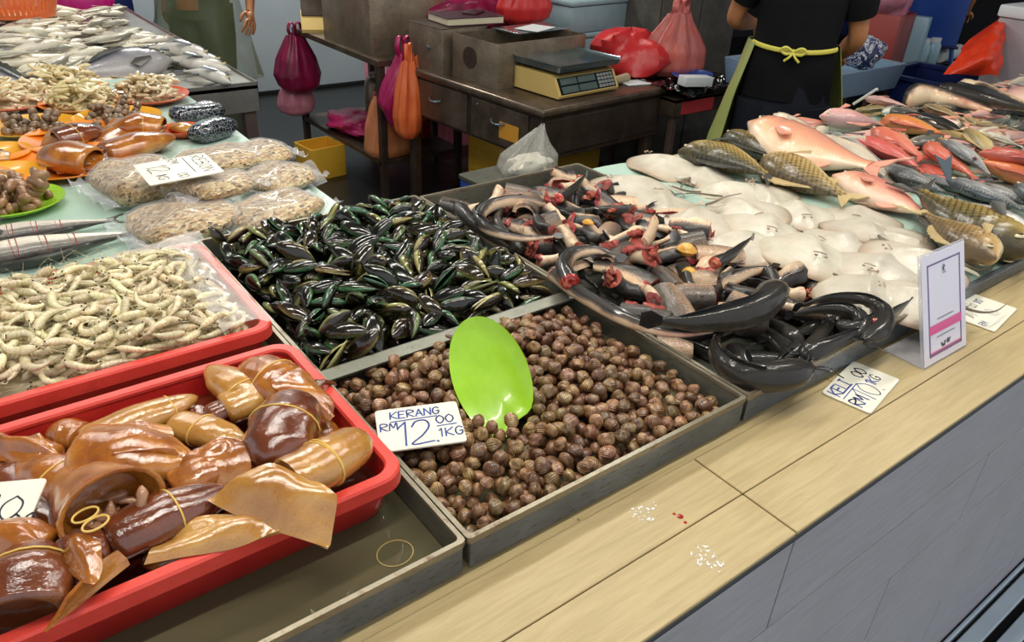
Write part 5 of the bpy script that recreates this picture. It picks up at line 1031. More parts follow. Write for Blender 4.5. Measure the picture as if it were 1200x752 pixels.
p = at(38, 148, 1.02); plate('amber plate of small dark sea snails at the left', p, .115, 'amber_melamine', 1.1); fill(snail, SNP, 'sea_snail', 'sea snail', 'small dark sea snail on the left amber plate', 'sea snails on the left amber plate', p, .085, .02, 55, 1.009, .022, .03)
p = at(138, 138, 1.02); plate('amber plate of small dark sea snails behind the rolled squid', p, .115, 'amber_melamine', 1.1); fill(snail, SNP, 'sea_snail', 'sea snail', 'small dark sea snail on the amber plate behind the squid', 'sea snails on the rear amber plate', p, .085, .025, 55, 1.009, .022, .03)
p = at(13, 236, 1.02); plate('lime green plate of brown molluscs at the left edge of the table', p, .105, 'lime_plastic', 1.05); fill(mol, MOP, 'mollusc', 'mollusc', 'plump brown mollusc piled on the lime green plate', 'molluscs on the lime green plate', p, .085, .03, 60, 1.009, .030, .045)
pl = plate('orange plate holding two rolled banded squid', at(112, 160, 1.02), .165, 'orange_melamine', 1.15); plate('orange plate of open squid beside the seafood bags', at(78, 190, 1.02), .145, 'orange_melamine', 1.2)
plate('amber plate of flat squid at the left edge, upper of two', at(-4, 180, 1.02), .085, 'amber_melamine'); plate('amber plate of flat squid at the left edge, lower of two', at(4, 206, 1.02), .095, 'amber_melamine'); plate('small orange plate between the squid and the black parcels', at(214, 152, 1.02), .06, 'red_melamine')
squid('reddish banded squid rolled at the left of the orange plate', [(66, 165, 1.035), (88, 158, 1.042), (120, 150, 1.035)], .095, 'squid_brown', (.45,), True, fins=[([(45, 176, 1.02), (60, 150, 1.04), (100, 150, 1.05), (100, 172, 1.03)], 'squid_orange')])
squid('orange banded squid rolled at the right of the orange plate', [(192, 150, 1.035), (165, 146, 1.045), (130, 152, 1.035)], .10, 'squid_orange', (.4,), True, fins=[([(110, 170, 1.02), (130, 140, 1.045), (185, 140, 1.04), (178, 158, 1.025)], 'squid_orange')])
squid('open orange squid showing innards on the plate beside the bags', [(110, 190, 1.035), (80, 184, 1.042), (50, 180, 1.03)], .12, 'squid_orange', (), True, fins=[([(66, 203, 1.02), (60, 184, 1.045), (120, 176, 1.045), (124, 195, 1.025)], 'squid_orange')])
squid('orange squid stretched behind the seafood bags', [(122, 182, 1.03), (160, 170, 1.036), (205, 160, 1.03)], .10, 'squid_orange', arms=.03)
squid('flat pale squid on the upper amber plate', [(12, 184, 1.022), (-8, 182, 1.03), (-25, 178, 1.022)], .07, 'squid_pale', flat=.4); squid('flat pale squid on the lower amber plate', [(22, 212, 1.022), (2, 208, 1.03), (-25, 204, 1.022)], .08, 'squid_pale', flat=.4)
squid('small pinkish squid on the little orange plate', [(228, 154, 1.02), (215, 150, 1.028), (200, 148, 1.02)], .055, 'squid_pale', flat=.6)
m, nt, b = base('black_net'); vec = coords(nt); vo = nt.nodes.new('ShaderNodeTexVoronoi'); vo.feature = 'DISTANCE_TO_EDGE'; vo.inputs['Scale'].default_value = 90; nt.links.new(vec, vo.inputs['Vector'])
r = ramp(nt, [(0, '8a9098'), (.06, '30343c'), (.16, '121319')]); nt.links.new(vo.outputs['Distance'], r.inputs[0]); finish(nt, b, r.outputs[0], rough=.12, coat=.8, bump=.6, bscale=60)
for (x, y), sx, sy, yaw, lab in (((231, 131), .17, .09, .1, 'glossy black parcel at the rear right of the green table'), ((250, 151), .16, .08, .5, 'glossy black parcel nearer the bags, in front of the other')):
    p = at(x, y, 1.03); g = G(); pillow(g, sx, sy, .055, 3 if sx > .165 else 6); tag(g.build('black_parcel', MATS['black_net'], None, (p[0], p[1], 1.030), (0, 0, yaw), ang=80), lab, 'parcel')
HL = Heap(-.7, .76, 1.5, 1.75, .006, 1.003)
fish('mack', (-75, 290), (158, 253), 'silver-black fish with red knife cuts, rear one of two on the green sheet', None, 1.022, 1, 0); fish('mack', (-90, 318), (190, 266), 'silver-black fish with red knife cuts, front one of two beside the prawn crate', None, 1.022, 1, 2, sx=1.1)
# ------------------------------------------------------------------ pale fish heap on the steel table beyond
ZF = .918; HF = Heap(-1.4, 1.12, 3.24, 5.4, .01, ZF)
HF.H = np.maximum(HF.H, ZF+.05*np.clip((.65-HF.X)*3, 0, 1)*np.clip((HF.Y-3.45)*4, 0, 1)*np.clip((5.2-HF.Y)*3, 0, 1)-.001); H0 = HF.H.copy()
g = G(); g.sheet(stk([HF.X[::6, ::6], HF.Y[::6, ::6], H0[::6, ::6]-.004], 2)); 
mat('crushed_ice', ['b8c0c4', 'd0d6d8', 'a4acb0'], 60, rough=.2, bump=.8, bscale=160); tag(g.build('crushed_ice', MATS['crushed_ice'], fix=False), 'low bed of crushed ice under the pale fish heap', 'ice', kind='stuff')
nf = 0
for k in range(230):
    x, y = R.uniform(-.75, .98), R.uniform(3.4, 5.3); 
    if x > .75 and y < 3.75: continue
    L = R.uniform(.22, .30); yaw = R.gauss(.25, .35)+R.choice((0, PI)); vi = R.randrange(3); kd = 'scad'; Rm = rotm(yaw, R.gauss(0, .06), R.choice((0, PI))); V = (PF[kd][vi]*L) @ Rm.T+(x, y, 0); f = HF.fit(V, .75)
    if not f or f[0] > H0[min(int((x+1.4)/.01), HF.nx-1), int((y-3.24)/.01)]+.075: continue
    HF.put(f[0], f[1], 1); nf += 1; spawn(K[kd][vi], 'fish', 'pale silvery fish in the heap on the far left steel table', 'fish', m4(Rm, (x, y, f[0]), L), 'pale fish heaped on the far left table')
print('COUNTS pale fish', nf)
fish('tuna', (203, 72), (60, 93), 'dark-backed tuna with blue-grey snout at the front of the far left heap', HF, .98, 1, 0, sx=1.12, roll=.65)
fish('tuna', (-80, 84), (70, 93), 'second dark-backed tuna, tail meeting the tail of the first', HF, .98, -1, 0, sx=1.25, roll=.65)
for h_, t_, lab in (((266, 80), (180, 66), 'slim silver fish nearest the bare corner of the far left table'), ((262, 72), (176, 60), 'slim silver fish, second from the bare corner of the far left table'), ((250, 66), (165, 54), 'slim silver fish, third from the bare corner of the far left table'), ((272, 77), (205, 64), 'slim silver fish lying on the two nearest the bare corner')): fish('slim', h_, t_, lab, HF, .95, 1, R.randrange(3), sx=1.6)
mat('cream_board', ['e8e4d2', 'dcd8c4'], 5, rough=.4); p = at(172, 56, 1.0); g = G(); g.box((0, 0, 0), (.20, .13, .02), bev=.004); tag(g.build('foam_tray', MATS['cream_board'], None, (p[0], p[1], HF.at(p[0], p[1])+.012), (0, 0, .3)), 'cream foam tray lying among the pale fish', 'tray')
p = at(172, 55, 1.03); spawn(K['scad'][0], 'fish', 'pale silvery fish lying on the cream foam tray', 'fish', m4(rotm(.2), (p[0], p[1], HF.at(p[0], p[1])+.035), .2))
# orange basket with slotted sides
mat('basket_plastic', ['e8703a', 'f0824a'], 8, rough=.35)
p = at(20, 6, 1.04); zb_ = HF.at(p[0], p[1])-.01; e = thing('plastic_basket', 'orange slotted plastic basket standing on the pale fish heap', 'basket', (p[0], p[1], zb_)); r0, r1, h = .165, .205, .17
g = G(); g.lathe([(.001, 0), (r0, 0), (r0+.003, .02), (r0-.002, .02), (r0-.004, .006), (.001, .005)], n=48); g.build('basket_base', MATS['basket_plastic'], e)
g = G(); g.lathe([(r1-.004, h-.035), (r1+.002, h-.035), (r1+.012, h-.004), (r1+.012, h), (r1+.002, h), (r1-.006, h-.03)], n=48, cap=(0, 0)); g.loft([np.c_[q*np.cos(np.arange(48)/24*PI), q*np.sin(np.arange(48)/24*PI), np.full(48, z_)] for q, z_ in ((r1-.004, h-.035), (r1+.002, h-.035))], (0, 0)); g.build('basket_rim', MATS['basket_plastic'], e)
g = G()
for k in range(44):
    a = k/44*2*PI; d = np.array([math.cos(a), math.sin(a), 0]); A_, B_ = d*r0+(0, 0, .012), d*(r1-.001)+(0, 0, h-.03); g.box((A_+B_)/2, (.019, .004, np.linalg.norm(B_-A_)), rotm(a-PI/2) @ rotm(0, 0, -math.atan2(r1-r0, h-.04)))
g.build('side_slats', MATS['basket_plastic'], e, smooth=False)
# the chipped lime plate stands in the cockles
a = np.arange(40)/40*2*PI; hh, ww = PLH, PLW
chip = 1-.16*np.exp(-((a-5.05)/.30)**2)-.03*np.exp(-((a-5.4)/.06)**2)
rg = lambda q, d, cf=True: np.stack([ww*q*(chip if cf else 1)*np.cos(a), hh*q*(chip if cf else 1)*np.sin(a), np.full(40, d)], 1)
g = G(); g.loft([rg(.3, -.012, False), rg(.55, -.011), rg(.62, -.010), rg(.85, -.004), rg(1, .004), rg(.995, .006), rg(.84, -.001), rg(.60, -.0065), rg(.3, -.0085, False)])
o = g.build('melamine_plate', MATS['lime_plastic'], ang=50); o.matrix_world = m4(PLB, PLC); tag(o, 'lime green chipped plate standing upright in the cockle heap', 'plate')
# ------------------------------------------------------------------ the sellers' desk and what stands on it
steel('desk_steel', '463a30', '66584a', '877868', rust='3a2a20', rough=.32, metal=.6); steel('desk_dark', '352b25', '4c4038', '64564a', rust='38261c', rough=.4, metal=.5); steel('box_steel', '5e5448', '7f7362', '988c78', rust='4a3626', rough=.35, metal=.55)
mat('yellow_plastic', ['c99a2a', 'd9ab36', 'b8861e'], 7, rough=.4); mat('scale_cream', ['c9ac62', 'd6bc78'], 7, rough=.4); mat('dark_glass', ['10161a', '1a2228'], 4, rough=.08); mat('pan_steel', ['7f949c', '9db2b8', '6c8088'], 5, rough=.12, metal=.85)
C0 = np.array([2.242, 2.679, 0]); YD = math.atan2(.072, .858)
def local(e, c, yaw): e.location = c; e.rotation_euler = (0, 0, yaw); return e
desk = local(thing('desk', 'worn steel desk with two drawers carrying the weighing scale and cash boxes', 'desk'), C0, YD)
g = G(); g.bb(-.012, .90, -.012, 1.12, .762, .80, bev=.012, seg=3); g.build('desk_top', MATS['desk_steel'], desk, ang=30)
g = G(); g.bb(.012, .88, .012, 1.10, .545, .765, bev=.004); g.build('body', MATS['desk_dark'], desk, smooth=False)
for x0, x1 in ((.10, .52), (.56, 1.08)):
    g = G(); g.bb(.0, .013, x0, x1, .56, .75, bev=.003); d = g.build('drawer', MATS['desk_steel'], desk, smooth=False)
    g = G(); g.tube(smooth_path([(-.004, (x0+x1)/2-.05, .675), (-.022, (x0+x1)/2-.02, .668), (-.022, (x0+x1)/2+.02, .668), (-.004, (x0+x1)/2+.05, .675)], 12), .006, 8); g.build('drawer_handle', MATS['pan_steel'], d)
    g = G(); g.lathe([(.007, 0), (.007, .006), (.003, .007)], n=12); g.xf(rotm(0, -PI/2, 0), (0, x1-.05, .725)); g.build('lock', MATS['pan_steel'], d)
mat('orange_sticker', ['c98a2a', 'd9a03a'], 30, rough=.5); g = G(); g.bb(-.0012, .0005, .16, .30, .60, .68); g.build('sticker', MATS['orange_sticker'], desk, smooth=False)['label'] = 'worn orange sticker on the drawer'
for x0, x1 in ((.03, .56), (.60, .86)): g = G(); g.bb(x0, x1, .006, .014, .57, .74, bev=.003); g.build('side_panel', MATS['desk_dark'], desk, smooth=False)
for x, y in ((.04, .05), (.85, .05), (.04, 1.07), (.85, 1.07)): g = G(); g.box((x, y, .275), (.05, .05, .55), bev=.005); g.build('leg', MATS['desk_dark'], desk, smooth=False)
def dl(x, y, z=.8): c, s = math.cos(YD), math.sin(YD); return (C0[0]+x*c-y*s, C0[1]+x*s+y*c, z)
def openbox(name, label, cat, loc, yaw, w, d, h, mt, th=.008, fill=None):
    t = local(thing(name, label, cat), loc, yaw); g = G()
    q = lambda i, z: rrect(-w/2+i, w/2-i, -d/2+i, d/2-i, .006, 3, z); g.loft([q(.002, 0), q(0, h-.003), q(.001, h), q(th, h), q(th, .01)]); g.build('body', MATS[mt], t, ang=30); return t
b2 = openbox('cash_box', 'open worn steel box right behind the weighing scale on the desk', 'steel box', dl(.37, .58), YD, .62, .36, .215, 'box_steel')
g = G(); g.bb(-.31, .31, -.16, .18, .205, .213, bev=.002); g.xf(None, (.12, .06, .006)); g.xf(None, (0, 0, 0)); l = g.build('lid', MATS['pan_steel'], b2, smooth=False); l.scale = (.62, .6, 1); l.location = (.09, .05, .0)
g = G(); g.lathe([(.05, 0), (.052, .003), (.03, .004)], n=20); g.xf(rotm(0, -PI/2, 0), (-.312, .03, .12)); g.build('round_badge', MATS['desk_dark'], b2)
mat('paper', ['c4ccd0', 'd8dcde'], 4, rough=.6); mat('book_cover', ['3a1c24', '4a2630'], 5, rough=.4); mat('page_edge', ['cfc4a4', 'ddd4ba'], 60, rough=.7)
P = dl(.52, .63, 1.022); tag(G().bb(-.10, .10, -.07, .07, 0, .003).build('paper_sheet', MATS['paper'], None, (P[0], P[1], 1.022), (0, 0, YD+.3), smooth=False), 'pale sheet of paper lying on the open steel box', 'paper')
b1 = openbox('cash_box', 'closed dark steel box at the left rear of the desk under the ledger', 'steel box', dl(.18, .95), YD, .30, .30, .225, 'box_steel')
g = G(); g.bb(-.15, .15, -.15, .15, .222, .228, bev=.002); g.build('lid', MATS['desk_dark'], b1, smooth=False)
g = G(); g.lathe([(.014, 0), (.014, .006), (.004, .008)], n=14); g.xf(rotm(0, -PI/2, 0), (-.151, -.03, .12)); g.build('lock', MATS['pan_steel'], b1)
P = dl(.28, .92, 1.03); bk = local(thing('ledger_book', 'thick ledger with dark red cover lying on the closed steel box', 'book'), (P[0], P[1], 1.0295), YD-.15)
g = G(); g.bb(-.17, .17, -.11, .11, .004, .036, bev=.002); g.build('pages', MATS['page_edge'], bk, smooth=False)
for z in (0, .036): g = G(); g.bb(-.175, .175, -.115, .115, z, z+.004, bev=.001); g.build('cover', MATS['book_cover'], bk, smooth=False)
P = dl(.33, .92); tag(G().bb(-.07, .07, -.04, .04, 0, .012, bev=.004).build('phone', MATS['book_cover'], None, (P[0], P[1], 1.070), (0, 0, .6)), 'small dark notebook lying on the ledger', 'notebook')
# weighing scale
sc = local(thing('weighing_scale', 'cream electronic weighing scale with steel pan and dark displays on the desk', 'weighing scale'), dl(.385, .245), YD)
g = G(); w = .20
pr_ = [(-.165, .008), (-.17, .02), (-.125, .098), (-.10, .108), (.15, .108), (.15, .008)]      # side outline, y then z
g.loft([[(x*k, y, z) for y, z in pr_] for x, k in ((-w-.012, 1), (-w, 1), (w, 1), (w+.012, 1))]); 
for x in (-.15, .15):
    for y in (-.12, .12): g.lathe([(.012, 0), (.014, .008), (.012, .01)], (x, y, 0), 10)
g.build('housing', MATS['scale_cream'], sc, ang=30)
nrm = np.array([0, -.078, -.045]); nrm /= np.linalg.norm(nrm)
def pan_pt(u, v): return np.array([u, -.172+.047*v, .019+.079*v])
def panel(g, u0, u1, v0, v1, d): n_ = np.array([0, -.86, .51])*d; g.add([pan_pt(u0, v0)+n_, pan_pt(u1, v0)+n_, pan_pt(u1, v1)+n_, pan_pt(u0, v1)+n_, pan_pt(u0, v0), pan_pt(u1, v0), pan_pt(u1, v1), pan_pt(u0, v1)], [(0, 1, 2, 3), (0, 1, 5, 4), (1, 2, 6, 5), (2, 3, 7, 6), (3, 0, 4, 7)])
g = G(); panel(g, -.195, .195, .08, .97, .002); g.build('front_panel', MATS['dark_glass'], sc, smooth=False)
mat('lcd', ['4a5a58', '5c6c68'], 20, rough=.1); mat('key_grey', ['9aa09c', '787e7c'], 20, rough=.4)
for u0, u1, v0, v1 in ((-.18, -.07, .58, .92), (-.18, -.07, .14, .48), (-.06, .06, .58, .92), (-.06, .06, .14, .48)): g = G(); panel(g, u0, u1, v0, v1, .0035); g.build('display', MATS['lcd'], sc, smooth=False)
g = G(); 
for i in range(5):
    for j in range(4): panel(g, .075+.023*i, .093+.023*i, .14+.2*j, .29+.2*j, .005)
g.build('keypad', MATS['key_grey'], sc, smooth=False)
g = G(); g.bb(-.17, .17, -.12, .14, .108, .128, bev=.006); g.build('pan_support', MATS['desk_dark'], sc)
g = G(); q = lambda i, z: rrect(-.225+i, .225-i, -.17+i, .19-i, .012, 4, z); g.loft([q(.012, .128), q(.006, .150), q(0, .160), q(.004, .161), q(.014, .150), q(.02, .148)]); g.build('weighing_pan', MATS['pan_steel'], sc, ang=30)
mat('lime_cloth', ['b5b848', 'c8cc5c'], 12, rough=.6)
def crumple(g, rx, ry, rz, seed, n=26, m_=13, amp=.35):
    a = np.arange(n)/n*2*PI; rings = []
    for i in range(m_):
        ph = -PI/2+PI*(i+.02)/(m_-1+.04); k = 1+amp*(nz(np.cos(a)*2.2+seed, np.sin(a)*2.2+ph*2, seed % 8)-.5)*2; w = math.cos(ph)**.8
        rings.append(np.stack([rx*w*k*np.cos(a), ry*w*k*np.sin(a), np.full(n, rz*math.sin(ph))*(.8+.4*k)], 1))
    return g.loft(np.array(rings))
def lump(name, label, cat, p, r3, mt, seed, yaw=0, amp=.35):
    g = G(); crumple(g, *r3, seed, amp=amp); return tag(g.build(name, MATS[mt], None, p, (0, 0, yaw), ang=50), label, cat)
P = dl(.63, .30); lump('cloth', 'crumpled lime yellow cloth at the right end of the weighing scale', 'cloth', (P[0], P[1], .865), (.04, .035, .065), 'lime_cloth', 3)
mat('tan_roll', ['b8a888', 'a89878'], 8, rough=.6); P = dl(.72, .17); o = G().tube([(-.07, 0, 0), (.07, 0, 0)], .022, 16).build('paper_roll', MATS['tan_roll'], None, (P[0], P[1], .823), (0, 0, .3)); tag(o, 'tan paper roll lying on the right of the desk', 'roll')
P = dl(.80, .13); tag(G().bb(-.08, .08, -.05, .05, 0, .006, bev=.002).build('paper_sheet', MATS['paper'], None, (P[0], P[1], .801), (0, 0, -.2), smooth=False), 'folded pale paper at the right corner of the desk', 'paper')
# ------------------------------------------------------------------ plastic bags
def poly(name, a, b1, rough=.3, tr=.25):
    m, nt, b = base(name); vec = coords(nt); r = ramp(nt, [(.3, a), (.7, b1)]); nt.links.new(noise(nt, coords(nt, (3, 3, .6)), 9, 4), r.inputs[0]); finish(nt, b, r.outputs[0], rough=rough, bump=.7, bscale=22, vec=coords(nt, (1.6, 1.6, .5))); b.inputs['Alpha'].default_value = 1-tr
for nm, a, c, t in (('magenta_poly', '9c1450', 'c42a70', .08), ('plum_poly', '6e0f38', '9a1f50', .06), ('orange_poly', 'e0602c', 'f08048', .12), ('peach_poly', 'e08a58', 'f0a878', .3), ('red_poly', 'c42428', 'dc4040', .12), ('pink_poly', 'c4605a', 'd88078', .38), ('clear_poly', 'a8a8a0', 'ccccc4', .62), ('pinkmix_poly', 'c87088', 'd89aa8', .2), ('tomato_poly', 'd8331a', 'ee4a28', .06), ('hot_pink', 'd0127c', 'e0309a', .05)): poly(nm, a, c, tr=t)
def polybag(label, p, w, d, h, mt, seed, prof=None, handles=True, yaw=0, crease=.22, name='plastic_bag', skew=0):
    e = thing(name, label, 'plastic bag', p, (0, 0, yaw)); n = 56; a = np.arange(n)/n*2*PI
    prof = prof or [(0, .02), (0, .6), (.08, .85), (.25, 1), (.5, .9), (.72, .6), (.86, .34), (.93, .26), (1, .30)]; zs = np.array([q[0] for q in prof]); rs = np.array([q[1] for q in prof]); rings = []
    for t in np.concatenate([[0, 0], np.linspace(.02, 1, 22)]):
        i = len(rings); rr = np.interp(t, zs[1:], rs[1:]) if i else .02; k = 1+crease*(nz(np.cos(a)*3.5+seed, np.sin(a)*3.5+t*1.2, seed % 8)-.5)*2*(.4+.8*t)+.05*np.sin(a*11+seed)*t
        rings.append(np.stack([w/2*rr*k*np.cos(a)+skew*t*t, d/2*rr*k*np.sin(a), np.full(n, t*h)+.02*h*np.sin(a*3+seed)*(t > .95)], 1))
    g = G(); g.loft(np.array(rings), (1, 0)); g.build('bag_body', MATS[mt], e, ang=80)
    if handles:
        for s in (-1, 1):
            q = [(s*w*.10, 0, h*.96), (s*w*.16, d*.05*s, h*1.08), (s*w*.10, 0, h*1.20), (s*w*.02, 0, h*1.16), (s*w*.03, 0, h*.98)]; g = G(); g.tube(smooth_path(q, 14), w*.045, 7, flat=.4); g.build('handle', MATS[mt], e)
    return e
HANG = [(0, .02), (0, .55), (.1, .9), (.3, 1), (.6, .8), (.85, .5), (1, .35)]
# shelf unit left of the desk
sh = thing('shelf_unit', 'dark steel two-level stand hung with magenta and orange bags', 'shelf unit', (2.30, 4.45, 0)); L = lambda g: g.xf(None, (-2.30, -4.45, 0))
g = G(); g.bb(2.04, 2.62, 3.88, 5.06, .775, .81, bev=.004); L(g).build('shelf_top', MATS['desk_steel'], sh, smooth=False)
g = G(); g.bb(2.05, 2.61, 3.90, 5.04, .205, .235, bev=.004); L(g).build('lower_shelf', MATS['desk_dark'], sh, smooth=False)
for x, y in ((2.07, 3.91), (2.59, 3.91), (2.07, 5.02), (2.59, 5.02)): g = G(); g.box((x, y, .388), (.04, .04, .776), bev=.003); L(g).build('leg', MATS['desk_dark'], sh, smooth=False)
bx = openbox('steel_basin', 'deep square steel basin standing on the hung stand', 'steel basin', (2.32, 4.32, .81), 0, .50, .62, .34, 'box_steel')
mat('pale_blue', ['8fb4c8', 'a5c6d4'], 5, rough=.3); tag(G().bb(2.10, 2.54, 4.04, 4.60, 1.150, 1.162, bev=.003).build('basin_lid', MATS['pale_blue'], smooth=False), 'pale blue lid on the square steel basin', 'lid')
s2 = local(thing('small_scale', 'small weighing scale with grey keypad at the left end of the stand', 'weighing scale'), (2.19, 4.88, .81), -.4)
g = G(); g.loft([[(x, y, z) for y, z in ((-.13, 0), (-.13, .02), (-.06, .10), (.12, .10), (.12, 0))] for x in (-.14, .14)]); s2h = g.build('housing', MATS['scale_cream'], s2, ang=30)
g = G(); g.box((0, -.02, .16), (.27, .03, .17), rotm(0, 0, -.5), bev=.006); g.build('display_head', MATS['desk_dark'], s2); g = G()
for i in range(5):
    for j in range(4): g.box((-.09+.045*i, -.045-.018*0+.02*j-.012, .115+.036*j), (.034, .006, .026), rotm(0, 0, -.5))
g.build('keypad', MATS['key_grey'], s2, smooth=False)
polybag('dark plum plastic bags hanging from the left end of the stand', (2.02, 4.95, .42), .30, .22, .36, 'plum_poly', 3, HANG); polybag('faded pink plastic bag hanging below the plum ones', (2.02, 5.02, .25), .26, .18, .26, 'pinkmix_poly', 6, HANG, handles=False)
polybag('bright magenta plastic bag hanging at the right corner of the stand', (2.16, 3.80, .44), .30, .22, .42, 'magenta_poly', 4, [(0, .02), (0, .3), (.08, .7), (.35, 1), (.6, .75), (.85, .35), (1, .2)], crease=.45); polybag('long orange plastic bag hanging between the stand and the desk', (2.13, 3.70, .42), .22, .13, .42, 'orange_poly', 5, HANG, yaw=.5, crease=.5)
polybag('second orange plastic bag hanging behind the long one', (2.20, 3.72, .50), .14, .12, .36, 'orange_poly', 1, HANG, handles=False)
polybag('pale orange plastic bag standing on the lower level of the stand', (2.16, 4.00, .236), .30, .2, .36, 'peach_poly', 2, [(0, .02), (0, .8), (.1, 1), (.5, .9), (.8, .7), (1, .5)], handles=False)
lump('folded_bags', 'crumpled magenta plastic bags lying on the lower level of the stand', 'plastic bag', (2.22, 4.55, .285), (.17, .26, .052), 'magenta_poly', 2)
tag(G().lathe([(.001, 0), (.07, 0), (.075, .01), (.075, .24), (.06, .275), (.04, .285), (.04, .31), (.001, .315)], n=24).build('flask', MATS['box_steel'], None, (2.46, 4.72, .235), ang=50), 'grey metal flask standing on the lower level of the stand', 'flask')
openbox('orange_bin', 'dark orange plastic bin behind the flask on the stand', 'bin', (2.44, 4.34, .235), 0, .26, .30, .26, 'red_plastic'); openbox('pink_tub', 'pale pink plastic tub behind the stand', 'tub', (2.92, 4.95, 0), 0, .45, .8, .60, 'pinkmix_poly')
openbox('yellow_bin', 'yellow plastic bin on the dark floor left of the stand', 'bin', (1.93, 4.50, .001), .1, .24, .22, .20, 'yellow_plastic')
ys = openbox('yellow_crate', 'yellow plastic crate under the desk', 'crate', (2.72, 3.32, .001), YD, .46, .62, .46, 'yellow_plastic')
g = G()
for z in (.12, .22, .32): g.bb(-.236, -.228, -.28, .28, z, z+.03)
g.build('ribs', MATS['yellow_plastic'], ys, smooth=False)
# crate with the clear bag behind the catfish tray
mat('blue_plastic', ['1f3f8a', '2a4f9c'], 6, rough=.35); mat('navy_plastic', ['141f4a', '1c2a5e'], 6, rough=.3); mat('sky_blue', ['7f9cb8', '95b0c8', '6d88a4'], 5, rough=.3, metal=.3)
p = at(585, 216, .76); stl = table('side_table', 'low steel stand behind the catfish tray under the blue box', p[0]-.16, p[0]+.30, p[1]-.22, p[1]+.20, .68, 'dark_steel')
bb_ = openbox('blue_box', 'blue plastic box with grey lid behind the catfish tray', 'box', (p[0]+.05, p[1]-.02, .6805), .05, .32, .22, .10, 'blue_plastic'); g = G(); g.loft([rrect(-.165, .165, -.115, .115, .01, 3, z) for z in (.10, .112)]); g.build('lid', MATS['tray_steel'], bb_, ang=30)
polybag('clear plastic bag of pale food standing on the blue box', (p[0]+.10, p[1]-.03, .793), .22, .18, .17, 'clear_poly', 5, [(0, .02), (0, .9), (.1, 1), (.35, .9), (.6, .5), (.85, .2), (1, .05)], handles=False, crease=.5, skew=.06)
lump('food_heap', 'pale heap of food inside the clear plastic bag', 'food', (p[0]+.11, p[1]-.03, .826), (.08, .06, .03), 'cream_board', 6)
# second stand right of the desk
st2 = table('side_table', 'small steel stand beside the desk covered by glossy black plastic', 3.12, 3.62, 2.66, 3.35, .75, 'desk_steel', .09); mat('red_label', ['9c2a30', 'b03a3e'], 20, rough=.5)
g = G(); g.bb(3.17, 3.42, 2.6565, 2.660, .668, .735); g.xf(None, (-3.37, -3.005, 0)); g.build('label_plate', MATS['red_label'], st2, smooth=False)['label'] = 'red label on the apron'
m, nt, b = base('black_poly'); finish(nt, b, '0d0f12', rough=.12, coat=.8, bump=1, bscale=30)
n = 60; U = np.linspace(3.08, 3.66, n)[:, None]; V = np.linspace(2.62, 3.38, n)[None, :]; g = G(); g.sheet(stk([U, V, .757+.05*nz(U*22, V*22, 2)+.02*nz(U*60, V*60, 3)], 2), .002); tag(g.build('black_plastic_sheet', MATS['black_poly'], ang=80), 'crumpled glossy black plastic covering the small stand', 'plastic sheet')
polybag('translucent pinkish red plastic bag with tall handles beside the seller', (3.42, 2.98, .80), .40, .30, .32, 'pink_poly', 3, [(0, .02), (0, .8), (.12, 1), (.4, .95), (.65, .7), (.85, .45), (1, .32)]); polybag('small orange lump of food bag inside the pinkish red bag', (3.42, 2.98, .805), .18, .16, .16, 'orange_poly', 6, handles=False)
lump('plastic_bag', 'crumpled bright red plastic bag on the black plastic beside the scale', 'plastic bag', (3.18, 3.10, .885), (.24, .17, .115), 'red_poly', 5, .2, .45)
d_ = thing('blue_dish', 'shallow blue dish on the black plastic', 'dish', (3.36, 2.78, .815)); g = G(); g.lathe([(.05, 0), (.10, .004), (.13, .022), (.128, .025), (.098, .009), (.001, .006)], n=30, sy=.75); g.build('bowl', MATS['blue_plastic'], d_)
mat('white_box', ['c8ced2', 'dce0e2'], 5, rough=.4); tag(G().bb(-.09, .09, -.035, .035, 0, .05, bev=.004).build('white_carton', MATS['white_box'], None, (3.27, 2.68, .805), (0, .06, -.2)), 'small white carton in front of the blue dish', 'carton')
# stack of boxes and the dark cabinet behind
mat('grey_blue_box', ['7e98a2', '93acb4', '6c848e'], 5, rough=.4); cab = thing('steel_cabinet', 'weathered dark grey cabinet behind the pinkish bag', 'cabinet', (3.95, 3.62, 0)); steel('cabinet_grey', '3c3c38', '55544e', '6c6a62', rust='2c2a26', rough=.5, metal=.2)
g = G(); g.bb(-.30, .42, -.28, .28, .02, 1.34, bev=.006); g.build('body', MATS['cabinet_grey'], cab, smooth=False)
for x0, x1 in ((-.29, .055), (.065, .41)): g = G(); g.bb(x0, x1, -.293, -.281, .06, 1.31, bev=.003); dd = g.build('door', MATS['cabinet_grey'], cab, smooth=False); g = G(); g.box((x0+.04, -.30, .75), (.012, .016, .10), bev=.003); g.build('handle', MATS['pan_steel'], dd, smooth=False)
low = table('low_table', 'low dark table behind the desk carrying stacked foam boxes', 3.16, 3.62, 3.50, 4.15, .74, 'dark_steel')
for k, (z, lab) in enumerate(((.741, 'pale blue-grey foam box, lower of two behind the red bag'), (.925, 'pale blue-grey foam box, upper of two behind the red bag'))):
    fb = thing('foam_box', lab, 'box', (3.42, 3.80, z), (0, 0, .05+.05*k)); g = G(); g.bb(-.28, .28, -.20, .20, 0, .15, bev=.012); g.build('body', MATS['grey_blue_box'], fb); g = G(); g.bb(-.29, .29, -.21, .21, .152, .182, bev=.010); g.build('lid', MATS['grey_blue_box'], fb)
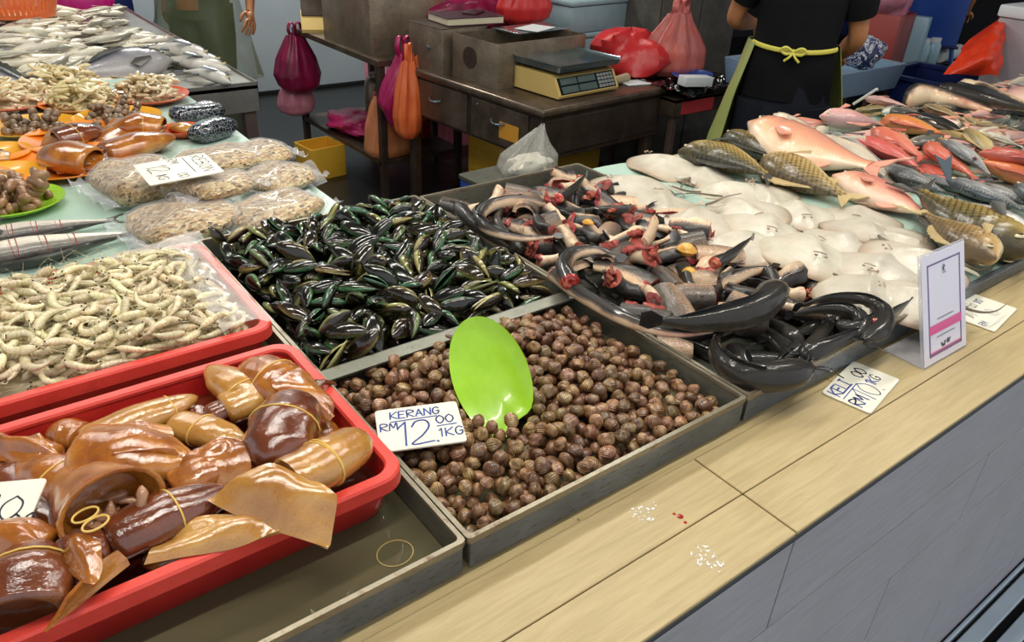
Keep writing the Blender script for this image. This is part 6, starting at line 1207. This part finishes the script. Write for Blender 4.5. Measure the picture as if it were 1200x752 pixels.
lump('plastic_bag', 'faded pink plastic bundle on the stacked foam boxes', 'plastic bag', (3.28, 3.80, 1.155), (.14, .13, .055), 'pinkmix_poly', 4); lump('plastic_bag', 'blue plastic bundle on the stacked foam boxes', 'plastic bag', (3.58, 3.80, 1.165), (.17, .13, .06), 'blue_plastic', 6); lump('plastic_bag', 'dark red plastic bundle under the blue one', 'plastic bag', (3.68, 3.70, 1.135), (.12, .07, .03), 'red_poly', 2)
polybag('red plastic bag hanging behind the open steel box', (2.92, 3.72, .98), .34, .22, .30, 'red_poly', 2, HANG); stp = table('rear_table', 'dark table behind the desk', 2.66, 3.10, 3.86, 4.4, .90, 'dark_steel'); lump('plastic_bag', 'dark purple plastic bundle behind the ledger', 'plastic bag', (2.78, 4.08, .985), (.30, .16, .09), 'plum_poly', 1)
# ------------------------------------------------------------------ right of the seller
tr_ = thing('steel_trough', 'pale blue steel trough table to the right of the seller', 'table', (3.92, 2.36, 0), (0, 0, .0)); g = G(); q = lambda i, z: rrect(-.42+i, .42-i, -.24+i, .34-i, .01, 3, z); g.loft([q(.02, .80), q(0, .93), q(.004, .932), q(.03, .925), q(.03, .86)]); g.build('trough', MATS['sky_blue'], tr_, ang=30)
for x in (-.36, .36):
    for y in (-.18, .28): g = G(); g.box((x, y, .40), (.04, .04, .80), bev=.003); g.build('leg', MATS['desk_dark'], tr_, smooth=False)
mat('patterned_cloth', [(0, '1c2444'), (.42, '2e3a66'), (.50, 'd0d2d8'), (.56, '38406a'), (.64, 'c8c8d0')], 26, 2, interp='CONSTANT', rough=.6); lump('patterned_bundle', 'bundle of blue and white patterned cloth at the right hand of the seller', 'cloth', (*at(1012, 60, 1.0)[:2], .995), (.10, .09, .07), 'patterned_cloth', 2)
rx_ = table('rack_table', 'dark table behind the trough carrying stacked boxes', 4.62, 5.75, 2.42, 2.82, .78, 'dark_steel')
mat('brick_red', ['8a2c26', '9c3a32'], 6, rough=.4); openbox('red_bin', 'brick red plastic bin behind the trough', 'bin', (4.90, 2.62, .781), .2, .30, .28, .32, 'brick_red'); lump('net_bundle', 'bundle of pink and grey netting on the red bin', 'bundle', (4.90, 2.62, 1.18), (.15, .13, .11), 'pinkmix_poly', 7)
tag(G().bb(-.04, .04, -.12, .12, 0, .30, bev=.006).build('white_carton', MATS['pale_blue'], None, (5.10, 2.56, .781), (0, 0, .2)), 'narrow pale blue carton right of the red bin', 'carton')
tb = openbox('blue_tub', 'dark blue plastic tub right of the trough', 'tub', (4.66, 2.10, .52), .06, .52, .44, .33, 'navy_plastic', .012); g = G(); g.loft([rrect(-.28, .28, -.24, .24, .02, 4, z) for z in (.315, .335)]+[rrect(-.24, .24, -.20, .20, .02, 4, z) for z in (.335, .315)], (0, 0)); g.build('rim', MATS['navy_plastic'], tb)
table('tub_table', 'dark low table under the blue tub', 4.40, 4.92, 1.86, 2.36, .518, 'dark_steel'); openbox('blue_bin', 'blue plastic bin on the floor below the trough', 'bin', (3.98, 2.0, .001), .1, .34, .28, .62, 'blue_plastic')
ch = thing('plastic_chair', 'blue plastic chair behind the dark blue tub', 'chair', (5.40, 2.62, .781), (0, 0, 2.4)); g = G(); U = np.linspace(-1, 1, 13)[:, None]; V = np.linspace(0, 1, 9)[None, :]; g.sheet(stk([U*.20*(1-.12*V), .16+.06*V+.05*U*U*-1, .10+.34*V-.04*V*U*U], 2), .012); g.build('backrest', MATS['blue_plastic'], ch); g = G(); g.bb(-.20, .20, -.18, .18, .10, .118, bev=.008); g.build('seat', MATS['navy_plastic'], ch)
for x in (-.17, .17):
    for y in (-.15, .15): g = G(); g.tube([(x, y, .10), (x*1.1, y*1.1, 0)], [.016, .014], 8); g.build('leg', MATS['blue_plastic'], ch)
for k, (x, y) in enumerate(((5.20, 2.48), (5.32, 2.47))):
    jr = thing('jar', ('white-capped clear jar, left of two on the table behind the tub', 'white-capped clear jar, right of two on the table behind the tub')[k], 'jar', (x, y, .781)); g = G(); g.lathe([(.04, 0), (.048, .01), (.048, .12), (.035, .14)], n=18); g.build('glass', MATS['pale_blue'], jr); g = G(); g.lathe([(.038, .138), (.038, .165), (.034, .168)], n=18); g.build('cap', MATS['white_box'], jr)
o = G().tube([(-.16, 0, 0), (.16, 0, 0)], .045, 16).build('towel_roll', MATS['white_box'], None, (5.58, 2.47, .828), (0, 0, .1)); tag(o, 'rolled white towel on the table behind the tub', 'towel')
g = G(); U = np.linspace(0, 1, 26)[:, None]; V = np.linspace(0, 1, 20)[None, :]; g.sheet(stk([5.3+1.3*U, 3.6+.10*np.sin(U*30+V*3), .75+.95*V], 2), .004); tag(g.build('tarpaulin', MATS['navy_plastic'], ang=80), 'dark navy tarpaulin hanging behind the stall at the right', 'tarpaulin'); new('tarp_rail', G().bb(5.25, 6.65, 3.70, 3.74, 1.70, 1.74).mesh('tarp_rail', MATS['dark_steel'], smooth=False)); tag(bpy.data.objects['tarp_rail'], 'dark rail carrying the navy tarpaulin', 'rail')
for x in (5.27, 6.63): o = new('rail_post', G().bb(x-.02, x+.02, 3.70, 3.74, 0, 1.70).mesh('rail_post', MATS['dark_steel'], smooth=False), bpy.data.objects['tarp_rail'])
# tall foam cabinet and orange-red bag at the right end of the fish heap
mat('mauve_foam', ['8f858c', 'a0969c', '80767e'], 4, rough=.55); p = at(1190, 60, 1.2); fc = thing('foam_cabinet', 'tall mauve-grey insulated box at the right end of the fish heap', 'insulated box', (4.85, 1.715, 0)); g = G(); g.bb(-.26, .60, -.20, .13, .0, 1.20, bev=.012); g.build('body', MATS['mauve_foam'], fc); g = G(); g.bb(-.27, .61, -.21, .14, 1.20, 1.26, bev=.012); g.build('lid', MATS['white_box'], fc)
U = np.linspace(0, 1, 20)[:, None]; V = np.linspace(0, 1, 20)[None, :]; a_ = [atd(1104, 88, 3.9), atd(1168, 90, 3.9), atd(1176, 18, 4.05), atd(1130, 50, 4.05)]; Q = a_[0]*((1-U)*(1-V))[:, :, None]+a_[1]*(U*(1-V))[:, :, None]+a_[2]*(U*V)[:, :, None]+a_[3]*((1-U)*V)[:, :, None]
Q = Q-FW*(.10*np.sin(PI*U)*np.sin(PI*V)**.5+.05*nz(U*5, V*5, 3))[:, :, None]; Q2 = Q[::-1]+FW*(.20*np.sin(PI*U)*np.sin(PI*V)**.5)[:, :, None]*1.0
c = Q.mean((0, 1)); g = G(); g.sheet(Q-c); g.sheet(Q2-c); tag(g.build('plastic_bag', MATS['tomato_poly'], None, c, ang=80), 'orange-red plastic bag leaning on the mauve insulated box', 'plastic bag')
polybag('hot pink plastic bag hanging behind the pale fish heap', (.92, 5.52, .80), .36, .2, .5, 'hot_pink', 3, HANG, handles=False)
p = at(135, 12, 1.0); openbox('navy_bin', 'dark navy bin behind the pale fish heap', 'bin', (1.02, 5.95, .001), .1, .42, .5, .98, 'navy_plastic'); lump('plastic_bag', 'purple plastic bundle on the dark navy bin', 'plastic bag', (1.10, 5.92, 1.05), (.12, .12, .10), 'plum_poly', 6)
mat('white_rod', ['c8ccca', 'b8bcb8'], 20, rough=.4); o = G().tube([at(1000, 122, 1.05), at(1028, 104, 1.12)], .005, 8).build('rod', MATS['white_rod']); tag(o, 'thin white rod sticking up behind the fish heap', 'rod')
# ------------------------------------------------------------------ people
m, nt, b = base('skin'); vec = coords(nt); r = ramp(nt, ['9a6240', 'b07850', 'a86e48']); nt.links.new(noise(nt, vec, 12, 4), r.inputs[0]); finish(nt, b, r.outputs[0], rough=.45, sss=.1, bump=.06, bscale=90)
mat('black_cloth', ['0c0c0d', '131315', '09090a'], 6, rough=.9, spec=.12, bump=.35, bscale=9); mat('dark_denim', ['16181e', '20242c'], 20, rough=.9, spec=.12, bump=.2, bscale=30); mat('hair', ['100c0a', '1c1512'], 40, stretch=(30, 30, 3), rough=.45)
mat('lime_apron', ['8a9450', 'a0a868'], 6, rough=.35); mat('yellow_tie', ['c0b848', 'd0c85c'], 20, rough=.5); mat('grey_apron', ['6a6c6c', '7c7e7e'], 6, rough=.35); film('green_film', '8a9a72', .20, .2, scale=10); mat('orange_cloth', ['b8652e', 'cc7a3e'], 8, rough=.7, bump=.3, bscale=10); mat('olive_cloth', ['4a5040', '5a6050'], 8, rough=.8, bump=.3, bscale=12); mat('teal_cloth', ['5e7a76', '708c86'], 8, rough=.8)
def skin_body(V, E, name, mt, parent):
    me = bpy.data.meshes.new(name); keys = list(V); ix = {k: i for i, k in enumerate(keys)}
    me.from_pydata([V[k][0] for k in keys], [(ix[a], ix[b_]) for a, b_ in E], []); o = bpy.data.objects.new(name, me); COL.objects.link(o)
    md = o.modifiers.new('skin', 'SKIN'); md.use_smooth_shade = True; lay = me.skin_vertices[0].data if me.skin_vertices else None
    if lay is None: bm = bmesh.new(); bm.from_mesh(me); bm.verts.layers.skin.verify(); bm.to_mesh(me); bm.free(); lay = me.skin_vertices[0].data
    for k in keys:
        r_ = V[k][1]; lay[ix[k]].radius = r_ if isinstance(r_, tuple) else (r_, r_); lay[ix[k]].use_root = (k == 'pelvis')
    o.modifiers.new('sub', 'SUBSURF').levels = 2; o.modifiers['sub'].render_levels = 2; bpy.context.view_layer.update(); dg = bpy.context.evaluated_depsgraph_get(); m2 = bpy.data.meshes.new_from_object(o.evaluated_get(dg)); m2.materials.clear(); m2.materials.append(MATS[mt]); m2.shade_smooth()
    bpy.data.objects.remove(o); return new(name, m2, parent)
def person(label, loc, yaw, arms, s=1.0, hands=True):
    e = thing('person', label, 'person', loc, (0, 0, yaw)); e.scale = (s, s, s)
    V = {'pelvis': ((0, 0, .95), (.15, .11)), 'waist': ((0, 0, 1.10), (.135, .10)), 'chest': ((0, .005, 1.30), (.155, .11)), 'collar': ((0, 0, 1.43), (.078, .062)), 'neck': ((0, .01, 1.53), .055), 'head0': ((0, .03, 1.60), (.066, .075)), 'head1': ((0, .025, 1.70), (.078, .098)), 'head2': ((0, .01, 1.77), (.05, .065)), 'nose': ((0, .135, 1.655), .012), 'nose0': ((0, .09, 1.67), .02)}
    E = [('pelvis', 'waist'), ('waist', 'chest'), ('chest', 'collar'), ('collar', 'neck'), ('neck', 'head0'), ('head0', 'head1'), ('head1', 'head2'), ('head1', 'nose0'), ('nose0', 'nose')]
    for sd, n in ((-1, 'l'), (1, 'r')):
        V['hip'+n] = ((sd*.095, 0, .86), .095); V['knee'+n] = ((sd*.105, .015, .48), .06); V['ank'+n] = ((sd*.11, -.015, .09), .042); V['toe'+n] = ((sd*.12, .14, .035), .035); E += [('pelvis', 'hip'+n), ('hip'+n, 'knee'+n), ('knee'+n, 'ank'+n), ('ank'+n, 'toe'+n)]
        el, wr, hd, cv = (np.array(q, float) for q in arms[n]); shd = np.array([sd*.185, -.005, 1.42])
        V['sh'+n] = (tuple(shd), .06); V['um'+n] = (tuple((shd+el)/2), .05); V['el'+n] = (tuple(el), .041); V['fm'+n] = (tuple(el*.6+wr*.4), .041); V['wr'+n] = (tuple(wr), (.026, .026)); E += [('collar', 'sh'+n), ('sh'+n, 'um'+n), ('um'+n, 'el'+n), ('el'+n, 'fm'+n), ('fm'+n, 'wr'+n)]
        d = hd-wr; d /= np.linalg.norm(d); c = cv/np.linalg.norm(cv); c = c-d*(c@d); c /= np.linalg.norm(c); w = np.cross(d, c)     # d along the hand, c towards the palm side, w across
        V['palm'+n] = (tuple(wr+d*.055), (.030, .020)); E += [('wr'+n, 'palm'+n)]
        for f in range(4):
            q = (f-1.5); L_ = (.070, .082, .078, .060)[f]; b0 = wr+d*.092+w*q*.020; V[f'k{f}{n}'] = (tuple(b0), .0105); V[f'f{f}{n}'] = (tuple(b0+d*L_*.5+c*.012+w*q*.003), .0088); V[f't{f}{n}'] = (tuple(b0+d*L_*.85+c*.036+w*q*.004), .0072); E += [('palm'+n, f'k{f}{n}'), (f'k{f}{n}', f'f{f}{n}'), (f'f{f}{n}', f't{f}{n}')]
        tb0 = wr+d*.035-w*.034*1; V['th0'+n] = (tuple(tb0), .013); V['th1'+n] = (tuple(tb0+d*.032-w*.018+c*.012), .0105); V['th2'+n] = (tuple(tb0+d*.062-w*.018+c*.024), .0082); E += [('palm'+n, 'th0'+n), ('th0'+n, 'th1'+n), ('th1'+n, 'th2'+n)]
    skin_body(V, E, 'body', 'skin', e)
    g = G(); a = np.arange(24)/24*2*PI; ph = np.linspace(-.35, PI/2, 9); g.loft([np.stack([.088*math.cos(p_)*np.cos(a), .005+.108*math.cos(p_)*np.sin(a)-.015*(1 if p_ < .3 else 0), 1.70+.10*math.sin(p_)+.03*np.clip(np.sin(a), 0, 1)*(p_ < .3)], 1) for p_ in ph]); g.build('hair', MATS['hair'], e)
    return e, V
def shell(e, name, mt, zs, n=40, a0=0, a1=2*PI, flare=0, th=0, wr=.012, seed=1):
    closed = a1-a0 > 6.2; a = np.linspace(a0, a1, n, endpoint=not closed); Z = []
    for z, rx, ry, cy in zs: k = 1+wr/.15*(nz(np.cos(a)*3+seed, np.sin(a)*3+z*4, seed % 8)-.5)*2; Z.append(np.stack([rx*k*np.cos(a), cy+ry*k*np.sin(a), np.full(n, z)], 1))
    A = np.array(Z); t = np.linspace(0, 1, 4*len(A)); A = np.array([[np.interp(t, np.linspace(0, 1, len(A)), A[:, j, k]) for k in range(3)] for j in range(n)]).transpose(2, 0, 1); g = G()
    if closed: g.loft(A, (0, 0))
    else: g.sheet(A, .003)
    return g.build(name, MATS[mt], e, ang=80)
def sleeve(g, sh, el, t1, r0, r1): sh, el = np.array(sh), np.array(el); q = lambda t: sh+(el-sh)*t; d = (el-sh); g.tube([q(-.25), q(0), q(.3), q(.6), q(t1)], [r0*.9, r0, r0*.95, (r0+r1)/2, r1], 18, (0, 0), up=(.1, 1, .1))
def shirt(e, V, mt, hem, tl=.75, seed=1):
    shell(e, 'shirt', mt, [(hem, .185, .135, 0), (1.02, .182, .132, 0), (1.12, .172, .124, 0), (1.28, .190, .134, .003), (1.40, .178, .112, 0), (1.465, .112, .096, 0), (1.505, .072, .072, .008)], seed=seed, wr=.014)
    for n in 'lr': g = G(); sleeve(g, V['sh'+n][0], V['el'+n][0], tl, .082, .066); g.build('sleeve', MATS[mt], e, ang=80)
def trousers(e, mt):
    shell(e, 'trousers', mt, [(.80, .19, .14, 0), (.90, .178, .132, 0), (1.02, .165, .122, 0)], seed=4)
    for sd in (-1, 1): g = G(); g.tube([(sd*.09, 0, .88), (sd*.098, .005, .7), (sd*.105, .015, .48), (sd*.11, -.005, .25), (sd*.112, -.01, .07)], [.115, .105, .082, .075, .075], 20, (1, 1), up=(0, 1, 0)); g.build('trouser_leg', MATS[mt], e, ang=80)
# seller with his back to us
P1 = atd(931, 52, 3.12); yaw1 = math.atan2(.56, .83)-PI/2; s1 = 1.07
e, V = person('person in black t-shirt and apron tied with yellow string, back turned', (P1[0], P1[1], 0), yaw1, {'l': ((-.275, .06, 1.16), (-.20, .28, 1.12), (-.16, .38, 1.10), (0, 0, -1)), 'r': ((.25, .05, 1.13), (.20, .27, 1.03), (.18, .37, 1.00), (0, 0, -1))}, s1); e.scale = (.95, .95, 1.07)
shirt(e, V, 'black_cloth', .90, .72, 2); trousers(e, 'dark_denim')
shell(e, 'apron', 'lime_apron', [(.50, .33, .24, .03), (.70, .30, .215, .03), (.90, .25, .18, .02), (1.05, .205, .155, .01), (1.10, .190, .142, .005)], a0=-.02, a1=PI+.62, seed=5)
tz = 1.098; a = np.linspace(PI+.45, 2*PI-.45, 30); g = G(); g.tube(np.stack([.190*np.cos(a), .142*np.sin(a)+.004, tz-.012*np.sin((a-PI-.45)/(PI-.9)*PI)], 1), .006, 8, flat=1.5); g.build('apron_tie', MATS['yellow_tie'], e)
g = G()
for s in (-1, 1): g.tube(smooth_path([(0, -.146, tz-.012), (s*.03, -.155, tz+.004), (s*.05, -.152, tz-.006), (s*.03, -.150, tz-.02), (0, -.146, tz-.014)], 16), .0055, 7); g.tube(smooth_path([(0, -.147, tz-.014), (s*.012, -.155, tz-.03), (s*.03, -.152, tz-.045)], 8), .005, 7)
g.build('apron_bow', MATS['yellow_tie'], e)
# seller in the green plastic apron, arm hanging
P2 = atd(237, 30, 5.0); yaw2 = math.atan2(-.75, -.66)-PI/2
e, V = person('person in green plastic apron beside the far left table, arm hanging down', (P2[0], P2[1], 0), yaw2, {'l': ((-.34, -.02, 1.10), (-.36, .10, .88), (-.375, .16, .80), (.6, -.5, 0)), 'r': ((.26, -.08, 1.12), (.24, -.06, .88), (.24, -.03, .80), (-.6, 0, 0))}, 1.05)
shirt(e, V, 'teal_cloth', .92, .6, 3); trousers(e, 'olive_cloth'); shell(e, 'orange_front', 'orange_cloth', [(.86, .13, .165, .01), (1.05, .13, .165, .01), (1.30, .13, .165, .01)], a0=1.15, a1=2.1, seed=6)
shell(e, 'plastic_apron', 'green_film', [(.45, .30, .26, .03), (.70, .27, .235, .03), (.95, .225, .19, .02), (1.12, .20, .17, .01), (1.35, .185, .15, .01)], a0=-.5, a1=PI+.5, seed=2, wr=.03)
# person at the right, bending an arm down
P3 = atd(1084, 10, 5.75)
e, V = person('person in black shirt behind the trough at the right, forearm lowered', (P3[0], P3[1], 0), -1.2, {'l': ((-.26, .10, 1.12), (-.24, .30, .95), (-.23, .38, .90), (0, 0, -1)), 'r': ((.27, .10, 1.12), (.26, .30, .96), (.25, .38, .92), (0, 0, -1))}, 1.03)
shirt(e, V, 'black_cloth', .92, .8, 5); trousers(e, 'dark_denim')
# ------------------------------------------------------------------ light: ceiling tube lamps of the market, one added bare light and daylight from the street side
W = bpy.data.worlds.new('world'); SC.world = W; W.use_nodes = True
bg = W.node_tree.nodes['Background']; bg.inputs[0].default_value = (.93, .96, 1, 1); bg.inputs[1].default_value = .95
def lamp(x, y, z, e, sx, sy, col=(1, .95, .86), rz=0):
    l = bpy.data.lights.new('area_light', 'AREA'); l.shape = 'RECTANGLE'; l.size = sx; l.size_y = sy; l.energy = e; l.color = col
    o = new('area_light', l, None, (x, y, z), (0, 0, rz)); return o
mat('lamp_white', ['c8c8c4'], rough=.4)
def fixture(x, y, z, e, L=1.2):
    g = G(); g.bb(x-L/2, x+L/2, y-.05, y+.05, z+.012, z+.06, bev=.008); g.bb(x-.006, x+.006, y-.006, y+.006, z+.05, 3.6)
    tag(g.build('tube_lamp', MATS['lamp_white']), 'white tube lamp hung from the ceiling above the stall', 'lamp', 'tube lamps over the stall')
    lamp(x, y, z, e, L*.95, .07)
for x, y, e in ((.1, .55, 17), (1.5, .55, 17), (.3, 1.6, 17), (1.7, 1.7, 17), (3.0, .9, 16), (.2, 3.3, 18), (3.4, 3.4, 11)): fixture(x, y, 2.75, e)
lamp(2.0, 5.6, 3.3, 110, 1.2, .1)  # bare area light without a fixture, added to brighten the back wall
vs = SC.view_settings; vs.view_transform = 'Standard'; vs.look = 'None'; vs.gamma = 1; vs.use_curve_mapping = False; vs.exposure = -.22
SC.cycles.max_bounces = 6; SC.cycles.transparent_max_bounces = 10; SC.cycles.use_denoising = True; SC.cycles.sample_clamp_indirect = 6
SC.cycles.caustics_reflective = False; SC.cycles.caustics_refractive = False
